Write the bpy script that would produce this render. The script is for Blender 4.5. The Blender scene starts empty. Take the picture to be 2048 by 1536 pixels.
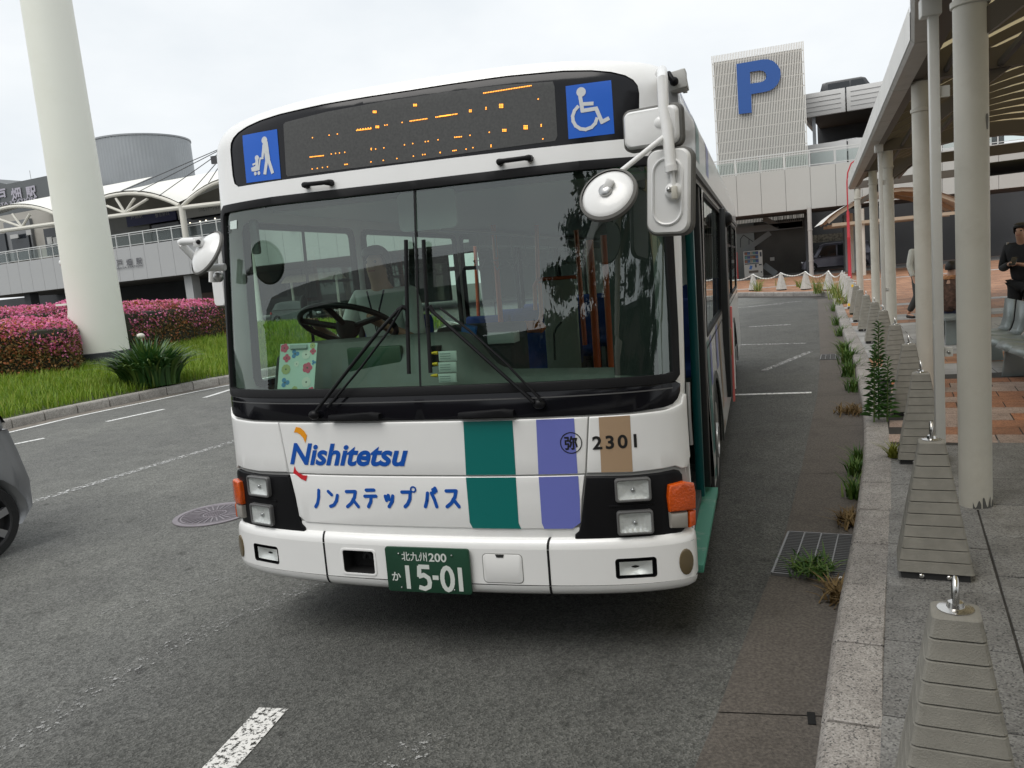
import bpy, bmesh, math, random
import numpy as np
from mathutils import Vector, Matrix
random.seed(7); rng = np.random.default_rng(11)
R = math.radians
# ------------------------------------------------------------------ camera
W, H = 2048, 1536                       # pixel frame used for measurements
CAM = np.array([1.5756, -3.4071, 1.8265]); FPX = 1587.42
_ya, _pi, _ro = R(17.7032), R(-7.7661), R(-5.2043)
_f = np.array([-math.sin(_ya)*math.cos(_pi), math.cos(_ya)*math.cos(_pi), math.sin(_pi)])
_r0 = np.array([math.cos(_ya), math.sin(_ya), 0.0]); _u0 = np.cross(_r0, _f)
_r = math.cos(_ro)*_r0 + math.sin(_ro)*_u0; _u = -math.sin(_ro)*_r0 + math.cos(_ro)*_u0
sc = bpy.context.scene
col = sc.collection
cd = bpy.data.cameras.new('camera'); cam = bpy.data.objects.new('camera', cd); col.objects.link(cam)
cd.sensor_width = 36.0; cd.lens = FPX/W*36.0; cd.clip_start = 0.05; cd.clip_end = 2000
M = Matrix(((_r[0], _u[0], -_f[0], CAM[0]), (_r[1], _u[1], -_f[1], CAM[1]), (_r[2], _u[2], -_f[2], CAM[2]), (0, 0, 0, 1)))
cam.matrix_world = M
sc.camera = cam
# ------------------------------------------------------------------ sky, sun, exposure
SUN_EL, SUN_AZ = R(60), R(205)          # azimuth clockwise from +Y; the sun is high behind the photographer
wd = bpy.data.worlds.new('World'); sc.world = wd; wd.use_nodes = True
nt = wd.node_tree; nt.nodes.clear()
def nd(t, typ, **k):
    n = t.nodes.new(typ)
    for a, b in k.items(): setattr(n, a, b)
    return n
o_ = nd(nt, 'ShaderNodeOutputWorld'); bg = nd(nt, 'ShaderNodeBackground'); bg.inputs[1].default_value = 0.10
sky = nd(nt, 'ShaderNodeTexSky', sky_type='NISHITA', sun_disc=False, sun_elevation=SUN_EL, sun_rotation=SUN_AZ, air_density=1.0, dust_density=3.0, ozone_density=1.0)
tc = nd(nt, 'ShaderNodeTexCoord'); mp = nd(nt, 'ShaderNodeMapping'); mp.inputs['Scale'].default_value = (1, 1, 2.2)
nz = nd(nt, 'ShaderNodeTexNoise'); nz.inputs['Scale'].default_value = 2.3; nz.inputs['Detail'].default_value = 6; nz.inputs['Roughness'].default_value = .55
rp = nd(nt, 'ShaderNodeValToRGB'); rp.color_ramp.elements[0].position = .34; rp.color_ramp.elements[0].color = (7.1, 7.5, 7.8, 1)
rp.color_ramp.elements[1].position = .66; rp.color_ramp.elements[1].color = (8.5, 8.7, 8.8, 1)
mx = nd(nt, 'ShaderNodeMix', data_type='RGBA'); mx.inputs[0].default_value = .93
for a, b in ((tc.outputs['Generated'], mp.inputs[0]), (mp.outputs[0], nz.inputs['Vector']), (nz.outputs['Fac'], rp.inputs[0]), (sky.outputs[0], mx.inputs[6]), (rp.outputs[0], mx.inputs[7]), (mx.outputs[2], bg.inputs[0]), (bg.outputs[0], o_.inputs[0])):
    nt.links.new(a, b)
sl = bpy.data.lights.new('sun', 'SUN'); sl.energy = 1.5; sl.angle = R(40); sl.color = (1.0, .97, .93)
so = bpy.data.objects.new('sun', sl); col.objects.link(so); so.location = (-10, -20, 40)
_sd = Vector((math.sin(SUN_AZ)*math.cos(SUN_EL), math.cos(SUN_AZ)*math.cos(SUN_EL), math.sin(SUN_EL)))
so.rotation_euler = _sd.to_track_quat('Z', 'Y').to_euler()
sc.view_settings.view_transform = 'Standard'; sc.view_settings.look = 'None'; sc.view_settings.exposure = 0.30; sc.view_settings.gamma = 1.0
sc.cycles.use_denoising = True; sc.cycles.max_bounces = 8; sc.cycles.transparent_max_bounces = 16
sc.cycles.caustics_reflective = False; sc.cycles.caustics_refractive = False; sc.cycles.sample_clamp_indirect = 6
# ------------------------------------------------------------------ pixel helpers
def ray(px, py): return _f + (px-W/2)/FPX*_r - (py-H/2)/FPX*_u
def at(px, py, D): return CAM + ray(px, py)*D
def onz(px, py, z=0.0): d = ray(px, py); return CAM + d*((z-CAM[2])/d[2])
def ony(px, py, y): d = ray(px, py); return CAM + d*((y-CAM[1])/d[1])
def onx(px, py, x): d = ray(px, py); return CAM + d*((x-CAM[0])/d[0])
# ------------------------------------------------------------------ materials
MT = {}
def mat(name, c=(.5, .5, .5), rough=.6, metal=0.0, coat=0.0, spec=.5, var=0.0, vscale=8.0, bump=0.0, bscale=40.0, emit=None, estr=1.0, c2=None, dirt=0.0, dscale=2.0, dcol=(.12, .1, .08), alpha=None, trans=0.0, sss=0.0):
    if name in MT: return MT[name]
    m = bpy.data.materials.new(name); m.use_nodes = True; MT[name] = m
    t = m.node_tree; p = t.nodes['Principled BSDF']
    p.inputs['Base Color'].default_value = (*c, 1); p.inputs['Roughness'].default_value = rough; p.inputs['Metallic'].default_value = metal
    p.inputs['Coat Weight'].default_value = coat; p.inputs['Coat Roughness'].default_value = .06; p.inputs['Specular IOR Level'].default_value = spec
    if trans: p.inputs['Transmission Weight'].default_value = trans
    if emit: p.inputs['Emission Color'].default_value = (*emit, 1); p.inputs['Emission Strength'].default_value = estr
    m.diffuse_color = (*c, 1)
    cur = None
    if var or bump or dirt or c2:
        tc = nd(t, 'ShaderNodeTexCoord')
    if var or c2:
        n = nd(t, 'ShaderNodeTexNoise'); n.inputs['Scale'].default_value = vscale; n.inputs['Detail'].default_value = 5
        t.links.new(tc.outputs['Object'], n.inputs['Vector'])
        rr = nd(t, 'ShaderNodeValToRGB'); e = rr.color_ramp.elements; e[0].position = .3; e[1].position = .7
        lo = tuple(max(0, x*(1-var)) for x in c); hi = c2 if c2 else tuple(min(1, x*(1+var)) for x in c)
        e[0].color = (*lo, 1); e[1].color = (*hi, 1)
        t.links.new(n.outputs['Fac'], rr.inputs[0]); cur = rr.outputs[0]
    if dirt:
        n = nd(t, 'ShaderNodeTexNoise'); n.inputs['Scale'].default_value = dscale; n.inputs['Detail'].default_value = 9; n.inputs['Roughness'].default_value = .7
        t.links.new(tc.outputs['Object'], n.inputs['Vector'])
        rr = nd(t, 'ShaderNodeValToRGB'); e = rr.color_ramp.elements; e[0].position = .5; e[0].color = (0, 0, 0, 1); e[1].position = .78; e[1].color = (dirt, dirt, dirt, 1)
        t.links.new(n.outputs['Fac'], rr.inputs[0])
        mm = nd(t, 'ShaderNodeMix', data_type='RGBA'); t.links.new(rr.outputs[0], mm.inputs[0])
        if cur: t.links.new(cur, mm.inputs[6])
        else: mm.inputs[6].default_value = (*c, 1)
        mm.inputs[7].default_value = (*dcol, 1); cur = mm.outputs[2]
    if cur: t.links.new(cur, p.inputs['Base Color'])
    if bump:
        n = nd(t, 'ShaderNodeTexNoise'); n.inputs['Scale'].default_value = bscale; n.inputs['Detail'].default_value = 4
        t.links.new(tc.outputs['Object'], n.inputs['Vector'])
        b = nd(t, 'ShaderNodeBump'); b.inputs['Strength'].default_value = bump; b.inputs['Distance'].default_value = .01
        t.links.new(n.outputs['Fac'], b.inputs['Height']); t.links.new(b.outputs[0], p.inputs['Normal'])
    return m
def glass(name, tint=(.78, .9, .85), ior=1.6, rough=0.0):
    if name in MT: return MT[name]
    m = bpy.data.materials.new(name); m.use_nodes = True; MT[name] = m
    t = m.node_tree; t.nodes.clear()
    o = nd(t, 'ShaderNodeOutputMaterial'); tr = nd(t, 'ShaderNodeBsdfTransparent'); tr.inputs[0].default_value = (*tint, 1)
    g = nd(t, 'ShaderNodeBsdfGlossy'); g.inputs['Roughness'].default_value = rough; g.inputs['Color'].default_value = (.95, 1, .98, 1)
    ge = nd(t, 'ShaderNodeNewGeometry'); dt = nd(t, 'ShaderNodeVectorMath', operation='DOT_PRODUCT'); t.links.new(ge.outputs['Normal'], dt.inputs[0]); t.links.new(ge.outputs['Incoming'], dt.inputs[1])
    def mth(op, a, b=None):
        n = nd(t, 'ShaderNodeMath', operation=op)
        for i, q in enumerate((a, b)):
            if q is None: continue
            if isinstance(q, (int, float)): n.inputs[i].default_value = q
            else: t.links.new(q, n.inputs[i])
        return n
    f0 = ((ior-1)/(ior+1))**2                                          # Schlick reflectance, the same from both sides of the pane
    fr = mth('ADD', mth('MULTIPLY', mth('POWER', mth('SUBTRACT', 1.0, mth('ABSOLUTE', dt.outputs['Value']).outputs[0]).outputs[0], 5.0).outputs[0], 1-f0).outputs[0], f0)
    mi = nd(t, 'ShaderNodeMixShader'); t.links.new(fr.outputs[0], mi.inputs[0]); t.links.new(tr.outputs[0], mi.inputs[1]); t.links.new(g.outputs[0], mi.inputs[2]); t.links.new(mi.outputs[0], o.inputs[0])
    return m
def leafmat(name, cols, rough=.55, trans=.25):
    """foliage: colour varies per leaf (random per island) between the given real colours"""
    if name in MT: return MT[name]
    m = bpy.data.materials.new(name); m.use_nodes = True; MT[name] = m
    t = m.node_tree; p = t.nodes['Principled BSDF']; p.inputs['Roughness'].default_value = rough
    g = nd(t, 'ShaderNodeNewGeometry'); rr = nd(t, 'ShaderNodeValToRGB'); e = rr.color_ramp.elements
    while len(e) < len(cols): e.new(.5)
    for i, c in enumerate(cols): e[i].position = i/max(1, len(cols)-1); e[i].color = (*c, 1)
    t.links.new(g.outputs['Random Per Island'], rr.inputs[0]); t.links.new(rr.outputs[0], p.inputs['Base Color'])
    if trans:
        tl = nd(t, 'ShaderNodeBsdfTranslucent'); t.links.new(rr.outputs[0], tl.inputs[0])
        mi = nd(t, 'ShaderNodeMixShader'); mi.inputs[0].default_value = trans
        out = t.nodes['Material Output']; t.links.new(p.outputs[0], mi.inputs[1]); t.links.new(tl.outputs[0], mi.inputs[2]); t.links.new(mi.outputs[0], out.inputs[0])
    return m
# ------------------------------------------------------------------ mesh helpers
def link(name, me, m=None, parent=None, smooth=False):
    o = bpy.data.objects.new(name, me); col.objects.link(o)
    if m is not None and not len(me.materials):
        for q in (m if isinstance(m, (list, tuple)) else [m]): me.materials.append(q)
    if parent is not None: o.parent = parent
    if smooth: me.polygons.foreach_set('use_smooth', [True]*len(me.polygons))
    return o
class MB:
    def __init__(s): s.v = []; s.f = []; s.mi = []; s.cur = 0
    def add(s, vs, fs):
        b = len(s.v); s.v += [tuple(float(c) for c in q) for q in vs]
        for f in fs: s.f.append([b+i for i in f]); s.mi.append(s.cur)
        return s
    def box(s, c, d, rot=None):
        x, y, z = (d[0]/2, d[1]/2, d[2]/2)
        vs = [Vector((a*x, b*y, e*z)) for e in (-1, 1) for b in (-1, 1) for a in (-1, 1)]
        if rot is not None: vs = [rot @ q for q in vs]
        vs = [q+Vector(c) for q in vs]
        return s.add(vs, [(0, 2, 3, 1), (4, 5, 7, 6), (0, 1, 5, 4), (2, 6, 7, 3), (0, 4, 6, 2), (1, 3, 7, 5)])
    def bar(s, a, b, w, h, up=(0, 0, 1)):
        a, b = Vector(a), Vector(b); d = (b-a).normalized(); u = Vector(up); x = d.cross(u)
        if x.length < 1e-4: x = d.cross(Vector((1, 0, 0)))
        x.normalize(); y = x.cross(d)
        vs = []
        for q in (a, b):
            for i, j in ((-1, -1), (1, -1), (1, 1), (-1, 1)): vs.append(q+x*(i*w/2)+y*(j*h/2))
        return s.add(vs, [(3, 2, 1, 0), (4, 5, 6, 7), (0, 1, 5, 4), (1, 2, 6, 5), (2, 3, 7, 6), (3, 0, 4, 7)])
    def tube(s, pts, r, n=10, caps=True, closed=False):
        pts = [Vector(q) for q in pts]; k = len(pts)
        rs = r if isinstance(r, (list, tuple)) else [r]*k
        vs = []; prev = None
        for i, q in enumerate(pts):
            if closed: t = pts[(i+1) % k]-pts[i-1]
            else: t = pts[min(i+1, k-1)]-pts[max(i-1, 0)]
            t.normalize()
            if prev is None:
                x = t.cross(Vector((0, 0, 1)))
                if x.length < 1e-3: x = t.cross(Vector((0, 1, 0)))
            else: x = prev-t*prev.dot(t)
            x.normalize(); prev = x; y = t.cross(x)
            for j in range(n):
                a = 2*math.pi*j/n; vs.append(q+(x*math.cos(a)+y*math.sin(a))*rs[i])
        fs = []
        for i in range(k if closed else k-1):
            i2 = (i+1) % k
            for j in range(n): fs.append((i*n+j, i*n+(j+1) % n, i2*n+(j+1) % n, i2*n+j))
        if caps and not closed: fs += [tuple(range(n))[::-1], tuple(range((k-1)*n, k*n))]
        return s.add(vs, fs)
    def lathe(s, prof, n=20, M=None, cap=True):
        vs = []; k = len(prof)
        for (r, z) in prof:
            for j in range(n):
                a = 2*math.pi*j/n; vs.append(Vector((r*math.cos(a), r*math.sin(a), z)))
        if M is not None: vs = [M @ q for q in vs]
        fs = []
        for i in range(k-1):
            for j in range(n): fs.append((i*n+j, i*n+(j+1) % n, (i+1)*n+(j+1) % n, (i+1)*n+j))
        if cap: fs += [tuple(range(n))[::-1], tuple(range((k-1)*n, k*n))]
        return s.add(vs, fs)
    def prism(s, poly, a, b):
        """poly: list of (u,v); a,b: functions (u,v)->3D of the two ends"""
        n = len(poly); vs = [a(*q) for q in poly]+[b(*q) for q in poly]
        return s.add(vs, [tuple(range(n))[::-1], tuple(range(n, 2*n))]+[(i, (i+1) % n, n+(i+1) % n, n+i) for i in range(n)])
    def grid(s, fn, nu, nv):
        vs = [fn(i/nu, j/nv) for j in range(nv+1) for i in range(nu+1)]
        return s.add(vs, [(j*(nu+1)+i, j*(nu+1)+i+1, (j+1)*(nu+1)+i+1, (j+1)*(nu+1)+i) for j in range(nv) for i in range(nu)])
    def sphere(s, c, r, nu=14, nv=9, sc_=(1, 1, 1)):
        vs = []; fs = []
        for j in range(nv+1):
            ph = math.pi*j/nv
            for i in range(nu):
                a = 2*math.pi*i/nu; vs.append((c[0]+r*sc_[0]*math.sin(ph)*math.cos(a), c[1]+r*sc_[1]*math.sin(ph)*math.sin(a), c[2]+r*sc_[2]*math.cos(ph)))
        for j in range(nv):
            for i in range(nu): fs.append((j*nu+i, (j+1)*nu+i, (j+1)*nu+(i+1) % nu, j*nu+(i+1) % nu))
        return s.add(vs, fs)
    def mesh(s, name, bevel=0.0, segs=2, merge=True):
        me = bpy.data.meshes.new(name); me.from_pydata(s.v, [], s.f); 
        if any(s.mi): me.polygons.foreach_set('material_index', s.mi)
        bm = bmesh.new(); bm.from_mesh(me)
        if merge: bmesh.ops.remove_doubles(bm, verts=bm.verts, dist=1e-5)
        bmesh.ops.recalc_face_normals(bm, faces=bm.faces)
        if bevel:
            es = [e for e in bm.edges if len(e.link_faces) == 2 and e.calc_face_angle(0) > .5]
            bmesh.ops.bevel(bm, geom=es, offset=bevel, segments=segs, affect='EDGES', profile=.5, clamp_overlap=True)
        bm.to_mesh(me); bm.free(); me.update()
        return me
    def build(s, name, m, parent=None, smooth=False, bevel=0.0, segs=2, auto=True):
        me = s.mesh(name, bevel, segs)
        o = link(name, me, m, parent, smooth or bevel > 0)
        if (smooth or bevel > 0) and auto: sharp(me, 40)
        return o
def sharp(me, ang):
    me.polygons.foreach_set('use_smooth', [True]*len(me.polygons))
    bm = bmesh.new(); bm.from_mesh(me); a = R(ang)
    for e in bm.edges:
        if len(e.link_faces) == 2 and e.calc_face_angle(0) > a: e.smooth = False
        else: e.smooth = True
    bm.to_mesh(me); bm.free()
def thing(name, label, cat, loc=(0, 0, 0), rz=0.0, group=None, rot=None):
    o = bpy.data.objects.new(name, None); col.objects.link(o); o.location = tuple(float(c) for c in loc)
    o.rotation_euler = rot if rot else (0, 0, rz); o.empty_display_size = .2
    tag(o, label, cat, group); return o
def tag(o, label=None, cat=None, group=None, kind=None):
    if label: o['label'] = label
    if cat: o['category'] = cat
    if group: o['group'] = group
    if kind: o['kind'] = kind
    return o
def dup(root, loc, rz=None, label=None, group=None, scale=None):
    r = root.copy(); col.objects.link(r); r.location = tuple(float(c) for c in loc)
    if rz is not None: r.rotation_euler = (0, 0, rz)
    if scale: r.scale = scale
    if label: r['label'] = label
    if group: r['group'] = group
    for ch in list(root.children):
        c = ch.copy(); col.objects.link(c); c.parent = r
        for g in list(ch.children):
            d = g.copy(); col.objects.link(d); d.parent = c
    return r
def quads(name, P0, U_, V_, m, parent=None):
    """many loose leaf quads: centre, half-axes (arrays n x 3); pointed diamond leaves"""
    n = len(P0); vs = np.empty((n, 4, 3)); vs[:, 0] = P0-V_; vs[:, 1] = P0+U_; vs[:, 2] = P0+V_; vs[:, 3] = P0-U_
    me = bpy.data.meshes.new(name); me.vertices.add(4*n); me.vertices.foreach_set('co', vs.reshape(-1))
    me.loops.add(4*n); me.loops.foreach_set('vertex_index', np.arange(4*n, dtype=np.int32)); me.polygons.add(n)
    me.polygons.foreach_set('loop_start', np.arange(0, 4*n, 4, dtype=np.int32)); me.polygons.foreach_set('loop_total', np.full(n, 4, dtype=np.int32))
    me.update(); me.validate()
    return link(name, me, m, parent)
def rand_dirs(n):
    v = rng.normal(size=(n, 3)); return v/np.linalg.norm(v, axis=1)[:, None]
def leafcloud(name, P0, size, m, parent=None, up=.0, aspect=.5):
    n = len(P0); d = rand_dirs(n); d[:, 2] = d[:, 2]*(1-up)+up; d /= np.linalg.norm(d, axis=1)[:, None]
    e = np.cross(d, rand_dirs(n)); e /= np.linalg.norm(e, axis=1)[:, None]+1e-9
    s = size*(.7+.6*rng.random(n))[:, None]
    return quads(name, P0, e*s*aspect, d*s, m, parent)
def blades(name, P0, h, w, m, parent=None, lean=.45):
    """grass blades: one bent tapered blade (3 verts + mid pair) per root"""
    n = len(P0); a = rng.random(n)*2*np.pi; hh = h*(.55+.8*rng.random(n)); ln = lean*hh*(.2+rng.random(n))
    side = np.stack([np.cos(a), np.sin(a), 0*a], 1)*(w*(.6+.7*rng.random(n)))[:, None]/2
    ld = np.stack([-np.sin(a), np.cos(a), 0*a], 1)*ln[:, None]; up = np.stack([0*a, 0*a, hh], 1)
    vs = np.empty((n, 5, 3)); vs[:, 0] = P0-side; vs[:, 1] = P0+side; vs[:, 2] = P0+side*.8+ld*.35+up*.6; vs[:, 3] = P0-side*.8+ld*.35+up*.6; vs[:, 4] = P0+ld+up
    idx = np.array([0, 1, 2, 3, 3, 2, 4]); base = (np.arange(n)*5)[:, None]
    me = bpy.data.meshes.new(name); me.vertices.add(5*n); me.vertices.foreach_set('co', vs.reshape(-1))
    me.loops.add(7*n); me.loops.foreach_set('vertex_index', (base+idx[None]).reshape(-1).astype(np.int32)); me.polygons.add(2*n)
    ls = (np.arange(n)*7)[:, None]+np.array([0, 4])[None]; me.polygons.foreach_set('loop_start', ls.reshape(-1).astype(np.int32))
    me.polygons.foreach_set('loop_total', np.tile(np.array([4, 3], dtype=np.int32), n)); me.update(); me.validate()
    return link(name, me, m, parent)
def text_tris(body, shear=0.0, offset=0.0, spacing=1.0, res=6):
    """glyph outlines of the built-in font, filled: returns verts (n,2) scaled to a unit box and polygons"""
    cu = bpy.data.curves.new('t', 'FONT'); cu.body = body; cu.size = 1.0; cu.shear = shear; cu.offset = offset; cu.space_character = spacing; cu.resolution_u = res; cu.fill_mode = 'FRONT'
    o = bpy.data.objects.new('t', cu); col.objects.link(o)
    dg = bpy.context.evaluated_depsgraph_get(); dg.update()
    me = bpy.data.meshes.new_from_object(o.evaluated_get(dg), depsgraph=dg)
    vs = np.array([v.co[:2] for v in me.vertices]).reshape(-1, 2); fs = [list(p.vertices) for p in me.polygons]
    bpy.data.objects.remove(o); bpy.data.curves.remove(cu); bpy.data.meshes.remove(me)
    if not len(vs): return vs, fs
    lo, hi = vs.min(0), vs.max(0); return (vs-lo)/(hi-lo), fs
def text_on(name, body, fn, m, parent, **k):
    """fn maps unit-box (u,v) to 3D"""
    vs, fs = text_tris(body, **k)
    mb = MB(); mb.add([fn(float(u), float(v)) for u, v in vs], fs)
    me = bpy.data.meshes.new(name); me.from_pydata(mb.v, [], mb.f); me.update()
    return link(name, me, m, parent)
def frame_fn(o, ex, ey):
    o, ex, ey = Vector(o), Vector(ex), Vector(ey); return lambda u, v: o+ex*u+ey*v
def rrect(x0, y0, x1, y1, r, n=4):
    pts = []
    for cx, cy, a0 in ((x1-r, y0+r, -90), (x1-r, y1-r, 0), (x0+r, y1-r, 90), (x0+r, y0+r, 180)):
        for i in range(n+1):
            a = R(a0+90*i/n); pts.append((cx+r*math.cos(a), cy+r*math.sin(a)))
    return pts
def ell(cx, cy, rx, ry, n=24): return [(cx+rx*math.cos(2*math.pi*i/n), cy+ry*math.sin(2*math.pi*i/n)) for i in range(n)]
# ================================================================== GROUND
def asphalt():
    m = bpy.data.materials.new('asphalt'); m.use_nodes = True; t = m.node_tree; p = t.nodes['Principled BSDF']; p.inputs['Roughness'].default_value = .82; p.inputs['Specular IOR Level'].default_value = .3
    tc = nd(t, 'ShaderNodeTexCoord')
    def noise(s, d=4, ro=.5):
        n = nd(t, 'ShaderNodeTexNoise'); n.inputs['Scale'].default_value = s; n.inputs['Detail'].default_value = d; n.inputs['Roughness'].default_value = ro; t.links.new(tc.outputs['Object'], n.inputs['Vector']); return n
    def ramp(src, a, b, c0, c1):
        r = nd(t, 'ShaderNodeValToRGB'); e = r.color_ramp.elements; e[0].position = a; e[1].position = b; e[0].color = (*c0, 1); e[1].color = (*c1, 1); t.links.new(src, r.inputs[0]); return r.outputs[0]
    v = nd(t, 'ShaderNodeTexVoronoi'); v.inputs['Scale'].default_value = 115; t.links.new(tc.outputs['Object'], v.inputs['Vector'])
    base = ramp(v.outputs['Color'], .15, .9, (.086, .088, .083), (.212, .212, .202))
    v2 = nd(t, 'ShaderNodeTexVoronoi'); v2.inputs['Scale'].default_value = 55; t.links.new(tc.outputs['Object'], v2.inputs['Vector'])
    g2 = ramp(v2.outputs['Color'], .2, .8, (.86, .86, .86), (1.12, 1.12, 1.12))
    big = ramp(noise(.5, 6, .6).outputs['Fac'], .3, .7, (.80, .80, .81), (1.13, 1.13, 1.10))
    mid = ramp(noise(3.5, 6, .65).outputs['Fac'], .35, .7, (.86, .86, .86), (1.1, 1.1, 1.1))
    sp = ramp(noise(7.5, 3, .4).outputs['Fac'], .66, .74, (1, 1, 1), (.62, .62, .62))
    # bay strip: oil and tyre wear, with shading put into the colour; ragged edge
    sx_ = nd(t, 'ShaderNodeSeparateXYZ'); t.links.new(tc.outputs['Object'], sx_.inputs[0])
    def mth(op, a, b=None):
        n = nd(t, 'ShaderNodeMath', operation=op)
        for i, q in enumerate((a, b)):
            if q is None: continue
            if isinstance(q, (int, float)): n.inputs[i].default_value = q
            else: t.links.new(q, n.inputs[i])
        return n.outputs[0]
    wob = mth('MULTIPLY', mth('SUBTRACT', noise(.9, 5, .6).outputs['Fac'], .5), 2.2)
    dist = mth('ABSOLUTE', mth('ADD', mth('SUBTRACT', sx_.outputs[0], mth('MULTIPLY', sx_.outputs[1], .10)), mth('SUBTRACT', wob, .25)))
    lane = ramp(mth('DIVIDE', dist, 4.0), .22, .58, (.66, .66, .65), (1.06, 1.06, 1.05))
    drip = ramp(noise(2.2, 7, .72).outputs['Fac'], .60, .70, (1, 1, 1), (.74, .74, .73))
    cur = base
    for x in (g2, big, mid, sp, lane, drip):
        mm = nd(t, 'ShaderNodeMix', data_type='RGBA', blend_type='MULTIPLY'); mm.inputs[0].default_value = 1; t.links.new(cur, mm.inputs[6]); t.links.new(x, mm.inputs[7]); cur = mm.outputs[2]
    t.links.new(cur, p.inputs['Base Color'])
    b = nd(t, 'ShaderNodeBump'); b.inputs['Strength'].default_value = .9; b.inputs['Distance'].default_value = .006; t.links.new(v.outputs['Distance'], b.inputs['Height'])
    t.links.new(b.outputs[0], p.inputs['Normal']); MT['asphalt'] = m; return m
def worn(name, c, thr, scale=30):
    m = bpy.data.materials.new(name); m.use_nodes = True; t = m.node_tree; p = t.nodes['Principled BSDF']; p.inputs['Roughness'].default_value = .7; p.inputs['Base Color'].default_value = (*c, 1)
    tc = nd(t, 'ShaderNodeTexCoord'); n = nd(t, 'ShaderNodeTexNoise'); n.inputs['Scale'].default_value = scale; n.inputs['Detail'].default_value = 5; n.inputs['Roughness'].default_value = .75
    t.links.new(tc.outputs['Object'], n.inputs['Vector']); r = nd(t, 'ShaderNodeValToRGB'); e = r.color_ramp.elements; e[0].position = thr; e[1].position = thr+.05
    t.links.new(n.outputs['Fac'], r.inputs[0]); tr = nd(t, 'ShaderNodeBsdfTransparent'); mi = nd(t, 'ShaderNodeMixShader'); t.links.new(r.outputs[0], mi.inputs[0]); t.links.new(tr.outputs[0], mi.inputs[1]); t.links.new(p.outputs[0], mi.inputs[2])
    t.links.new(mi.outputs[0], t.nodes['Material Output'].inputs[0]); return m
def granite(name, lo, hi, sp=(.06, .06, .06), scale=160):
    m = bpy.data.materials.new(name); m.use_nodes = True; t = m.node_tree; p = t.nodes['Principled BSDF']; p.inputs['Roughness'].default_value = .65
    tc = nd(t, 'ShaderNodeTexCoord'); oi = nd(t, 'ShaderNodeObjectInfo')
    ad = nd(t, 'ShaderNodeVectorMath', operation='ADD'); t.links.new(tc.outputs['Object'], ad.inputs[0])
    mu = nd(t, 'ShaderNodeVectorMath', operation='SCALE'); t.links.new(oi.outputs['Location'], mu.inputs[0]); mu.inputs['Scale'].default_value = 3.7; t.links.new(mu.outputs[0], ad.inputs[1])
    v = nd(t, 'ShaderNodeTexVoronoi'); v.inputs['Scale'].default_value = scale; t.links.new(ad.outputs[0], v.inputs['Vector'])
    r = nd(t, 'ShaderNodeValToRGB'); e = r.color_ramp.elements; e[0].position = .12; e[0].color = (*sp, 1); e[1].position = .3; e[1].color = (*lo, 1); q = e.new(.85); q.color = (*hi, 1)
    t.links.new(v.outputs['Color'], r.inputs[0])
    n = nd(t, 'ShaderNodeTexNoise'); n.inputs['Scale'].default_value = 5; n.inputs['Detail'].default_value = 8; n.inputs['Roughness'].default_value = .7; t.links.new(ad.outputs[0], n.inputs['Vector'])
    r2 = nd(t, 'ShaderNodeValToRGB'); e = r2.color_ramp.elements; e[0].position = .32; e[0].color = (.72, .70, .68, 1); e[1].position = .6; e[1].color = (1.06, 1.05, 1.03, 1); t.links.new(n.outputs['Fac'], r2.inputs[0])
    rv = nd(t, 'ShaderNodeMapRange'); rv.inputs[3].default_value = .86; rv.inputs[4].default_value = 1.12; t.links.new(oi.outputs['Random'], rv.inputs[0])
    cur = r.outputs[0]
    for x in (r2.outputs[0], rv.outputs[0]):
        mm = nd(t, 'ShaderNodeMix', data_type='RGBA', blend_type='MULTIPLY'); mm.inputs[0].default_value = 1; t.links.new(cur, mm.inputs[6]); t.links.new(x, mm.inputs[7]); cur = mm.outputs[2]
    t.links.new(cur, p.inputs['Base Color'])
    b = nd(t, 'ShaderNodeBump'); b.inputs['Strength'].default_value = .25; b.inputs['Distance'].default_value = .004; t.links.new(v.outputs['Distance'], b.inputs['Height']); t.links.new(b.outputs[0], p.inputs['Normal'])
    MT[name] = m; return m
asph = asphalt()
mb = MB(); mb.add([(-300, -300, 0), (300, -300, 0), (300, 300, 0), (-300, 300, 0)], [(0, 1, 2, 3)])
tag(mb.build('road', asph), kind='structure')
PZ = .17                                                             # pavement level
KERB = [(0.67, -8), (0.95, -6), (1.24, -4), (1.52, -2), (1.71, -.64), (1.79, -.06), (1.93, .82), (2.08, 1.72), (2.21, 2.61), (2.33, 3.45), (2.47, 4.65), (2.59, 5.83), (2.71, 7.3), (2.86, 9.16), (3.02, 11.58), (3.21, 14.8), (3.5, 19.1), (3.80, 23.6), (3.96, 26.2), (4.0, 27.6), (3.9, 28.6), (3.6, 29.3), (3.0, 29.9), (1.94, 31.4), (.82, 33.1), (-2, 37.4), (-6, 43.5), (-9, 48)]
def catmull(pts, n=8):
    P_ = [np.array(q, float) for q in pts]; P_ = [2*P_[0]-P_[1]]+P_+[2*P_[-1]-P_[-2]]; out = []
    for i in range(1, len(P_)-2):
        for k in range(n):
            t = k/n; a, b, c, d = P_[i-1:i+3]
            out.append(.5*((2*b)+(c-a)*t+(2*a-5*b+4*c-d)*t*t+(3*b-a-3*c+d)*t**3))
    out.append(P_[-2]); return np.array(out)
def resample(P_, step, closed=False):
    if closed: P_ = np.vstack([P_, P_[:1]])
    s = np.concatenate([[0], np.cumsum(np.hypot(*np.diff(P_, axis=0).T))]); n = int(s[-1]/step)
    t = np.linspace(0, n*step, n+1); return np.stack([np.interp(t, s, P_[:, 0]), np.interp(t, s, P_[:, 1])], 1)
KC = catmull(KERB)
def kerbx(y): m = KC[:, 1] < 28; return float(np.interp(y, KC[m, 1], KC[m, 0]))
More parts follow.
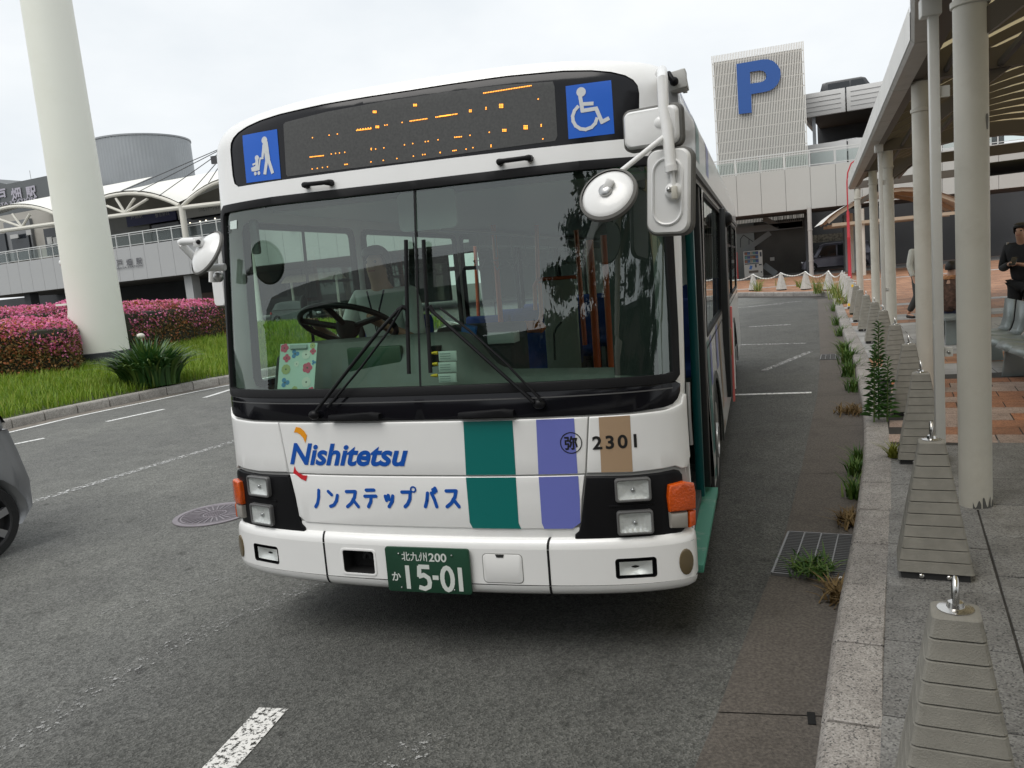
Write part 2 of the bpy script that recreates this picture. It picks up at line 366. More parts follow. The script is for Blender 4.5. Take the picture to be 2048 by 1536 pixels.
def offset_path(P_, d):
    t = np.gradient(P_, axis=0); t /= np.linalg.norm(t, axis=1)[:, None]; n = np.stack([t[:, 1], -t[:, 0]], 1); return P_+n*d
def ribbon(P_, a, b, z0, z1=None):
    A = offset_path(P_, a); B = offset_path(P_, b); mb = MB(); n = len(A)
    mb.add([(*q, z0) for q in A]+[(*q, z1 if z1 is not None else z0) for q in B], [(i, i+1, n+i+1, n+i) for i in range(n-1)]); return mb
kerbstone = granite('kerb granite', (.225, .21, .196), (.355, .338, .32))
def stone_mesh(name, L, w=.205, h=PZ, ch=.03):
    mb = MB(); prof = [(0, -.06), (0, h-ch), (ch*.8, h), (w, h), (w, -.06)]
    mb.prism(prof, lambda u, v: (u, -L/2, v), lambda u, v: (u, L/2, v)); return mb.mesh(name, .006, 1)
def lay_kerb(name, P_, step, mt, mbed, closed=False, **k):
    bed = ribbon(P_, .03, .19, PZ-.05).build(name, mbed); tag(bed, kind='structure')
    S = resample(P_, step, closed); me = stone_mesh('kerb_stone', step-.016, **k); me.materials.append(mt); sharp(me, 30)
    for i in range(len(S)-1):
        a, b = S[i], S[i+1]; d = b-a; o = bpy.data.objects.new('kerb_stone', me); col.objects.link(o); o.parent = bed
        o.location = (*((a+b)/2), random.uniform(-.003, .003)); o.rotation_euler = (0, 0, math.atan2(d[1], d[0])-math.pi/2)
    return bed
mjoint = mat('joint mortar', (.035, .032, .028), .95, var=.3)
lay_kerb('kerb', KC[KC[:, 1] > -5.5] if False else KC, .623, kerbstone, mjoint)
# pavement (platform and plaza) sheet, banded in real paving colours
def paving():
    m = bpy.data.materials.new('paving'); m.use_nodes = True; t = m.node_tree; p = t.nodes['Principled BSDF']; p.inputs['Roughness'].default_value = .75
    tc = nd(t, 'ShaderNodeTexCoord'); mp_ = nd(t, 'ShaderNodeMapping'); mp_.inputs['Rotation'].default_value = (0, 0, R(5)); t.links.new(tc.outputs['Object'], mp_.inputs[0])
    br = nd(t, 'ShaderNodeTexBrick'); br.inputs['Scale'].default_value = 1; br.inputs['Brick Width'].default_value = .4; br.inputs['Row Height'].default_value = .3; br.inputs['Mortar Size'].default_value = .006
    br.inputs['Color1'].default_value = (.25, .115, .055, 1); br.inputs['Color2'].default_value = (.35, .18, .10, 1); br.inputs['Mortar'].default_value = (.09, .07, .055, 1); t.links.new(mp_.outputs[0], br.inputs['Vector'])
    b2 = nd(t, 'ShaderNodeTexBrick'); b2.inputs['Scale'].default_value = 1; b2.inputs['Brick Width'].default_value = .6; b2.inputs['Row Height'].default_value = .5; b2.inputs['Mortar Size'].default_value = .006
    b2.inputs['Color1'].default_value = (.27, .27, .265, 1); b2.inputs['Color2'].default_value = (.36, .355, .345, 1); b2.inputs['Mortar'].default_value = (.09, .085, .08, 1); t.links.new(mp_.outputs[0], b2.inputs['Vector'])
    sx = nd(t, 'ShaderNodeSeparateXYZ'); t.links.new(tc.outputs['Object'], sx.inputs[0])
    r = nd(t, 'ShaderNodeValToRGB'); r.color_ramp.interpolation = 'CONSTANT'; e = r.color_ramp.elements; e[0].position = 0; e[0].color = (0, 0, 0, 1)
    mr = nd(t, 'ShaderNodeMapRange'); mr.inputs[1].default_value = 0; mr.inputs[2].default_value = 60; t.links.new(sx.outputs[1], mr.inputs[0]); t.links.new(mr.outputs[0], r.inputs[0])
    for i, (y, v_) in enumerate(((3.6, 1), (6.9, 0), (8.2, 1), (9.0, 0), (14.2, 1), (15.0, 0), (16.2, 1), (19.2, 0), (19.9, 1), (36.2, 0), (36.8, 1))):
        q = e.new(y/60) if i else e[1]
        q.position = y/60; q.color = (v_, v_, v_, 1)
    mm = nd(t, 'ShaderNodeMix', data_type='RGBA'); t.links.new(r.outputs[0], mm.inputs[0]); t.links.new(b2.outputs[0], mm.inputs[6]); t.links.new(br.outputs[0], mm.inputs[7])
    n = nd(t, 'ShaderNodeTexNoise'); n.inputs['Scale'].default_value = 1.6; n.inputs['Detail'].default_value = 8; t.links.new(tc.outputs['Object'], n.inputs['Vector'])
    r2 = nd(t, 'ShaderNodeValToRGB'); e2 = r2.color_ramp.elements; e2[0].position = .35; e2[0].color = (.72, .72, .72, 1); e2[1].position = .62; e2[1].color = (1.1, 1.1, 1.1, 1); t.links.new(n.outputs['Fac'], r2.inputs[0])
    m3 = nd(t, 'ShaderNodeMix', data_type='RGBA', blend_type='MULTIPLY'); m3.inputs[0].default_value = 1; t.links.new(mm.outputs[2], m3.inputs[6]); t.links.new(r2.outputs[0], m3.inputs[7]); t.links.new(m3.outputs[2], p.inputs['Base Color'])
    return m
def polysheet(name, pts, z, m, holes=()):
    bm = bmesh.new(); es = []
    for loop in [pts]+list(holes):
        vs = [bm.verts.new((*q[:2], z)) for q in loop]
        es += [bm.edges.new((vs[i], vs[(i+1) % len(vs)])) for i in range(len(vs))]
    bmesh.ops.triangle_fill(bm, use_beauty=True, use_dissolve=False, edges=es)
    for f in bm.faces:
        if f.normal.z < 0: f.normal_flip()
    me = bpy.data.meshes.new(name); bm.to_mesh(me); bm.free(); return link(name, me, m)
KI = offset_path(KC, .19)
pav = polysheet('pavement', [tuple(q) for q in KI[::3]]+[(-9, 75), (70, 75), (70, -8)], PZ-.010, paving()); tag(pav, kind='structure')
# separate tiles as far as they can be picked apart
tgrey = granite('grey granite tile', (.15, .15, .147), (.245, .245, .238), scale=140); tbrown = granite('brown paving tile', (.24, .10, .05), (.34, .16, .085), sp=(.14, .07, .04), scale=110); tred = granite('red brown paving tile', (.34, .13, .055), (.45, .2, .1), sp=(.16, .07, .04), scale=110); tpink = granite('buff paving tile', (.30, .22, .18), (.40, .31, .26), sp=(.16, .11, .09), scale=110)
def tile_mesh(a, b, m):
    mb = MB(); mb.box((0, 0, -.012), (a-.011, b-.011, .024)); me = mb.mesh('paving_tile', .0025, 1); me.materials.append(m); return me
T0 = np.array([1.985, 0.05]); TD = np.array([.152, .988]); TN = np.array([.988, -.152])
jb = MB(); _ys = np.linspace(-3.6, 7.3, 24)
jb.add([(kerbx(y)+.2, y, PZ-.006) for y in _ys]+[(kerbx(y)+3.4+(2.6 if y > 3.4 else 0), y-.3, PZ-.006) for y in _ys], [(i, i+24, i+25, i+1) for i in range(23)]); jb.build('joint_bed', mjoint, pav)
tm = tile_mesh(.49, .6, tgrey)
def lay(me, a, b, name='paving_tile'):
    q = T0+TD*a+TN*b
    if q[0] < kerbx(q[1])+.19+.24*(.98 if me is tm else .62): return
    o = bpy.data.objects.new(name, me); col.objects.link(o); o.parent = pav; o.location = (q[0], q[1], PZ+random.uniform(-.0015, .0015)); o.rotation_euler = (random.uniform(-.002, .002), random.uniform(-.002, .002), -math.atan2(TD[0], TD[1]))
for i in range(-5, 6):
    for j in range(0, 7): lay(tm, .3+.6*i+(.0 if j % 2 == 0 else .22), .27+.49*j)
bms = [tile_mesh(.4, .3, q) for q in (tbrown, tred, tpink, tbrown)]
for i in range(0, 11):
    for j in range(0, 14): lay(bms[0 if random.random() < .42 else random.choice((1, 2, 2, 3))] if i % 4 else bms[2], 3.85+.3*i, .2+.4*j+(.2 if i % 2 else 0))
# gutter apron: concrete slabs between asphalt and kerb
mgut = mat('gutter concrete', (.095, .083, .071), .85, var=.42, vscale=75, bump=.6, bscale=150, dirt=.7, dscale=2.6, dcol=(.045, .038, .032))
GUT = catmull([(.35, -6), (.75, -3.2), (1.05, -1.8), (1.28, -.71), (1.4, .07), (1.51, .79), (1.63, 1.55), (1.83, 3.3), (2.06, 5.53), (2.25, 7.46), (2.58, 11.8), (3.0, 18.2), (3.45, 25.2), (3.52, 26.8), (3.42, 27.9), (3.1, 28.6), (2.6, 29.2), (1.5, 30.8), (.4, 32.5)])
gbed = MB(); GK = []
for q in GUT:
    GK.append((q, np.array([kerbx(q[1])+.03, q[1]]) if q[1] < 27 else q+np.array([.42, .75])))
nG = len(GK); gbed.add([(*a, .003) for a, b in GK]+[(*b, .003) for a, b in GK], [(i, nG+i, nG+i+1, i+1) for i in range(nG-1)])
gut = tag(gbed.build('gutter', mat('gutter joint', (.035, .03, .026), .9)), kind='structure')
ys = np.arange(-5.8, 26, 1.82)
def gx(y): m = GUT[:, 1] < 27; return float(np.interp(y, GUT[m, 1], GUT[m, 0]))
for y0 in ys:
    y1 = y0+1.812; mb = MB(); k = 4
    A = [(gx(y0+(y1-y0)*i/k), y0+(y1-y0)*i/k) for i in range(k+1)]; B = [(kerbx(q[1])+.02, q[1]+.03) for q in A]
    mb.add([(*q, .010) for q in A]+[(*q, .010) for q in B], [(i, k+1+i, k+2+i, i+1) for i in range(k)]); mb.build('gutter_slab', mgut, gut)
# painted markings
wp = worn('road paint', (.72, .72, .70), .40); wp2 = worn('old road paint', (.50, .50, .49), .50, 22); wp3 = worn('ghost paint', (.34, .34, .33), .57, 30); wp4 = worn('flaking road paint', (.70, .69, .66), .44, 48)
def mark(name, pts, m, label):
    mb = MB(); mb.add([(q[0], q[1], .005) for q in pts], [tuple(range(len(pts)))]); o = mb.build(name, m); tag(o, kind='structure'); return o
def stripe(a, b, w, m, label=None):
    a, b = np.array(a), np.array(b); d = (b-a)/np.linalg.norm(b-a); n = np.array([d[1], -d[0]])*w/2; mark('road_marking', [a-n, a+n, b+n, b-n], m, label)
for a, b in (((-9.55, 4.4), (-8.98, 5.88)), ((-9.02, 7.16), (-8.76, 8.24)), ((-8.86, 9.47), (-9.05, 10.85)), ((-8.72, 12.4), (-8.5, 13.6))): stripe(a, b, .11, wp)
stripe((-6.1, -1.0), (-5.55, 2.3), .12, wp2); stripe((-5.55, 2.3), (-5.08, 5.25), .12, wp2); stripe((-5.08, 5.25), (-4.7, 9), .12, wp2)
stripe((-.585, -.58), (-.46, -2.0), .145, wp4); stripe((.22, -.64), (.10, -1.1), .17, wp3); stripe((-2.4, .2), (-1.9, .85), .14, wp3)
_g = [onz(*q) for q in ((20, 1500), (160, 1400), (330, 1300), (480, 1230), (640, 1165))]
for a, b in zip(_g[:-1], _g[1:]): stripe(a[:2], b[:2], .16, wp3)
stripe((1.2, 7.33), (2.16, 7.27), .10, wp); stripe((1.6, 9.5), (2.4, 11.6), .11, wp2); stripe((.6, 13.6), (2.4, 13.0), .12, wp2); stripe((1.3, 17.5), (2.3, 17.4), .2, wp2); stripe((1.2, 25.6), (3.0, 26.6), .15, wp2); stripe((.4, 25.2), (2.3, 25.8), .12, wp2)
# ------------------------------------------------------------------ traffic island (planted mound)
ISL = catmull([(-30, -4), (-22, -3.8), (-16, -2.3), (-13.5, -.6), (-12, 1.4), (-11.3, 3.2), (-10.9, 5), (-10.78, 6.73), (-10.76, 7.7), (-10.64, 8.48), (-10.48, 9.2), (-10.35, 9.92), (-10.2, 10.65), (-9.9, 11.73), (-9.45, 13.2), (-9.0, 15), (-8.75, 17), (-8.8, 20), (-9.5, 24), (-11, 28), (-14, 32), (-20, 35), (-30, 36)], 6)
def hz(x, y):
    d = np.min(np.hypot(ISL[:, 0]-x, ISL[:, 1]-y)); return PZ-.02+.066*min(max(d-.2, 0), 7.5)
def on_mound(px, py):
    D = 13.0
    while D < 60:
        q = at(px, py, D)
        if q[2] <= hz(q[0], q[1]) and q[0] < -8: return q
        D += .05
    return at(px, py, 24)
mearth = mat('lawn soil', (.055, .07, .02), .95, var=.5, vscale=3)
Ci = np.array([-24., 15.]); mb = MB(); nI = len(ISL); lv = [.012, .04, .08, .14, .2, .3, .42, .55, .7, .85]
vs = []
for t_ in lv:
    for q in ISL:
        p_ = q+(Ci-q)*t_; vs.append((*p_, hz(*p_)))
mb.add(vs, [(k*nI+i, k*nI+i+1, (k+1)*nI+i+1, (k+1)*nI+i) for k in range(len(lv)-1) for i in range(nI-1)])
tag(mb.build('lawn', mearth, smooth=True), kind='structure')
ikerb = granite('island kerb concrete', (.30, .285, .26), (.42, .40, .37), sp=(.16, .15, .14), scale=120)
ISLr = ISL[::-1]                                                      # so that the stones face the road
lay_kerb('island_kerb', ISLr, .66, ikerb, mjoint, w=.15)
tag(ribbon(ISLr, -.30, .0, .004).build('island_gutter', mat('island gutter', (.17, .15, .125), .9, var=.3, dirt=.6, dscale=3)), kind='structure')
tag(ribbon(ISLr, -.47, -.35, .006).build('edge_line', wp), kind='structure')
# grass on the mound
gl = leafmat('grass', [(.09, .17, .010), (.16, .27, .015), (.23, .35, .025), (.32, .36, .06)], .6, .35)
def lawn_points(n, x0, x1, y0, y1):
    P_ = np.stack([rng.uniform(x0, x1, n), rng.uniform(y0, y1, n)], 1)
    # inside the island: to the left of the kerb line
    kx = np.interp(P_[:, 1], ISL[6:-12, 1], ISL[6:-12, 0]); P_ = P_[P_[:, 0] < kx-.28]
    z = np.array([hz(*q) for q in P_]); return np.column_stack([P_, z])
gA = lawn_points(70000, -17.5, -8.8, 2.0, 18.5)
g1 = blades('grass', gA, .20, .016, gl, lean=.6); tag(g1, 'bright green grass on the planted traffic island', 'grass', kind='stuff')
gB = lawn_points(16000, -26, -9, 14, 34); g2 = blades('grass', gB, .22, .035, gl, lean=.5); tag(g2, 'grass further back on the traffic island mound', 'grass', kind='stuff')
# ================================================================== BUS
TILT = .0151                                                         # kneeling towards the kerb
HW = 1.2425; NB = 2.5; BF = 0.30; LEN = 10.35
_th = np.linspace(0, np.pi/2, 4000); TX = HW*np.sin(_th)**(2/NB); TY = BF*(1-np.cos(_th)**(2/NB))
TS = np.concatenate([[0], np.cumsum(np.hypot(np.diff(TX), np.diff(TY)))]); SC = float(TS[-1])
def plan(s):
    a = abs(s); sg = 1 if s >= 0 else -1
    if a <= SC:
        x = np.interp(a, TS, TX); y = np.interp(a, TS, TY); e = 2e-2
        if a < e: t = (1, 0)
        else:
            tx = np.interp(min(a+e, SC), TS, TX)-np.interp(a-e, TS, TX); ty = np.interp(min(a+e, SC), TS, TY)-np.interp(a-e, TS, TY); L = math.hypot(tx, ty); t = (tx/L, ty/L)
    else: x = HW; y = BF+(a-SC); t = (0, 1)
    return sg*float(x), float(y), sg*t[1], -t[0]
def ztop(x): return 2.81-0.07*abs(x/HW)**3
def skin(s, d, z):
    """a point of the bus skin: s runs round the front from its centre, d outwards, z up"""
    x, y, nx, ny = plan(s); w = ny*ny
    fi = 0.0 if z < 1.2 else (0.165*(z-1.2)/1.1 if z < 2.3 else .165+.12*(z-2.3))
    si = .022*min(max((z-.5)/.6, 0), 1) if z < 1.25 else .022-.015*(z-1.25)/1.2
    zt = ztop(x); k = min(1, abs(s)/SC); a_ = math.pi/2*k**2; b_ = math.pi/2*k**5; R_ = .12*math.cos(a_)**2+.17*math.sin(a_)**2
    u = min(max((z-(zt-R_))/R_, 0), 1); q = R_*(1-math.sqrt(max(0, 1-u*u))); sg = 1 if s >= 0 else -1
    return (x+nx*d-sg*(math.sin(a_)*q+si*math.sin(b_)**2), y+ny*d+math.cos(a_)*q+fi*(1-.33*k**4)*max(0, 1-max(0, abs(s)-SC)/1.6), z)
def sy(y): return SC+y-BF                                            # s of a point y metres back along the kerb side
bus = thing('bus', 'white city bus with teal, violet and tan stripes, front door open at the kerb', 'bus', rot=(0, TILT, 0))
BM = Matrix.Rotation(TILT, 4, 'Y'); BMi = BM.inverted()
def projb(q):
    w_ = np.array(BM @ Vector(q)); d = w_-CAM; z = d@_f; return np.array([W/2+FPX*(d@_r)/z, H/2-FPX*(d@_u)/z])
def F(px, py, d=0.0):
    """(s, z) on the skin, d proud, seen at that pixel"""
    v = np.array([(px-850)/400., 1.2-(py-800)/420.])
    for i in range(40):
        a = projb(skin(v[0], d, v[1])); e = a-np.array([px, py], float)
        if abs(e).max() < .05: break
        h = 1e-4; J = np.array([(projb(skin(v[0]+h, d, v[1]))-a)/h, (projb(skin(v[0], d, v[1]+h))-a)/h]).T
        dv = np.linalg.solve(J, -e); k = abs(dv).max(); v = v+(dv*.3/k if k > .3 else dv); v[1] = min(max(v[1], .1), 2.79)
    return float(v[0]), float(v[1])
def B(px, py, y):
    """bus-frame point seen at that pixel in the cross plane y"""
    o = BMi @ Vector(CAM); d = (BMi @ Vector(CAM+ray(px, py)))-o; return o+d*((y-o.y)/d.y)
def flat(poly, d1, holes=(), ds=.055, zs=(), sr=1.75):
    bm = bmesh.new(); es = []
    for loop in [poly]+list(holes):
        vs = [bm.verts.new((q[0], d1, q[1])) for q in loop]; es += [bm.edges.new((vs[i], vs[(i+1) % len(vs)])) for i in range(len(vs))]
    bmesh.ops.triangle_fill(bm, use_beauty=True, use_dissolve=False, edges=es, normal=(0, 1, 0))
    xs = [v.co.x for v in bm.verts]; a, b = max(min(xs), -sr), min(max(xs), sr); k = int((b-a)/ds)
    for i in range(1, k): bmesh.ops.bisect_plane(bm, geom=bm.verts[:]+bm.edges[:]+bm.faces[:], plane_co=(a+(b-a)*i/k, 0, 0), plane_no=(1, 0, 0), dist=1e-6)
    for z in zs: bmesh.ops.bisect_plane(bm, geom=bm.verts[:]+bm.edges[:]+bm.faces[:], plane_co=(0, 0, z), plane_no=(0, 0, 1), dist=1e-6)
    return bm
def wrapped(name, bm, m, parent, smooth=True, ang=35):
    for v in bm.verts: v.co = skin(v.co.x, v.co.y, v.co.z)
    bm.normal_update(); me = bpy.data.meshes.new(name); bm.to_mesh(me); bm.free(); me.update(); o = link(name, me, m, parent)
    if smooth: sharp(me, ang)
    return o
def patch(name, poly, d1, m, parent=None, d0=None, holes=(), bevel=0.0, ds=.055, zs=(), segs=2):
    bm = flat(poly, d1, holes, ds, zs); bmesh.ops.dissolve_degenerate(bm, dist=1e-6, edges=bm.edges[:]); bm.normal_update()
    for f in bm.faces:
        if f.normal.y > 0: f.normal_flip()
    if d0 is not None:
        be = [e for e in bm.edges if len(e.link_faces) == 1]
        r_ = bmesh.ops.extrude_edge_only(bm, edges=be)
        for v in (g for g in r_['geom'] if isinstance(g, bmesh.types.BMVert)): v.co.y = d0
        bmesh.ops.recalc_face_normals(bm, faces=bm.faces)
        if bevel:
            bm.normal_update()
            es = [e for e in bm.edges if len(e.link_faces) == 2 and e.calc_face_angle(0) > .9 and all(abs(v.co.y-d1) < 1e-6 for v in e.verts)]
            bmesh.ops.bevel(bm, geom=es, offset=bevel, segments=segs, affect='EDGES', profile=.5, clamp_overlap=True)
    return wrapped(name, bm, m, parent or bus)
def mir(poly): return [(-a, b) for a, b in poly][::-1]
def strip(name, pts, w, d1, m, parent=None, d0=None):
    """a thin line of width w along flat points"""
    P_ = np.array(pts, float); t = np.gradient(P_, axis=0); t /= np.linalg.norm(t, axis=1)[:, None]+1e-9; n = np.stack([-t[:, 1], t[:, 0]], 1)*w/2
    return patch(name, [tuple(q) for q in P_+n]+[tuple(q) for q in (P_-n)[::-1]], d1, m, parent, d0)
def btext(name, body, s0, z0, s1, z1, d, m, parent=None, slant=0.0, **k):
    return text_on(name, body, lambda u, v: skin(s0+(s1-s0)*u+slant*v, d, z0+(z1-z0)*v), m, parent or bus, **k)
# --- materials
bw = mat('bus white paint', (.84, .84, .825), .28, coat=.6, var=.015, vscale=3, dirt=.12, dscale=1.2, dcol=(.45, .43, .40)); bk = mat('gloss black trim', (.006, .006, .008), .12, spec=.3); bkm = mat('satin black plastic', (.007, .007, .008), .42, spec=.2); rub = mat('black rubber', (.011, .011, .012), .55, spec=.2)
teal = mat('teal stripe', (.0, .15, .135), .3, coat=.3); vio = mat('violet stripe', (.15, .175, .52), .3, coat=.3); tan_ = mat('tan stripe', (.40, .275, .17), .3, coat=.3)
blue = mat('logo blue', (.004, .085, .42), .3); org = mat('logo orange', (.85, .33, .01), .3); red = mat('logo red', (.62, .02, .03), .3); ink = mat('black lettering', (.012, .012, .012), .4); signblue = mat('sign blue', (.0, .105, .56), .35); signwhite = mat('sign pale grey', (.62, .64, .65), .5)
gwind = glass('windscreen glass', (.76, .92, .82), 2.0); gside = glass('side window glass', (.66, .76, .70), 1.5); gclear = glass('clear lens', (.88, .9, .9), 1.5); gdark = glass('dark sign glass', (.55, .55, .55), 1.6)
chrome = mat('chrome', (.72, .72, .72), .12, metal=1); steel = mat('brushed steel', (.45, .45, .44), .32, metal=1); gap = mat('panel gap', (.02, .02, .02), .8)
# --- shell
def arch(yc, r=.56): return [(yc+r*math.cos(a), .36+max(0, .60*math.sin(a))) for a in np.linspace(math.pi, 0, 15)]
SR = sy(LEN)
def side_bottom(sign):
    pts = []
    for yc in (2.58, 7.72): pts += [(sy(y), z) for y, z in arch(yc)]
    return pts
rb = [(sy(1.75), .36)]+side_bottom(1)+[(SR, .36)]
lb = mir([(1.29, .36)]+side_bottom(1)+[(SR, .36)])
tops = []
for s_ in list(np.linspace(SR, 1.8, 8))+list(np.linspace(1.75, -1.75, 71))+list(np.linspace(-1.8, -SR, 8)): tops.append((s_, ztop(plan(s_)[0])-1e-5))
shell_poly = lb+[(-1.29, .60), (1.298, .60), (1.298, 2.27), (sy(1.75), 2.27)]+rb+tops
ws_out = [(1.18, 1.305), (1.22, 1.312), (1.243, 1.335), (1.241, 1.53), (1.226, 1.95), (1.215, 2.24), (1.203, 2.285), (1.165, 2.312), (.8, 2.318), (.4, 2.314), (0, 2.312)]
ws_out = mir(ws_out[:-1])[::-1][::-1]+[] if False else ws_out
ws_full = ws_out+[(-a, b) for a, b in ws_out[::-1][1:]]              # counter-clockwise from lower right
def inset(poly, d):
    P_ = np.array(poly); c = P_.mean(0); n = len(P_); out = []
    for i in range(n):
        e1 = P_[i]-P_[i-1]; e2 = P_[(i+1) % n]-P_[i]; n1 = np.array([-e1[1], e1[0]])/np.linalg.norm(e1); n2 = np.array([-e2[1], e2[0]])/np.linalg.norm(e2)
        b_ = n1+n2; b_ /= max(.3, b_@n1); out.append(tuple(P_[i]+b_*d))
    return out
band = [(1.225, 1.305), (1.250, 1.293), (1.245, 1.255), (1.229, 1.229), (1.20, 1.208), (1.154, 1.198), (.99, 1.188), (.4, 1.188), (0, 1.188)]
band_full = band+[(-a, b) for a, b in band[::-1][1:]]
front_hole = [(1.235, 1.30)]+[q for q in ws_full[1:-1]]+[(-1.235, 1.30)]+[(-a*.997, b+.006) for a, b in band[2:-1]]+[(0, 1.195)]+[(a*.997, b+.006) for a, b in band[2:-1][::-1]]
dest = [(1.082, 2.54), (1.084, 2.59), (1.078, 2.625), (1.062, 2.652), (1.03, 2.676), (.97, 2.698), (.88, 2.716), (.75, 2.729), (.48, 2.739), (.2, 2.740), (0, 2.739)]
destL = [(1.035, 2.396), (1.066, 2.416), (1.078, 2.46)]
dest_full = destL+dest+[(-a, b) for a, b in dest[::-1][1:]]+[(-a, b) for a, b in destL[::-1]]
wins = [(1.86, 4.15), (5.35, 7.4), (7.5, 9.85)]; winsL = [(.44, 1.80), (1.95, 3.85), (4.0, 5.85), (6.0, 7.85), (8.0, 9.85)]
holesR = [rrect(sy(a), 1.33, sy(b), 2.26, .06, 2) for a, b in wins]; holesL = [mir(rrect(sy(a), 1.30, sy(b), 2.24, .06, 2)) for a, b in winsL]
shell = patch('body_shell', shell_poly, 0.0, bw, holes=[front_hole, dest_full]+holesR+holesL, ds=.06, zs=[.5, 1.1, 1.2, 1.25, 2.3, 2.4, 2.5]+[2.54+.02*i for i in range(8)]+[2.69+.007*i for i in range(12)]+[2.776, 2.781, 2.785, 2.789, 2.792, 2.795, 2.798, 2.801, 2.804, 2.807])
mb = MB(); rows = [-x for x in list(np.linspace(SR, 1.9, 8))]+list(np.linspace(-1.75, 1.75, 71))+list(np.linspace(1.9, SR, 8)); nj = 5; vs = []
for s_ in rows:
    r_ = skin(s_, 0, ztop(plan(s_)[0])-1e-5); tgt = (0.0, max(r_[1], 1.5))
    for j in range(nj+1): t_ = j/nj; vs.append((r_[0]*(1-t_), r_[1]*(1-t_)+tgt[1]*t_, r_[2]+(2.82-r_[2])*(1-(1-t_)**2)))
mb.add(vs, [(i*(nj+1)+j, i*(nj+1)+j+1, (i+1)*(nj+1)+j+1, (i+1)*(nj+1)+j) for i in range(len(rows)-1) for j in range(nj)])
mb.build('roof', bw, bus, smooth=True)
MB().box((0, LEN, 1.55), (2.36, .04, 2.36)).build('rear_panel', bw, bus, bevel=.03)
MB().box((0, 5.2, 2.88), (1.7, 2.6, .16)).build('roof_air_unit', bw, bus, bevel=.05)
MB().box((0, 5.3, .40), (2.30, 9.9, .05)).build('underframe', mat('underbody', (.02, .02, .02), .9), bus)
MB().box((0, 1.05, .40), (2.2, 1.7, .12)).build('axle_guard_light_block', MT['underbody'], bus)  # guard lowered and lengthened to block light beneath the bus front
# --- windscreen
inn = inset(ws_full, .040)
patch('windscreen_rubber', ws_full, .012, rub, d0=-.02, holes=[inn], bevel=.005, zs=[1.6, 1.9, 2.2])
wsg = patch('windscreen', inset(ws_full, .034), -.004, gwind, zs=[1.5, 1.7, 1.9, 2.1])
strip('windscreen_divider', [(0.006, 1.33), (0.006, 1.7), (0.006, 2.0), (0.006, 2.28)], .011, .002, rub)
patch('scuttle_panel', band_full, .008, bk, d0=-.03, bevel=.004)
strip('scuttle_trim', [(-1.2, 1.279), (-.6, 1.276), (0, 1.276), (.6, 1.276), (1.2, 1.281)], .006, .0095, mat('dark grey line', (.08, .08, .08), .4))
# --- destination display
dsg = patch('destination_display', dest_full, -.006, bk, d0=-.03, zs=[2.5, 2.6, 2.66, 2.68, 2.70, 2.72, 2.74])
led_p = [(.695, 2.42), (.706, 2.44), (.702, 2.66), (.695, 2.684), (.45, 2.698), (.2, 2.703), (-.13, 2.704), (-.45, 2.697), (-.70, 2.68), (-.712, 2.67), (-.710, 2.42), (-.70, 2.41), (0, 2.406)]
patch('display_screen', led_p, -.004, mat('display matrix', (.045, .045, .042), .3, var=.25, vscale=90, coat=.2), dsg, zs=[2.5, 2.6, 2.66, 2.68])
lmat = mat('amber led', (.9, .45, .1), .5, emit=(1.0, .30, .015), estr=2.2); mbl = MB()
def led(px, py):
    s_, z_ = F(px, py, 0); h = .0024
    mbl.add([skin(s_+a*h, .0005, z_+b*h) for a, b in ((-1, -1), (1, -1), (1, 1), (-1, 1))], [(0, 1, 2, 3)])
def z3(x, y): return 420+x/4.267, 100+y/4.267
def z4(x, y): return 880+x/3.793, 100+y/3.793
for x, y in ((875, 748), (1017, 727), (1087, 717), (1640, 618), (1035, 887), (1072, 882), (1105, 878), (1150, 873), (872, 1015), (916, 1010), (960, 1003), (1003, 997), (1376, 840), (1414, 845), (1484, 835), (1660, 809), (1730, 798), (1946, 766), (1374, 955), (1479, 942), (1595, 926), (1736, 906), (1963, 875), (1376, 850)): led(*z3(x, y))
for x, y in ((745, 372), (374, 624), (228, 647), (780, 674), (2, 778), (387, 722), (387, 733), (349, 436), (349, 448), (198, 752), (250, 741), (768, 566), (768, 577)): led(*z4(x, y))
def row(zf, x0, y0, x1, y1, n):
    for i in range(n): led(*zf(x0+(x1-x0)*i/(n-1), y0+(y1-y0)*i/(n-1)))
row(z3, 855, 913, 968, 901, 11); row(z3, 1708, 607, 1850, 586, 12); row(z3, 1928, 573, 2048, 555, 10); row(z4, 0, 503, 128, 485, 12); row(z4, 332, 327, 690, 270, 30); row(z3, 1252, 686, 1372, 672, 11); row(z3, 1262, 678, 1372, 664, 6); row(z3, 1492, 642, 1512, 639, 2); row(z3, 1838, 782, 1862, 779, 2); row(z3, 1815, 893, 1835, 891, 2); row(z3, 1150, 977, 1172, 975, 3); row(z4, 112, 662, 162, 657, 5); row(z4, 98, 764, 122, 761, 3)
for zf, x, y, nx, ny in ((z3, 1405, 528, 3, 2), (z3, 1750, 470, 3, 2), (z3, 1428, 656, 3, 2), (z4, 230, 462, 2, 2), (z4, 464, 424, 3, 3), (z4, 488, 609, 3, 2), (z4, 650, 586, 3, 3)):
    for i in range(nx):
        for j in range(ny): led(*zf(x+(i-(nx-1)/2)*11, y+(j-(ny-1)/2)*11))
mbl.build('lit_led_dots', lmat, dsg)['kind'] = 'stuff'
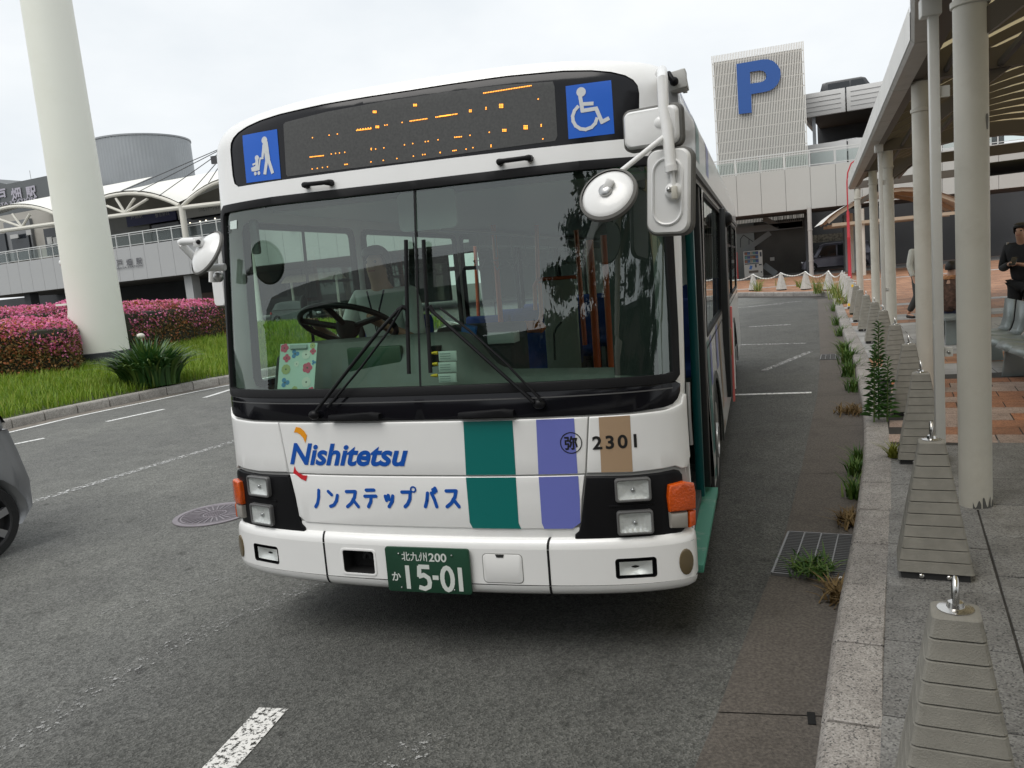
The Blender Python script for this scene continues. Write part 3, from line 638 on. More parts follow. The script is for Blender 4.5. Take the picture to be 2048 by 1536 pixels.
# pictogram plates
def plate(name, c4, m, d):
    (x0, y0), (x1, y1), (x2, y2), (x3, y3) = [F(*q) for q in c4]
    return patch(name, [(x0, y0), (x3, y3), (x2, y2), (x1, y1)], d, m, dsg, zs=[2.5, 2.6, 2.65, 2.67])
plate('pram_pictogram_plate', ((484, 271), (553, 258), (561, 357), (492, 366)), signblue, -.0035)
plate('wheelchair_pictogram_plate', ((1131, 172), (1222, 160), (1229, 267), (1137, 278)), signblue, -.0035)
def pix_poly(name, zf, pts, d, m, parent): return patch(name, [F(*zf(*q)) for q in pts], d, m, parent, ds=.2, zs=[2.6, 2.66])
def pix_line(mbx, zf, pts, w, d):
    P_ = [np.array(F(*zf(*q))) for q in pts]
    for a, b in zip(P_[:-1], P_[1:]):
        t_ = (b-a)/np.linalg.norm(b-a); n = np.array([-t_[1], t_[0]])*w/2; a2 = a-t_*w*.35; b2 = b+t_*w*.35
        mbx.add([skin(*(q[0], d, q[1])) for q in (a2-n, b2-n, b2+n, a2+n)], [(0, 1, 2, 3)])
def pix_disc(mbx, zf, x, y, r, d, n=14):
    s_, z_ = F(*zf(x, y)); mbx.add([skin(s_+r*math.cos(2*math.pi*i/n), d, z_+r*math.sin(2*math.pi*i/n)) for i in range(n)], [tuple(range(n))])
mbx = MB(); dd = -.0015
pix_disc(mbx, z3, 462, 770, .019, dd); pix_disc(mbx, z3, 398, 921, .014, dd); pix_disc(mbx, z3, 385, 1054, .0095, dd); pix_disc(mbx, z3, 415, 1050, .0095, dd)
pix_line(mbx, z3, [(455, 815), (447, 905)], .015, dd); pix_line(mbx, z3, [(472, 805), (482, 880), (488, 920)], .032, dd); pix_line(mbx, z3, [(485, 920), (467, 1050)], .019, dd); pix_line(mbx, z3, [(492, 920), (530, 1042)], .019, dd)
pix_line(mbx, z3, [(450, 922), (425, 926), (415, 1018), (372, 1028)], .010, dd); pix_line(mbx, z3, [(398, 950), (398, 1000), (360, 1018)], .020, dd); pix_line(mbx, z3, [(392, 965), (365, 978)], .010, dd)
mbx.build('pram_pictogram', signwhite, dsg)
mbx = MB(); pix_disc(mbx, z4, 1070, 318, .0215, dd); pix_line(mbx, z4, [(1062, 345), (1080, 460), (1185, 443), (1228, 545), (1275, 520)], .017, dd); pix_line(mbx, z4, [(1075, 410), (1155, 405)], .016, dd)
cw = [(1045, 430), (1020, 460), (1006, 500), (1010, 540), (1030, 575), (1065, 597), (1105, 602), (1150, 585), (1178, 555), (1190, 520)]; pix_line(mbx, z4, cw, .015, dd); mbx.build('wheelchair_pictogram', signwhite, dsg)
# --- front panels (proud plates with real gaps)
gp = .004
up_c = [(-.802, 1.180), (-.774, .919), (.774, .919), (.802, 1.180)]; lo_c = [(-.771, .913), (-.752, .80), (-.742, .69), (-.70, .660), (.70, .660), (.742, .69), (.752, .80), (.771, .913)]
cor = [(.808, 1.180), (.781, .921), (.99, .914), (1.125, .918), (1.19, .923), (1.225, .905), (1.262, .905), (1.290, .95), (1.290, 1.24), (1.262, 1.24), (1.25, 1.205), (1.20, 1.192), (1.15, 1.184), (.99, 1.180)]
for nm, pl in (('upper_front_panel', up_c), ('lower_front_panel', lo_c), ('corner_panel', cor), ('corner_panel', mir(cor))): patch(nm, pl, .012, bw, d0=-.002, bevel=.006, zs=[1.165, .8, 1.0], segs=3)
patch('panel_recess', [(-1.28, .6), (1.28, .6), (1.28, 1.19), (-1.28, 1.19)], .0015, mat('panel gap shade grey', (.34, .34, .33), .6))  # grey sheet behind the panel gaps, their shade put into its colour
patch('lower_valance', [(-.74, .612), (.74, .612), (.73, .664), (-.73, .664)], .006, bw, d0=-.002, bevel=.004)
ds_ = .0135
patch('teal_stripe', [(.211, .922), (.453, .922), (.457, 1.178), (.220, 1.178)], ds_, teal, zs=[1.168]); patch('teal_stripe', [(.222, .662), (.459, .662), (.449, .69), (.452, .910), (.209, .910), (.209, .69)], ds_, teal)
patch('violet_stripe', [(.560, .922), (.740, .922), (.740, 1.178), (.567, 1.178)], ds_, vio, zs=[1.168]); patch('violet_stripe', [(.569, .662), (.700, .662), (.738, .69), (.742, .80), (.742, .910), (.560, .910), (.559, .69)], ds_, vio)
patch('tan_stripe', [(.847, .923), (.988, .918), (.990, 1.177), (.850, 1.177)], ds_, tan_, zs=[1.168])
# company lettering
btext('company_lettering', 'Nishitetsu', -.757, .964, -.085, 1.077, .0142, blue, slant=.014, shear=.22, offset=.030, spacing=1.0)
def z7(x, y): return 440+x/3.84, 820+y/3.84
def z8(x, y): return 900+x/3.531, 820+y/3.531
def poly7(name, pts, m): patch(name, [F(*z7(*q), .0135) for q in pts], .0142, m)
poly7('logo_arc', [(568, 172), (583, 130), (615, 135), (645, 160), (668, 195), (655, 255), (640, 215), (615, 188), (590, 172)], org)
poly7('logo_arc', [(572, 428), (585, 462), (605, 482), (640, 500), (672, 502), (660, 545), (625, 530), (590, 500), (563, 485)], red)
KATA = {'ノ': [[(.85, 1), (.7, .55), (.45, .2), (.1, 0)]], 'ン': [[(.08, .92), (.38, .72)], [(.95, .68), (.8, .35), (.5, .1), (.15, .02)]], 'ス': [[(.08, .9), (.85, .9), (.72, .55), (.4, .2), (.05, 0)], [(.58, .42), (.98, 0)]], 'テ': [[(.2, .98), (.85, .98)], [(.03, .62), (.97, .62)], [(.55, .62), (.5, .3), (.25, 0)]], 'ッ': [[(.08, .7), (.18, .42)], [(.42, .76), (.5, .48)], [(.92, .72), (.8, .35), (.4, 0)]], 'プ': [[(.03, .85), (.78, .85), (.7, .45), (.45, .15), (.2, 0)]], 'バ': [[(.3, .78), (.2, .35), (.03, 0)], [(.62, .78), (.82, .4), (.95, 0)], [(.76, .98), (.84, .82)], [(.93, 1.06), (1.0, .9)]]}
kx = [(720, 790), (828, 925), (965, 1075), (1108, 1218), (1262, 1350), (1395, 1500), (1565, 1680), (1730, 1848)]; mbk = MB()
def capsule(mbx, pts, w, d):
    P_ = [np.array(q) for q in pts]
    for a, b in zip(P_[:-1], P_[1:]):
        t_ = (b-a)/np.linalg.norm(b-a); an = math.atan2(t_[1], t_[0]); r_ = w/2; vs = []
        for i in range(7): vs.append(a+r_*np.array([math.cos(an+math.pi/2+math.pi*i/6), math.sin(an+math.pi/2+math.pi*i/6)]))
        for i in range(7): vs.append(b+r_*np.array([math.cos(an-math.pi/2+math.pi*i/6), math.sin(an-math.pi/2+math.pi*i/6)]))
        mbx.add([skin(q[0], d, q[1]) for q in vs], [tuple(range(14))])
for ch, (x0, x1) in zip('ノンステップバス', kx):
    q0 = np.array(F(*z7(x0+10, 742), .0135)); q1 = np.array(F(*z7(x1-10, 742), .0135)); hgt = .086; hgt = .086 if ch not in 'ッ' else .075
    for j, st in enumerate(KATA[ch]): capsule(mbk, [q0+(q1-q0)*u+np.array([.0, hgt*v]) for u, v in st], .0175, .0142+.0001*j)
    if ch == 'プ': capsule(mbk, [q1+np.array([.004+.013*math.cos(a), .086+.013*math.sin(a)]) for a in np.linspace(0, 2*math.pi, 11)], .008, .0145)
mbk.build('low_floor_lettering', blue, bus)['kind'] = 'stuff'
c0 = F(*z8(855, 232), .0135); ring = [(c0[0]+.050*math.cos(a), c0[1]+.050*math.sin(a)) for a in np.linspace(0, 2*math.pi, 40, endpoint=False)]
patch('depot_ring', ring, .0146, ink, holes=[[(c0[0]+(q[0]-c0[0])*.91, c0[1]+(q[1]-c0[1])*.91) for q in ring]], ds=.3)
btext('depot_mark', '弥', c0[0]-.030, c0[1]-.032, c0[0]+.030, c0[1]+.032, .0146, ink, offset=.028)
a0, a1 = F(*z8(1008, 283), .0135), F(*z8(1322, 278), .0135); btext('fleet_number', '2301', a0[0], a0[1]+.001, a1[0], a1[1]+.072, .0146, ink, offset=.025, spacing=1.25)
# --- headlamp bezels and lamps
bez = [(.776, .905), (.98, .899), (1.12, .902), (1.185, .907), (1.208, .900), (1.222, .88), (1.226, .70), (1.225, .63), (1.19, .604), (1.10, .592), (.976, .584), (.80, .588), (.728, .594), (.708, .612), (.71, .632), (.728, .648), (.740, .68), (.752, .75)]
lampm = mat('lamp reflector', (.88, .88, .86), .30, metal=.25, bump=.4, bscale=38); amber = mat('amber lens', (.62, .085, .003), .12, coat=.6, bump=.5, bscale=90); grime = mat('clear side lens', (.32, .30, .27), .2, coat=.4)
for sg in (1, -1):
    q = (lambda pl: pl) if sg > 0 else mir
    bz = patch('headlamp_bezel', q(bez), .018, bkm, d0=-.004, bevel=.008, segs=3)
    patch('bezel_rib', q([(.875, .760), (1.075, .760), (1.08, .768), (.87, .768)]), .023, bkm, bz, d0=.016, bevel=.002)
    for (a, b, c_, d_) in ((.902, .785, 1.062, .893), (.903, .630, 1.064, .742)):
        hl = patch('headlamp', q(rrect(a, b, c_, d_, .014, 3)), .042, mat('lamp rim', (.20, .20, .20), .3, metal=.5), d0=.01, holes=[q(rrect(a+.011, b+.011, c_-.011, d_-.011, .01, 3))], bevel=.004, ds=.3)
        # concave reflector bowl
        mbr = MB(); x0, x1, y0, y1 = a+.011, c_-.011, b+.011, d_-.011
        def bowl(u, v, x0=x0, x1=x1, y0=y0, y1=y1):
            r_ = max(abs(u-.5), abs(v-.5))*2; dep = .034-.0125*(1-r_**2.2)+.0010*math.sin(u*38)*(1 if y0 < .7 else .2); return skin(sg*(x0+(x1-x0)*u), dep, y0+(y1-y0)*v)
        mbr.grid(bowl, 40, 8); ro = mbr.build('reflector', lampm, bus, smooth=True); ro.parent = hl
        s0 = (x0+x1)/2; mbr = MB(); mbr.sphere(skin(sg*s0, .024, (y0+y1)/2-.002), .010, 12, 8); mbr.build('bulb_shade', mat('bulb shade', (.5, .5, .5), .2, metal=.8), hl, smooth=True)
        patch('lens', q(rrect(x0, y0, x1, y1, .01, 3)), .038, gclear, hl, ds=.3)
    # turn signal at the corner
    ts = patch('turn_signal', q([(1.138, .722), (1.262, .712), (1.268, .79), (1.262, .835), (1.215, .852), (1.142, .846), (1.134, .79)]), .045, amber, d0=0, bevel=.014, segs=3)
    patch('side_lamp', q([(1.140, .645), (1.218, .632), (1.222, .709), (1.139, .716)]), .042, grime, ts, d0=0, bevel=.01); patch('amber_skirt', q([(1.224, .632), (1.256, .637), (1.262, .708), (1.227, .708)]), .043, amber, ts, d0=0, bevel=.008)
# --- bumper
bd = .040
bprof = [(.612, -.03), (.618, 0.0), (.616, .014), (.606, .028), (.590, .037), (.570, bd)]; bpro2 = [(.398, bd), (.378, .036), (.358, .024), (.345, .006), (.342, -.02), (.346, -.06)]
ss = np.linspace(-1.292, 1.292, 70)
def edged(s_, d): return d-(max(0, abs(s_)-1.215)/.08)**2*.035
def btrace(px, py): return F(px, py, bd)
for nm, pr in (('bumper_top', bprof), ('bumper_lip', bpro2)):
    mb = MB(); k = len(pr); mb.add([skin(s_, edged(s_, d), z-.006*(1-abs(s_)/1.3)*(nm == 'bumper_lip')) for s_ in ss for z, d in pr], [(i*k+j, i*k+j+1, (i+1)*k+j+1, (i+1)*k+j) for i in range(len(ss)-1) for j in range(k-1)]); o_b = mb.build(nm, bw, bus, smooth=True)
fx0, fz1 = btrace(1230, 1118); fx1, fz0 = btrace(1315, 1153); tx0, tz1 = btrace(685, 1100); tx1, tz0 = btrace(751, 1148)
fogR = rrect(fx0, max(fz0, .405), fx1, fz1, .014, 3); fogL = mir(fogR); tow = rrect(tx0, tz0, tx1, tz1, .012, 3)
bp = [(s_, .57) for s_ in np.linspace(1.292, -1.292, 40)]+[(s_, .398) for s_ in np.linspace(-1.292, 1.292, 40)]
_bf = flat(bp[::-1], bd, [fogR, fogL, tow], .05, [.48]); bmesh.ops.dissolve_degenerate(_bf, dist=1e-6, edges=_bf.edges[:]); _bf.normal_update()
for f_ in _bf.faces:
    if f_.normal.y > 0: f_.normal_flip()
for v_ in _bf.verts: v_.co.y = edged(v_.co.x, bd)
bump = wrapped('bumper_face', _bf, bw, bus)
refl_dark = mat('pocket dark', (.012, .012, .012), .6)
for pl in (fogR, fogL):
    c_ = np.mean(pl, axis=0); pk = patch('fog_lamp', pl, .012, bkm, d0=bd+.001, ds=.3)
    w2 = (fx1-fx0)/2*.80; h2 = (max(p_[1] for p_ in pl)-min(p_[1] for p_ in pl))/2*.66; sgn = 1 if c_[0] > 0 else -1
    mbr = MB(); mbr.grid(lambda u, v: skin(c_[0]+(u-.5)*2*w2, .030-.022*(1-(abs(u-.5)*2)**2)*(1-(abs(v-.5)*2)**2), c_[1]-.004+(v-.5)*2*h2), 10, 6); mbr.build('reflector', lampm, pk, smooth=True)
    patch('lens', rrect(c_[0]-w2, c_[1]-.004-h2, c_[0]+w2, c_[1]-.004+h2, .008, 2), .034, gclear, pk, ds=.3)
pk = patch('tow_pocket', tow, -.06, refl_dark, d0=bd+.001, ds=.3); patch('pocket_rim', rrect(tx0-.012, tz0-.012, tx1+.012, tz1+.012, .02, 3), bd+.003, bw, pk, d0=bd-.002, holes=[tow], bevel=.002, ds=.3)
MB().tube([skin((tx0+tx1)/2+.02+.02*math.cos(a), -.02, (tz0+tz1)/2+.03*math.sin(a)) for a in np.linspace(0, math.pi, 7)], .012).build('tow_hook', mat('dark iron', (.03, .03, .03), .5, metal=.5), pk, smooth=True)
for sg in (-1, 1):
    a_, b_, c_ = (btrace(1103, 1076), btrace(1092, 1092), btrace(1101, 1180)); xs_ = abs((b_[0]+c_[0])/2)+.004
    strip('bumper_joint', [(sg*(xs_+.0), .395), (sg*xs_, .45), (sg*xs_, .53), (sg*(xs_), .569)], .011, bd+.001, rub)
    mb = MB(); mb.add([skin(sg*(xs_+o_+(.02*(1-(d+.03)/.07) if z > .57 else 0)), d+.0012, z+.0012) for o_ in (-.0055, .0055) for z, d in bprof], [(i, i+1, len(bprof)+i+1, len(bprof)+i) for i in range(len(bprof)-1)]); mb.build('bumper_joint', rub, bus)
    mb = MB(); mb.add([skin(sg*(xs_+o_), d+.0012, z-.004) for o_ in (-.0055, .0055) for z, d in bpro2], [(i, i+1, len(bpro2)+i+1, len(bpro2)+i) for i in range(len(bpro2)-1)]); mb.build('bumper_joint', rub, bus)
    patch('corner_reflector', ell(sg*1.197, .478, .032, .062, 18), bd+.006, mat('reflector brown', (.115, .085, .04), .3, coat=.5), d0=bd-.03, bevel=.004, ds=.3)
h0 = btrace(965, 1108); h1 = btrace(1047, 1166); hp = rrect(h0[0], h1[1], h1[0], h0[1], .018, 4)
ho = patch('bumper_hatch', hp, bd+.003, bw, d0=bd-.01, bevel=.003, ds=.3); patch('hatch_gap', inset(hp, -.004), bd+.0006, mat('hatch gap', (.25, .25, .24), .7), ho, ds=.3)
hm = (h0[0]+h1[0])/2-.01; patch('hatch_notch', [(hm-.022, h0[1]+.001), (hm-.016, h0[1]-.014), (hm+.016, h0[1]-.014), (hm+.022, h0[1]+.001)], bd+.0045, gap, ho, ds=.3)
# number plate
pc = [B(770, 1093, -.062), B(938, 1099, -.062), B(944, 1187, -.058), B(777, 1183, -.058)]; px0 = (pc[0].x+pc[3].x)/2; px1 = (pc[1].x+pc[2].x)/2; pz1 = (pc[0].z+pc[1].z)/2; pz0 = (pc[2].z+pc[3].z)/2
npm = mat('plate green', (.012, .055, .03), .35); pwh = mat('plate white', (.62, .66, .62), .5)
mb = MB(); mb.prism(rrect(px0, pz0, px1, pz1, .014, 3), lambda u, v: (u, -.050, v), lambda u, v: (u, -.062, v)); npl = mb.build('number_plate', npm, bus, bevel=.002)
def pfn(u0, v0, u1, v1): return lambda u, v: (px0+(px1-px0)*(u0+(u1-u0)*u), -.0635, pz0+(pz1-pz0)*(v0+(v1-v0)*v))
text_on('plate_region', '北九州', pfn(.20, .70, .505, .90), pwh, npl, offset=.012); text_on('plate_class', '200', pfn(.525, .70, .735, .89), pwh, npl, offset=.02)
text_on('plate_kana', 'か', pfn(.06, .24, .17, .44), pwh, npl, offset=.02)
DIG = {'1': [[(.5, 0), (.5, 1)]], '5': [[(.92, 1), (.18, 1), (.12, .56), (.5, .63), (.85, .5), (.93, .3), (.85, .1), (.5, 0), (.1, .06)]], '0': [[(.5+.42*math.cos(a), .5+.5*math.sin(a)) for a in np.linspace(0, 2*math.pi, 17)]], '-': [[(.1, .5), (.9, .5)]]}
mbp = MB(); kk = 0
for ch, u0, u1 in (('1', .225, .285), ('5', .375, .525), ('-', .555, .62), ('0', .655, .80), ('1', .85, .91)):
    fn = pfn(u0, .09 if ch != '-' else .29, u1, .58 if ch != '-' else .41)
    for st in DIG[ch]:
        for a, b in zip(st[:-1], st[1:]):
            A, B_ = Vector(fn(*a)), Vector(fn(*b)); dirv = (B_-A).normalized(); n_ = Vector((-dirv.z, 0, dirv.x))*.011; ex = dirv*.004; kk += 1
            mbp.add([A-n_-ex-Vector((0, kk*.00003, 0)), B_-n_+ex-Vector((0, kk*.00003, 0)), B_+n_+ex-Vector((0, kk*.00003, 0)), A+n_-ex-Vector((0, kk*.00003, 0))], [(0, 1, 2, 3)])
mbp.build('plate_digits', pwh, npl)
for u, v in ((.17, .86), (.80, .86), (.17, .1), (.80, .1)):
    q = pfn(u, v, u, v)(0, 0); MB().lathe([(.004, 0), (.004, .004), (.001, .006)], 8, Matrix.Translation(q) @ Matrix.Rotation(R(90), 4, 'X')).build('plate_bolt', steel, npl)
# --- handles, wipers
def flat_tube(name, pts, r, m, parent=None, n=8): return MB().tube([skin(*q) for q in pts], r, n).build(name, m, parent or bus, smooth=True)
for sg in (-1, 1):
    a, b = .438, .578
    h_ = flat_tube('grab_handle', [(sg*a, .004, 2.349), (sg*a, .03, 2.349), (sg*(a+.02), .038, 2.350), (sg*(b-.02), .038, 2.352), (sg*b, .03, 2.352), (sg*b, .004, 2.352)], [.017, .015, .011, .011, .015, .017], bkm)
for a, b in ((-.475, -.20), (.205, .468)):
    q = patch('step_handle', [(a, 1.199), (b, 1.199), (b, 1.226), (b-.05, 1.232), (a, 1.222)], .042, bkm, d0=.006, bevel=.008)
def wp_(px, py, d): s_, z_ = F(px, py, d); return (s_, d, z_)
for arm, arm2, blade, piv in (([(632, 822), (700, 735), (760, 660), (795, 622)], [(655, 815), (722, 735), (775, 665), (803, 616)], [(812, 480), (813, 560), (815, 650), (818, 748)], (628, 830)), ([(1068, 805), (990, 735), (920, 672), (866, 624)], [(1082, 800), (1010, 725), (940, 662), (880, 616)], [(847, 480), (851, 560), (856, 650), (861, 746)], (1078, 808))):
    wpr = flat_tube('wiper', [wp_(x, y, .045) for x, y in arm], .009, bkm); flat_tube('wiper_rod', [wp_(x, y, .05) for x, y in arm2], .006, bkm, wpr)
    flat_tube('wiper_blade', [wp_(x, y, .022) for x, y in blade], .010, rub, wpr); flat_tube('blade_spine', [wp_(x, y, .036) for x, y in blade[:3]], .007, bkm, wpr)
    c_ = wp_(*arm[-1], .04); e_ = wp_(*blade[1], .03); flat_tube('wiper_joint', [c_, wp_((arm[-1][0]+blade[2][0])/2, 614, .042), wp_(blade[2][0], 618, .03)], .012, bkm, wpr)
    s_, d_, z_ = wp_(*piv, .03); MB().sphere(skin(s_, .03, z_), .03, 12, 8, (1, .7, .8)).build('wiper_pivot', bkm, wpr, smooth=True)
btext('inspection_number', '3', -1.155, 2.165, -1.13, 2.205, .0, ink); patch('inspection_sticker', [F(460, 443), F(460, 459), F(473, 457), F(473, 440)], -.001, mat('sticker pale', (.62, .72, .68), .5), ds=.2)
# --- bus sides: windows, wheels, doors
for (a, b), pl in zip(wins, holesR):
    w_ = patch('side_window', pl, -.012, gside, ds=.5); patch('window_frame', pl, .004, rub, w_, d0=-.02, holes=[inset(pl, .03)], ds=.5)
    n_ = int((b-a)/1.0); 
    for i in range(1, n_+1): x_ = a+(b-a)*i/(n_+1); patch('mullion', [(sy(x_)-.012, 1.34), (sy(x_)+.012, 1.34), (sy(x_)+.012, 2.25), (sy(x_)-.012, 2.25)], -.004, rub, w_, ds=.5)
    if a > 5: patch('mullion', [(sy(a)+.03, 1.95), (sy(b)-.03, 1.95), (sy(b)-.03, 1.98), (sy(a)+.03, 1.98)], -.003, rub, w_, ds=.5)
for (a, b), pl in zip(winsL, holesL):
    w_ = patch('side_window', pl, -.012, gside, ds=.5); patch('window_frame', pl, .004, rub, w_, d0=-.03, holes=[inset(pl, .035)], ds=.5)
    if a > 1: patch('mullion', mir([(sy(a)+.03, 1.90), (sy(b)-.03, 1.90), (sy(b)-.03, 1.94), (sy(a)+.03, 1.94)]), -.003, rub, w_, ds=.5)
    m_ = (a+b)/2; patch('mullion', mir([(sy(m_)-.02, 1.32), (sy(m_)+.02, 1.32), (sy(m_)+.02, 2.22), (sy(m_)-.02, 2.22)]), -.002, rub, w_, ds=.5)
tyre = mat('tyre rubber', (.016, .016, .016), .85, bump=.3, bscale=60); rimw = mat('wheel silver', (.55, .55, .54), .35, metal=.6, dirt=.5, dscale=9, dcol=(.10, .08, .06))
def wheel(x, y, sg, z=.475):
    Mx = Matrix.Translation((x, y, z+TILT*x)) @ Matrix.Rotation(R(90)*sg, 4, 'Y')
    t_ = MB().lathe([(.27, -.13), (.44, -.135), (.468, -.11), (.475, -.05), (.475, .05), (.468, .11), (.44, .135), (.27, .13)], 36, Mx, cap=False).build('wheel', tyre, bus, smooth=True)
    MB().lathe([(.02, .075), (.10, .08), (.105, .15), (.13, .15), (.135, .085), (.20, .06), (.245, .04), (.25, .125), (.285, .135), (.288, .10)], 32, Mx, cap=False).build('rim', rimw, t_, smooth=True)
    nb = MB()
    for i in range(10): a = 2*math.pi*i/10; nb.lathe([(.018, .05), (.018, .10), (.009, .105)], 6, Mx @ Matrix.Translation((.168*math.cos(a), .168*math.sin(a), 0)))
    nb.build('wheel_nuts', rimw, t_)
for y_ in (2.58, 7.72):
    for sg in (1, -1): wheel(sg*1.085, y_, sg)
    for sg in (1, -1):
        MB().grid(lambda u, v: (sg*(.8+.43*v), y_+.555*math.cos(math.pi*u), .36+.60*math.sin(math.pi*u)), 16, 1).build('wheel_arch_liner', MT['underbody'], bus)
        q = [(sy(y), z) for y, z in arch(y_, .555)]; q2 = [(sy(y), z+.0) for y, z in arch(y_, .62)]; q2 = [(sy(y_)+(a-sy(y_))*1.0, .36+(b-.36)*1.09) for a, b in q2]
        pl = q2+q[::-1]; patch('arch_flare', pl if sg > 0 else mir(pl), .008, mat('arch grey rubber', (.06, .065, .06), .7), d0=-.005, ds=.5)
# kerb-side stripes continue on the flank and the roof edge
for y0, y1, m_ in ((1.80, 2.04, teal), (2.15, 2.33, vio), (2.95, 3.2, vio), (3.4, 3.6, tan_)):
    zc = .97 if 2.0 < y0 < 3.2 else .40; patch('flank_stripe', [(sy(y0), zc), (sy(y1), zc), (sy(y1), 1.31), (sy(y0), 1.31)], .0015, m_, ds=.5)
patch('roof_stripe', [(sy(1.3), 2.40), (sy(1.6), 2.40), (sy(1.6), 2.68), (sy(1.3), 2.68)], .0015, teal, zs=[2.5+.02*i for i in range(9)], ds=.5); patch('roof_stripe', [(sy(2.3), 2.40), (sy(2.6), 2.40), (sy(2.6), 2.68), (sy(2.3), 2.68)], .0015, vio, zs=[2.5+.02*i for i in range(9)], ds=.5)
strip('rain_gutter', [(sy(.5), 2.31), (sy(3), 2.31), (sy(6), 2.31), (sy(10.3), 2.31)], .035, .02, mat('gutter grey', (.10, .10, .10), .5), d0=-.01)
strip('flank_crease', [(sy(1.8), 1.27), (sy(5), 1.27), (sy(10.2), 1.27)], .012, .004, gap)
# front door: folded leaves standing in the open doorway
dk = mat('door dark frame', (.015, .017, .018), .4); tealp = mat('door teal paint', (.0, .085, .09), .35, coat=.3)
dr = MB(); dr.box((1.150, .40, 1.35), (.10, .07, 1.9)); dro = dr.build('entrance_door', dk, bus, bevel=.01)
MB().box((1.175, 1.42, 1.33), (.05, .05, 1.85)).build('door_leaf', tealp, dro, bevel=.008); MB().box((1.19, 1.64, 1.35), (.07, .10, 1.88)).build('door_post', dk, dro, bevel=.008); MB().box((1.1, 1.30, 1.33), (.05, .06, 1.85)).build('door_leaf_edge', dk, dro)
MB().box((.96, 1.36, 1.33), (.30, .03, 1.80)).build('door_leaf_panel', dk, dro); MB().box((.99, .46, 1.33), (.26, .03, 1.80)).build('door_leaf_panel', dk, dro)
# step edge, green worn nosing seen under the open door
stp = MB(); stp.prism([(1.03, .36), (1.255, .36), (1.262, 1.72), (1.03, 1.72)], lambda u, v: (u, v, .335), lambda u, v: (u, v, .375)); stp.build('door_step', mat('worn green step', (.06, .27, .19), .6, dirt=.8, dscale=9, dcol=(.42, .42, .40)), bus, bevel=.004)
MB().tube([skin(1.305, .012, z) for z in np.linspace(1.00, 1.29, 6)], .010, 8).build('door_hinge_bar', steel, bus, smooth=True)
# middle door post, speaker and pink edge
MB().box((1.245, 4.45, 1.40), (.07, .42, 1.75)).build('middle_door', dk, bus, bevel=.01); MB().sphere((1.27, 4.35, 2.18), .075, 12, 8).build('door_speaker', bkm, bus, smooth=True)
MB().box((1.285, 4.78, .87), (.02, .10, .95)).build('door_edge_guard', mat('coral edge', (.75, .17, .16), .5), bus, bevel=.004); MB().box((1.275, 4.55, 1.02), (.03, .10, .26)).build('stop_button_box', mat('brass box', (.28, .17, .06), .5), bus, bevel=.005)
MB().tube([(1.28, 5.2, .45), (1.28, 5.2, 1.15)], .014).build('door_grab_rail', mat('white enamel', (.75, .75, .73), .3), bus, smooth=True)
# --- mirrors
wm = mat('mirror white enamel', (.77, .77, .755), .3, coat=.4, dirt=.15, dscale=8, dcol=(.4, .38, .34)); mrub = mat('mirror rubber edge', (.13, .127, .118), .7); glassm = mat('mirror face', (.62, .64, .64), .25)
def M4(x, y): return 1260+x/5.12, 120+y/5.12
def tubeB(name, pts, r, m, parent, n=10): return MB().tube(pts, r, n).build(name, m, parent, smooth=True)
ym = -.10
marm = tubeB('mirror_arm', [B(1318, 146, .30), B(1324, 141, .12), B(1325, 160, ym), B(1327, 214, ym-.01), B(1334, 255, ym-.03), B(1342, 341, ym-.05)], [.019, .021, .022, .022, .023, .022], wm, bus, 14)
tubeB('mirror_rod', [B(1343, 335, ym-.05), B(1349, 388, ym-.05)], .010, wm, marm); tubeB('mirror_branch', [B(1330, 272, ym-.03), B(1280, 312, ym-.12), B(1218, 362, ym-.22)], .0105, wm, marm)
tubeB('arm_sleeve', [B(1341, 331, ym-.05), B(1343, 343, ym-.05)], .025, wm, marm, 14)
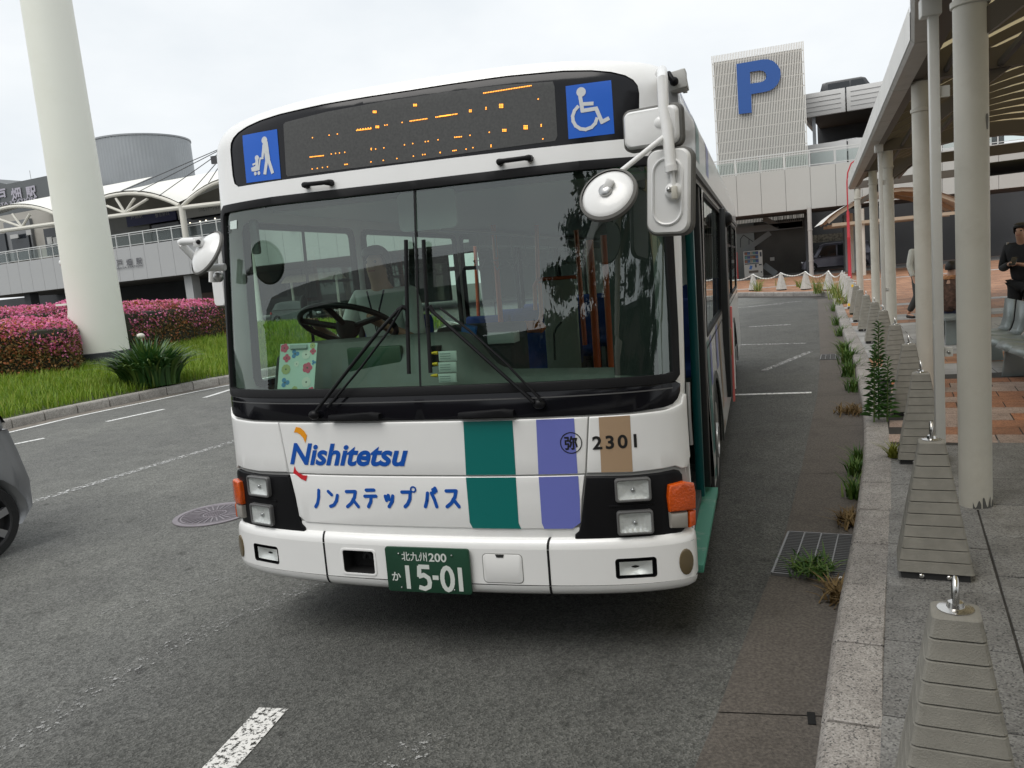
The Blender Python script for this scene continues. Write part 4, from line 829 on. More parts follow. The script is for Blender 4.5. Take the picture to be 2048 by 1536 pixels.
def rect_mirror(name, x0, y0, x1, y1, r, yy, tilt_=0.0, deep=.045, relief=True):
    q = [B(x0, y0, yy), B(x1, y0, yy), B(x1, y1, yy), B(x0, y1, yy)]; c = sum(q, Vector())/4; hw = ((q[1]-q[0]).length+(q[2]-q[3]).length)/4; hh = ((q[3]-q[0]).length+(q[2]-q[1]).length)/4
    k = hw*2/(x1-x0); e = bpy.data.objects.new('x', None); rot = Matrix.Translation(c) @ Matrix.Rotation(tilt_, 4, 'Y') @ Matrix.Rotation(R(-14), 4, 'Z')
    def ringp(s_, yy_): return [rot @ Vector((u, yy_, v)) for u, v in rrect(-hw*s_-0, -hh*s_ if s_ == 1 else -(hh-hw*(1-s_)), hw*s_, hh*s_ if s_ == 1 else hh-hw*(1-s_), r*k*s_, 5)]
    mb = MB(); prof = [(.84, -deep), (.90, -deep*.82), (.935, -deep*.35), (.94, .0)]; n = len(ringp(1, 0)); vs = []
    for s_, yy_ in prof: vs += ringp(s_, yy_)
    fs = [(i*n+j, i*n+(j+1) % n, (i+1)*n+(j+1) % n, (i+1)*n+j) for i in range(len(prof)-1) for j in range(n)]+[tuple(range(n))]
    mb.add(vs, fs); o = mb.build(name, wm, bus, smooth=True)
    mb = MB(); vs = []; pr = [(.93, -.026), (.99, -.020), (1.0, .012), (.95, .016)]
    for s_, yy_ in pr: vs += ringp(s_, yy_)
    mb.add(vs, [(i*n+j, i*n+(j+1) % n, (i+1)*n+(j+1) % n, (i+1)*n+j) for i in range(len(pr)-1) for j in range(n)]); mb.build('rubber_rim', mrub, o, smooth=True)
    mb = MB(); mb.add(ringp(.96, .013), [tuple(range(n))]); mb.build('mirror_glass', glassm, o)
    if relief:
        mb = MB(); ww, hh2 = hw*.62, hh*.74; pts = [rot @ Vector((u, -deep-.001, v)) for u, v in rrect(-ww, -hh2, ww, hh2, ww*.95, 6)]; mb.tube(pts, .006, 6, closed=True); mb.build('relief_bead', wm, o, smooth=True)
    return o, c, rot
rect_mirror('upper_mirror', 1246, 213, 1371, 300, 16, ym+.035, R(0), relief=False)
tall, tc_, trot = rect_mirror('tall_mirror', 1294, 295, 1392, 472, 24, ym+.015, R(3))
def boss(c, r, m, parent, dirn=(0, -1, 0)):
    Mx = Matrix.Translation(c) @ Vector(dirn).to_track_quat('Z', 'Y').to_matrix().to_4x4(); return MB().lathe([(r, 0), (r*.97, .012), (r*.7, .022), (r*.3, .026)], 18, Mx).build('mirror_boss', m, parent, smooth=True)
boss(B(1347, 383, ym-.035), .036, wm, tall); boss(B(1323, 246, ym+.0), .03, wm, marm); MB().box(B(1349, 385, ym-.065), (.022, .03, .05)).build('clamp', mat('clamp cream', (.55, .53, .46), .5), tall, bevel=.004)
MB().sphere(B(1338, 379, ym-.06), .011).build('clamp_nut', steel, tall, smooth=True)
# round downview mirror
rc = B(1216, 389, ym-.24); Mr = Matrix.Translation(rc) @ Vector((-.16, -.80, .50)).to_track_quat('Z', 'Y').to_matrix().to_4x4()
rm = MB().lathe([(.001, .024), (.05, .021), (.085, .013), (.104, .003), (.108, -.004)], 36, Mr).build('round_mirror', wm, bus, smooth=True)
MB().lathe([(.104, .010), (.115, .004), (.116, -.012), (.106, -.016)], 36, Mr, cap=False).build('rubber_rim', mrub, rm, smooth=True); MB().lathe([(.001, -.02), (.106, -.013)], 36, Mr, cap=False).build('mirror_glass', glassm, rm, smooth=True)
MB().lathe([(.028, .018), (.026, .034), (.015, .042)], 16, Mr).build('mirror_boss', steel, rm, smooth=True); MB().box(B(1217, 370, ym-.26), (.03, .03, .045), Matrix.Rotation(R(30), 3, 'Y')).build('clamp', wm, rm, bevel=.005)
# camera box on the roof corner
cb = MB().box(B(1356, 164, .18), (.075, .10, .075), Matrix.Rotation(R(-8), 3, 'Y')).build('corner_camera', mat('camera grey', (.5, .5, .48), .5), bus, bevel=.004); MB().box(B(1368, 162, .2), (.02, .09, .085)).build('camera_flap', MT['camera grey'], cb, bevel=.003)
MB().sphere(B(1348, 163, .11), .019).build('camera_lens', bkm, cb, smooth=True); tubeB('camera_cable', [B(1337, 147, .12), B(1341, 155, .10), B(1348, 163, .1)], .012, bkm, cb); MB().box(B(1345, 190, .22), (.05, .05, .16)).build('camera_bracket', steel, cb)
# driver-side mirror set
yl = .12
larm = tubeB('mirror_arm', [B(450, 534, yl), B(413, 536, yl-.02), B(405, 532, yl-.05), B(364, 490, yl-.12), B(362, 485, yl-.12), B(368, 483, yl-.13), B(397, 482, yl-.15)], .019, wm, bus, 12)
MB().box(B(397, 484, yl-.15), (.05, .03, .05)).build('clamp', wm, larm, bevel=.008); MB().sphere(B(397, 484, yl-.165), .012).build('clamp_nut', rub, larm, smooth=True)
lc = B(413, 505, yl-.12); e1 = B(432, 471, yl-.12)-B(393, 539, yl-.12); ax = Vector((-.80, -.18, .42)); ax = (ax-e1.normalized()*ax.dot(e1.normalized())).normalized(); v2 = (B(405, 520, yl)-lc)
e1n = e1.normalized(); vw = (lc-(BMi @ Vector(CAM))).normalized(); pp_ = e1n.cross(vw).normalized(); pp_ = pp_ if pp_.x < 0 else -pp_
nrm = (pp_*.93-vw*.36).normalized(); Ml = Matrix.Translation(lc) @ nrm.to_track_quat('Z', 'Y').to_matrix().to_4x4()
lm_ = MB().lathe([(.001, .04), (.05, .036), (.09, .02), (.118, -.002)], 30, Ml).build('round_mirror', wm, bus, smooth=True); MB().lathe([(.116, .006), (.124, 0), (.124, -.012), (.112, -.014)], 30, Ml, cap=False).build('rubber_rim', mrub, lm_, smooth=True); MB().lathe([(.001, -.018), (.113, -.012)], 30, Ml, cap=False).build('mirror_glass', glassm, lm_)
lt, _, _ = rect_mirror('tall_mirror', 431, 497, 461, 612, 7, yl+.30, R(0), relief=False); MB().tube([B(427, 513, yl+.05), B(427, 564, yl+.05)], .024, 12).build('mirror_post', wm, bus, smooth=True)
boss(B(438, 553, yl+.03), .03, steel, lt)
# --- interior
ins_ = mat('interior panel grey', (.30, .31, .30), .7); dash = mat('dashboard grey', (.095, .105, .10), .6, var=.1); inner = mat('interior dark', (.03, .032, .034), .8); opole = mat('orange pole', (.55, .085, .02), .35, coat=.3); salm = mat('salmon rail', (.75, .26, .17), .4); seatb = mat('blue seat cloth', (.02, .045, .20), .9, var=.2); cream = mat('partition panel', (.40, .42, .38), .6)
MB().box((0, 5.4, .42), (2.36, 9.6, .06)).build('floor', mat('bus floor', (.06, .065, .065), .7), bus); MB().box((0, 5.4, 2.30), (2.2, 9.5, .03)).build('ceiling_panel', ins_, bus)
for sg in (-1, 1): MB().box((sg*1.165, 5.9 if sg > 0 else 5.4, .87), (.02, 8.2 if sg > 0 else 9.2, .86)).build('side_lining', ins_, bus)
MB().box((0, .62, 2.50), (2.05, .30, .42)).build('display_housing', inner, bus)
for sg in (-1, 1): MB().box((sg*1.05, 7.0, 2.2), (.16, 6, .14)).build('air_duct', ins_, bus)
# dashboard: driver's hump and low passenger side
mb = MB()
def dtop(x): return 1.30+.22/(1+math.exp(-((x+1.12)/.04)))*(1/(1+math.exp((x-.12)/.035)))+.02*math.sin((x+1.2)*1.4)
def dsec(u, v):
    x = -1.08+u*2.1; zt = dtop(x); prof = [(.20+.12*abs(x)**2.2, 1.285), (.32+.10*abs(x)**2, 1.29), (.42+.06*abs(x), 1.31+(zt-1.30)*.75), (.50, zt), (.68, zt+.01), (.74, zt-.06), (.76, .5)]
    k = v*(len(prof)-1); i = min(int(k), len(prof)-2); f_ = k-i; return (x, prof[i][0]+(prof[i+1][0]-prof[i][0])*f_, prof[i][1]+(prof[i+1][1]-prof[i][1])*f_)
mb.grid(dsec, 60, 12); dsh = mb.build('dashboard', dash, bus, smooth=True)
for a, b in ((-.9, -.55), (-.4, -.05), (.05, .3), (.5, 1.0)):
    vb = MB()
    for i in range(int((b-a)/.02)): vb.box((a+.02*i, .235+.12*abs(a+.02*i)**2.2, 1.293), (.012, .022, .006))
    vb.build('defroster_vent', gap, dsh)['kind'] = 'stuff'
MB().box((-.42, .42, 1.43), (.32, .04, .16)).build('dash_box', mat('dark green box', (.02, .055, .03), .5), dsh, bevel=.01); MB().box((-.06, .40, 1.40), (.05, .05, .2)).build('dash_post', bkm, dsh)
# steering wheel
q0, q1, q2 = B(613, 645, .78), B(784, 655, .78), B(695, 624, .92); cw_ = (q0+q1)/2; Rw = (q1-q0).length/2; Mw = Matrix.Translation(cw_) @ Matrix.Rotation(R(-28), 4, 'X')
sw = MB().tube([Mw @ Vector((Rw*math.cos(a), Rw*math.sin(a), 0)) for a in np.linspace(0, 2*math.pi, 40, endpoint=False)], .017, 10, closed=True).build('steering_wheel', bkm, bus, smooth=True)
MB().lathe([(.02, -.12), (.07, -.04), (.075, 0), (.03, .01)], 16, Mw).build('wheel_hub', bkm, sw, smooth=True)
for a in (R(200), R(-20), R(-90)): MB().tube([Mw @ Vector((0, 0, -.02)), Mw @ Vector((Rw*math.cos(a), Rw*math.sin(a), 0))], .018, 8).build('wheel_spoke', bkm, sw, smooth=True)
def pole(name, a, b, y, r, m=opole, y2=None): return tubeB(name, [B(*a, y), B(*b, y if y2 is None else y2)], r, m, bus)
pole('handrail_pole', (917, 445), (923, 640), 5.2, .02); pole('handrail_pole', (948, 445), (958, 650), 4.6, .02); pole('handrail_pole', (986, 445), (1003, 660), 3.6, .024); pole('handrail_pole', (1073, 450), (1076, 562), 3.0, .018); pole('handrail_bar', (1078, 559), (1153, 554), 3.0, .017); pole('handrail_pole', (1152, 460), (1170, 690), 2.5, .018); pole('handrail_pole', (1179, 480), (1197, 760), 1.8, .025); pole('handrail_pole', (1209, 470), (1227, 760), 1.45, .027)
tubeB('salmon_loop_rail', [B(1075, 560, 2.6), B(1069, 572, 2.6), B(1071, 620, 2.6)], .016, salm, bus); tubeB('salmon_loop_rail', [B(1079, 566, 2.5), B(1083, 626, 2.5), B(1081, 640, 2.45), B(1073, 646, 2.4), B(1012, 648, 2.4)], .017, salm, bus)
tubeB('padded_rail', [B(1008, 661, 2.2), B(1016, 655, 2.2), B(1080, 653, 2.2), B(1088, 660, 2.2)], [.03, .045, .045, .03], mat('orange pad', (.80, .20, .06), .6), bus, 14)
pa, pb = B(1084, 562, 2.65), B(1160, 690, 2.65); MB().box(((pa.x+pb.x)/2, 2.65, (pa.z+pb.z)/2-.1), (pb.x-pa.x, .03, pa.z-pb.z+.2)).build('partition', cream, bus, bevel=.01)
def seat(x, y, z=.42, w=.44, rz=0, h=1.0):
    s_ = MB(); Mx = Matrix.Translation((x, y, z)) @ Matrix.Rotation(rz, 4, 'Z')
    prof = [(-.22, .42), (.20, .42), (.22, .45), (.24, h), (.20, h+.04), (.15, h+.02), (.13, .52), (-.2, .51), (-.23, .47)]
    s_.prism(prof, lambda u, v: Mx @ Vector((-w/2, u, v)), lambda u, v: Mx @ Vector((w/2, u, v))); o = s_.build('seat', seatb, bus, bevel=.025, segs=3)
    MB().box(Mx @ Vector((0, 0, .2)), (.08, .3, .42)).build('seat_pedestal', inner, o); return o
seat(B(768, 640, 1.45).x, 1.48, .42, .5, h=1.15)
for y_ in (3.6, 4.6, 5.6, 6.6, 7.6): seat(-.92, y_); seat(-.46, y_)
for y_ in (2.9, 6.4, 7.4, 8.4): seat(.90, y_, .5)
seat(.45, 7.4); seat(.45, 8.4); seat(.62, 3.3, .55, .46, h=1.05)
# straps
sm = mat('strap grey', (.25, .25, .24), .6)
for sg in (-1, 1):
    tubeB('strap_rail', [(sg*.55, 1.8, 2.18), (sg*.55, 9.8, 2.18)], .016, mat('rail metal', (.4, .4, .4), .3, metal=.8), bus)
    for i in range(9):
        y_ = 2.6+.45*i; s_ = tubeB('hand_strap', [(sg*.55, y_, 2.18), (sg*.55, y_, 1.98)], .008, sm, bus, 6); MB().tube([(sg*.55+.055*math.sin(a), y_, 1.93-.055*math.cos(a)*1.0) for a in np.linspace(0, 2*math.pi, 3, endpoint=False)], .007, 6, closed=True).build('strap_ring', sm, s_)
# fare box, ticket machine, screens, sun visor
fb = MB().box((B(1007, 674, 1.15)), (.17, .12, .07)).build('fare_box', mat('fare box pale', (.55, .58, .56), .4), bus, bevel=.006); MB().box(tuple(B(1007, 674, 1.15)+Vector((0, 0, -.40))), (.16, .22, .70)).build('fare_box_body', inner, fb, bevel=.01)
MB().box(B(938, 672, 1.1), (.09, .06, .13), Matrix.Rotation(R(12), 3, 'Y')).build('blue_cash_tray', mat('cash tray blue', (.02, .16, .50), .5), bus, bevel=.008); MB().box(B(968, 700, 1.25), (.5, .3, .32)).build('driver_console', inner, bus, bevel=.02)
qa, qb = B(793, 388, .42), B(915, 454, .42); sv = MB(); sv.prism(rrect(qa.x, qb.z, qb.x, qa.z, .03, 4), lambda u, v: (u, .42, v), lambda u, v: (u, .435, v)); sv.build('sun_visor', mat('visor grey', (.30, .33, .32), .4), bus)
qa, qb = B(498, 440, .40), B(522, 508, .40); MB().box(((qa.x+qb.x)/2, .40, (qa.z+qb.z)/2), (qb.x-qa.x, .03, qa.z-qb.z)).build('cab_mirror', mat('cab mirror grey', (.12, .14, .13), .3), bus, bevel=.012)
MB().box((1.12, .36, 1.75), (.06, .10, 1.0)).build('cab_pillar', mat('pillar trim', (.07, .08, .075), .7), bus, bevel=.02)
MB().box((-.30, 1.75, 1.05), (.55, .03, .7)).build('driver_screen', inner, bus, bevel=.01); MB().box((.97, .47, 1.6), (.10, .03, .9)).build('door_blind', mat('olive blind', (.10, .12, .07), .8), bus)
tubeB('cab_microphone', [B(1110, 720, .7), B(1108, 668, .7), B(1113, 655, .7), B(1122, 645, .66)], .006, bkm, bus)
sb_ = MB().sphere(B(608, 608, .8), .035, 10, 8, (.7, .6, 1.6)).build('cab_side_mirror', bkm, bus, smooth=True)
for i, (y0, y1) in enumerate(((703, 721), (725, 743), (748, 764))):
    qa, qb = B(877, y0, .24), B(914, y1, .24); cdd = MB().box(((qa.x+qb.x)/2, .24, (qa.z+qb.z)/2), (qb.x-qa.x, .008, qa.z-qb.z)).build('crew_card', mat('card pale', (.62, .68, .66), .5), bus, bevel=.001)
    ln = MB()
    for k in range(3): ln.box(((qa.x+qb.x)/2-.012, .2355, qa.z-.012-.012*k), ((qb.x-qa.x)*.6, .001, .003))
    ln.build('card_print', mat('card print', (.25, .3, .3), .6), cdd); q = B(870, y0+3, .24); MB().tube([(q.x-.022, .24, q.z), (q.x, .24, q.z), (q.x+.014, .24, q.z)], [.004, .0085, .0085], 8).build('yellow_marker', mat('marker yellow', (.75, .5, .02), .5), cdd, smooth=True)
gl_ = B(1250, 362, .5); MB().lathe([(.001, .0), (.03, 0), (.034, .02)], 14, Matrix.Translation(gl_) @ Matrix.Rotation(R(90), 4, 'X')).build('door_signal_lamp', mat('green lamp', (.02, .5, .12), .4, emit=(.05, .9, .2), estr=1.4), bus)
# ================================================================== PLATFORM: bollards, shelter, bench, plants
bol = mat('bollard grey', (.235, .225, .195), .8, var=.12, vscale=14, bump=.35, bscale=220, dirt=.25, dscale=5, dcol=(.12, .115, .10)); bolw = mat('bollard pale grey', (.46, .45, .42), .8, var=.1, vscale=14, bump=.3, bscale=200); bbase = mat('bollard foot', (.03, .03, .03), .7); ss_ = mat('stainless', (.58, .57, .55), .22, metal=1)
def section(hw, z, r=.018): return [(u, v, z) for u, v in rrect(-hw, -hw, hw, hw, min(r, hw*.4), 3)]
def bollard_meshes(m):
    mb = MB(); H_ = .665; nt = 11; rings = []; hw0, hw1 = .166, .056; z0 = .035
    def hw(z): return hw0+(hw1-hw0)*(z-z0)/(H_-z0)
    for i in range(nt):
        a = z0+(H_-z0)*i/nt; b = z0+(H_-z0)*(i+1)/nt
        rings += [(hw(a)-.010, a), (hw(a)+.002, a+.004), (hw(a+.008)+.0022, a+.008), (hw(b-.004)+.0022, b-.004), (hw(b-.0015), b-.0015)]
    rings += [(hw1-.012, H_+.004)]; vs = []; n = len(section(.1, 0))
    for h_, z in rings: vs += section(h_, z)
    mb.add(vs, [(i*n+j, i*n+(j+1) % n, (i+1)*n+(j+1) % n, (i+1)*n+j) for i in range(len(rings)-1) for j in range(n)]+[tuple(range(n))[::-1], tuple(range((len(rings)-1)*n, len(rings)*n))])
    me = mb.mesh('cone', merge=False); me.materials.append(m); sharp(me, 22); return me
def bollard(m, label, group):
    t_ = thing('bollard', label, 'bollard', group=group); o = bpy.data.objects.new('cone', bollard_meshes(m)); col.objects.link(o); o.parent = t_
    MB().box((0, 0, .018), (.30, .30, .036)).build('foot', bbase, t_)
    for u in (-.06, .06): MB().lathe([(.012, 0), (.012, .006), (.006, .010)], 8, Matrix.Translation((u, -.151, .018)) @ Matrix.Rotation(R(90), 4, 'X')).build('bolt', ss_, t_)
    MB().lathe([(.045, .665), (.045, .672), (.022, .676), (.019, .690), (.010, .694)], 18).build('washer', ss_, t_, smooth=True)
    MB().tube([(.0, -.016, .688), (0, -.018, .72), (0, -.010, .745), (0, .004, .752), (0, .017, .742), (0, .02, .72), (0, .018, .688)], .0085, 10).build('ring_bolt', ss_, t_, smooth=True)
    return t_
_ang = -math.atan2(.143, .99)
b0 = bollard(bol, 'grey stepped pyramid bollard with a steel ring, in the row along the platform kerb', 'grey pyramid bollards along the platform kerb')
by = [-1.15, .86, 3.08, 4.92, 6.93, 9.18, 11.09, 13.2, 15.3, 17.3]
for i, y in enumerate(by):
    x = kerbx(y)+(.42 if y > 0 else .40); a_ = _ang+(.05 if y > 4 else 0)
    lb_ = ['grey pyramid bollard with a steel ring, the last one before the drain grate', 'grey pyramid bollard with a steel ring beside the drain grate and first cream column'][i] if i < 2 else '%s grey pyramid bollard past the drain grate, counted towards the red pole' % ['first', 'second', 'third', 'fourth', 'fifth', 'sixth', 'seventh', 'eighth'][i-2]
    if i == 0: b0['label'] = lb_; b0.location = (x, y, PZ); b0.rotation_euler = (0, 0, a_)
    else: dup(b0, (x, y, PZ), a_, lb_)
bt = bollard(bolw, 'pale grey pyramid bollard with yellow tape patches near the road bend', None); bt.location = (3.95, 19.3, PZ); bt.rotation_euler = (0, 0, -.1)
del_ = [k for k in bt.keys() if k == 'group']
ytape = mat('yellow tape', (.85, .55, .02), .5)
for z_, u_ in ((.58, -.02), (.10, -.12)): MB().box((u_, -.171+(z_-.035)*.175, z_), (.05, .012, .07), Matrix.Rotation(R(-10), 3, 'X')).build('yellow_tape', ytape, bt)
wb = bollard(bolw, 'pale pyramid bollard in the line on the road bend near the red pole', 'pale bollards on the road bend'); wb.location = (kerbx(21.6)+.44, 21.6, PZ)
wb['label'] = 'pale pyramid bollard just past the yellow taped one, towards the red pole'
for y, l_ in ((23.8, 'second pale pyramid bollard past the yellow taped one'), (25.9, 'third pale pyramid bollard past the yellow taped one')): dup(wb, (kerbx(y)+.44, y, PZ), 0.0, l_)
cb0 = bollard(bolw, 'pale pyramid bollard carrying a white chain at the far kerb', 'chained bollards at the far kerb'); fars = [(4.5, 27.9), (4.16, 29.55), (3.43, 31.4), (2.51, 32.65), (1.36, 34.3), (.1, 36.0), (-1.2, 37.8)]
cb0.location = (*fars[0], PZ)
ORD = ['first', 'second', 'third', 'fourth', 'fifth', 'sixth', 'seventh', 'eighth', 'ninth', 'tenth']
cb0['label'] = 'first pale bollard carrying the white chain, counted from the red pole'
for k_, q in enumerate(fars[1:]): dup(cb0, (*q, PZ), R(30), ORD[k_+1]+' pale bollard carrying the white chain, counted from the red pole')
chm = mat('white chain plastic', (.75, .75, .72), .5)
for k_, ((x0, y0), (x1, y1)) in enumerate(zip(fars[:-1], fars[1:])):
    pts = [(x0+(x1-x0)*t_, y0+(y1-y0)*t_, PZ+.73-.30*(1-(2*t_-1)**2)*(.75 if (x1-x0)**2+(y1-y0)**2 > 2.5 else .5)) for t_ in np.linspace(0, 1, 21)]
    mb = MB(); 
    for i, (a, b) in enumerate(zip(pts[:-1], pts[1:])): mb.bar(a, b, .045 if i % 2 else .02, .02 if i % 2 else .045)
    tag(mb.build('chain', chm), ORD[k_]+' white chain span between pale bollards, counted from the red pole', 'chain', 'white chains at the far kerb')
# --- shelter
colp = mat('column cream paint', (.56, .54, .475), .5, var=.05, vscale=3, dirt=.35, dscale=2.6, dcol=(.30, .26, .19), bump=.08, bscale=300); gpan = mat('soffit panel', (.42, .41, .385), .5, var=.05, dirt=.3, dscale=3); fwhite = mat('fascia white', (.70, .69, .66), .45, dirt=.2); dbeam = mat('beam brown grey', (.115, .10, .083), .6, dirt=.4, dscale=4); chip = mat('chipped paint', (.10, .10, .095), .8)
she = thing('shelter', 'long bus stop shelter with cream columns and a vaulted membrane roof', 'bus shelter', (3, 2, PZ))
SO = Vector((3, 2, PZ))
def sh(o): o.parent = she; o.matrix_parent_inverse = Matrix.Translation(-SO); return o
COLS = [(2.05, -3.6), (2.795, 1.95), (3.25, 5.95), (3.86, 12.45), (4.12, 16.4), (4.42, 22)]
for i, (x, y) in enumerate(COLS):
    c_ = sh(MB().lathe([(.093, PZ-.02), (.091, PZ+.02), (.089, 3.46)], 28, Matrix.Translation((x, y, 0)), cap=True).build('column', colp, None, smooth=True))
    cl = MB().lathe([(.091, 3.10), (.102, 3.105), (.102, 3.135), (.091, 3.14)], 24, Matrix.Translation((x, y, 0)), cap=False).build('clamp_band', colp, c_, smooth=True)
    if i == 1:
        for a0, z0, w_, h_ in ((-62, .06, .05, .07), (-98, .045, .04, .05), (-35, .05, .04, .045)):
            pts = []; 
            mbp_ = MB(); mbp_.grid(lambda u, v: (x+  .0935*math.cos(R(a0)+(u-.5)*w_*12), y+  .0935*math.sin(R(a0)+(u-.5)*w_*12), PZ+.0+(h_*(.55+.45*math.sin(u*7+a0)))*v), 10, 2); mbp_.build('paint_chip', chip, c_)
        mbp_ = MB()
        ph = [(.25*math.cos(t_)*(1+.25*math.sin(3*t_)), .5*math.sin(t_)*(1+.2*math.cos(2*t_))) for t_ in np.linspace(0, 2*math.pi, 18, endpoint=False)]
        mbp_.add([(x+.0905*math.cos(R(-42)+.6*u), y+.0905*math.sin(R(-42)+.6*u), 2.45+.11*v) for u, v in ph], [tuple(range(18))]); mbp_.build('paint_chip', mat('scuffed paint', (.16, .16, .155), .8), c_)
        mbp_ = MB(); mbp_.grid(lambda u, v: (x+.0905*math.cos(R(-20)+.35*u), y+.0905*math.sin(R(-20)+.35*u), 1.15+.33*v), 4, 1); mbp_.build('tape_mark', mat('tape brown', (.28, .24, .17), .7), c_)
dpm = mat('downpipe grey white', (.58, .575, .54), .45, dirt=.15)
for x, y in ((2.72, 2.55), (3.50, 10.7)):
    d_ = sh(MB().box((x, y, 1.72), (.060, .055, 3.1)).build('downpipe', dpm, None, bevel=.006)); q = MB().box((x-.015, y, 3.28), (.12, .10, .12)).build('pipe_hopper', dpm, d_, bevel=.01)
    q = MB().box((x+.06, y+.01, 1.05), (.05, .03, .06)).build('pipe_bracket', dpm, d_); MB().sphere((x+.06, y-.006, 1.05), .011).build('bracket_screw', steel, d_, smooth=True); MB().box((x+.06, y+.01, 2.75), (.06, .03, .07)).build('pipe_bracket', dpm, d_)
KS = KC[(KC[:, 1] > -6) & (KC[:, 1] < 25)]
def spath(d, y0, y1, n=8):
    X = np.array([1.24, 2.83, 4.12])+(d-.43); Y = np.array([-5.5, 3.96, 21.4]); return [(float(np.interp(y, Y, X)), y) for y in np.linspace(y0, y1, n)]
yj = [-5.5, -3.3, -1.1, 1.5, 3.96, 6.1, 8.3, 10.5, 12.8, 15.2, 17.6, 19.9, 21.4]
for a, b in zip(yj[:-1], yj[1:]):
    k = 5; P0 = spath(.43, a+.008, b-.008, k); P1 = spath(.60, a+.008, b-.008, k); mb = MB()
    prof = [(P0, 3.37), (P1, 3.37), (P1, 3.42), (P0, 3.62), (P0, 3.395)]
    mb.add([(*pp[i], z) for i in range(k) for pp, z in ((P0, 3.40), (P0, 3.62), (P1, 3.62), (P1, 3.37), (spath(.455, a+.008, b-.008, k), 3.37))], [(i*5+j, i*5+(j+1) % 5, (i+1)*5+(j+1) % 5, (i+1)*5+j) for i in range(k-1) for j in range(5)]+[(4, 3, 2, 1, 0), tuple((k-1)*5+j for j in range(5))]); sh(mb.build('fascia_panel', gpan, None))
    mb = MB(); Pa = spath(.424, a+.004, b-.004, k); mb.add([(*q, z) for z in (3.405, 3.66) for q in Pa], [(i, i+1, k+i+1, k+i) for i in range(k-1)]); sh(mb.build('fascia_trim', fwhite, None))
mb = MB(); P0 = spath(.66, -5.5, 21.6, 30)
for a, b in zip(P0[:-1], P0[1:]): mb.bar((*a, 3.52), (*b, 3.52), .12, .2)
sh(mb.build('eaves_beam', dbeam, None))
SPAN = 5.6
def vault(t_): return 3.60+.75*math.sin(math.pi*t_)
mem = bpy.data.materials.new('roof membrane'); mem.use_nodes = True; _t = mem.node_tree; _p = _t.nodes['Principled BSDF']; _p.inputs['Base Color'].default_value = (.62, .57, .44, 1); _p.inputs['Roughness'].default_value = .7; _tl = nd(_t, 'ShaderNodeBsdfTranslucent'); _tl.inputs[0].default_value = (.62, .52, .30, 1); _mi = nd(_t, 'ShaderNodeMixShader'); _mi.inputs[0].default_value = .35; _t.links.new(_p.outputs[0], _mi.inputs[1]); _t.links.new(_tl.outputs[0], _mi.inputs[2]); _t.links.new(_mi.outputs[0], _t.nodes['Material Output'].inputs[0])
ymem = np.arange(-5.5, 21.8, 1.05)
def rp_(t_, y, dz=0.0): x0 = spath(.66, y, y+.01, 2)[0][0]; return (x0+SPAN*t_, y-.15*SPAN*t_, vault(t_)+dz)
for a, b in zip(ymem[:-1], ymem[1:]):
    mb = MB(); mb.grid(lambda u, v: rp_(u, a+.02+(b-a-.04)*v, .0), 16, 1); sh(mb.build('roof_membrane', mem, None, smooth=True))
for i, y in enumerate(ymem):
    mb = MB(); P_ = [rp_(t_, y, -.05) for t_ in np.linspace(0, 1, 15)]
    for a, b in zip(P_[:-1], P_[1:]): mb.bar(a, b, .06, .10)
    sh(mb.build('roof_rib', dbeam, None))
for (x, y) in COLS:
    mb = MB(); mb.bar((x-.2, y, 3.50), (x+SPAN+.1, y-.15*SPAN, 3.50), .13, .20); mb.bar((x, y, 2.95), (x+.75, y-.11, 3.45), .09, .12); o = sh(mb.build('cross_beam', dbeam, None))
    q = at(2034, 600, 14.5); ic = (x+SPAN-.5, y-.15*(SPAN-.5)); sh(MB().lathe([(.108, PZ-.02), (.104, 3.5)], 24, Matrix.Translation((*ic, 0))).build('column', colp, None, smooth=True))
mb = MB(); mb.bar((2.9, 0, 3.46), (4.9, 21, 3.46), .04, .04); mb.bar((3.4, 0, 3.44), (5.2, 20, 3.44), .05, .05)
sh(mb.build('conduit', mat('conduit dark', (.05, .05, .05), .6), None)); sh(MB().tube([(4.6, 10.5, 2.75), (5.6, 10.3, 2.75)], [.10, .10], 12).build('hanging_drain', bkm, None, smooth=True))
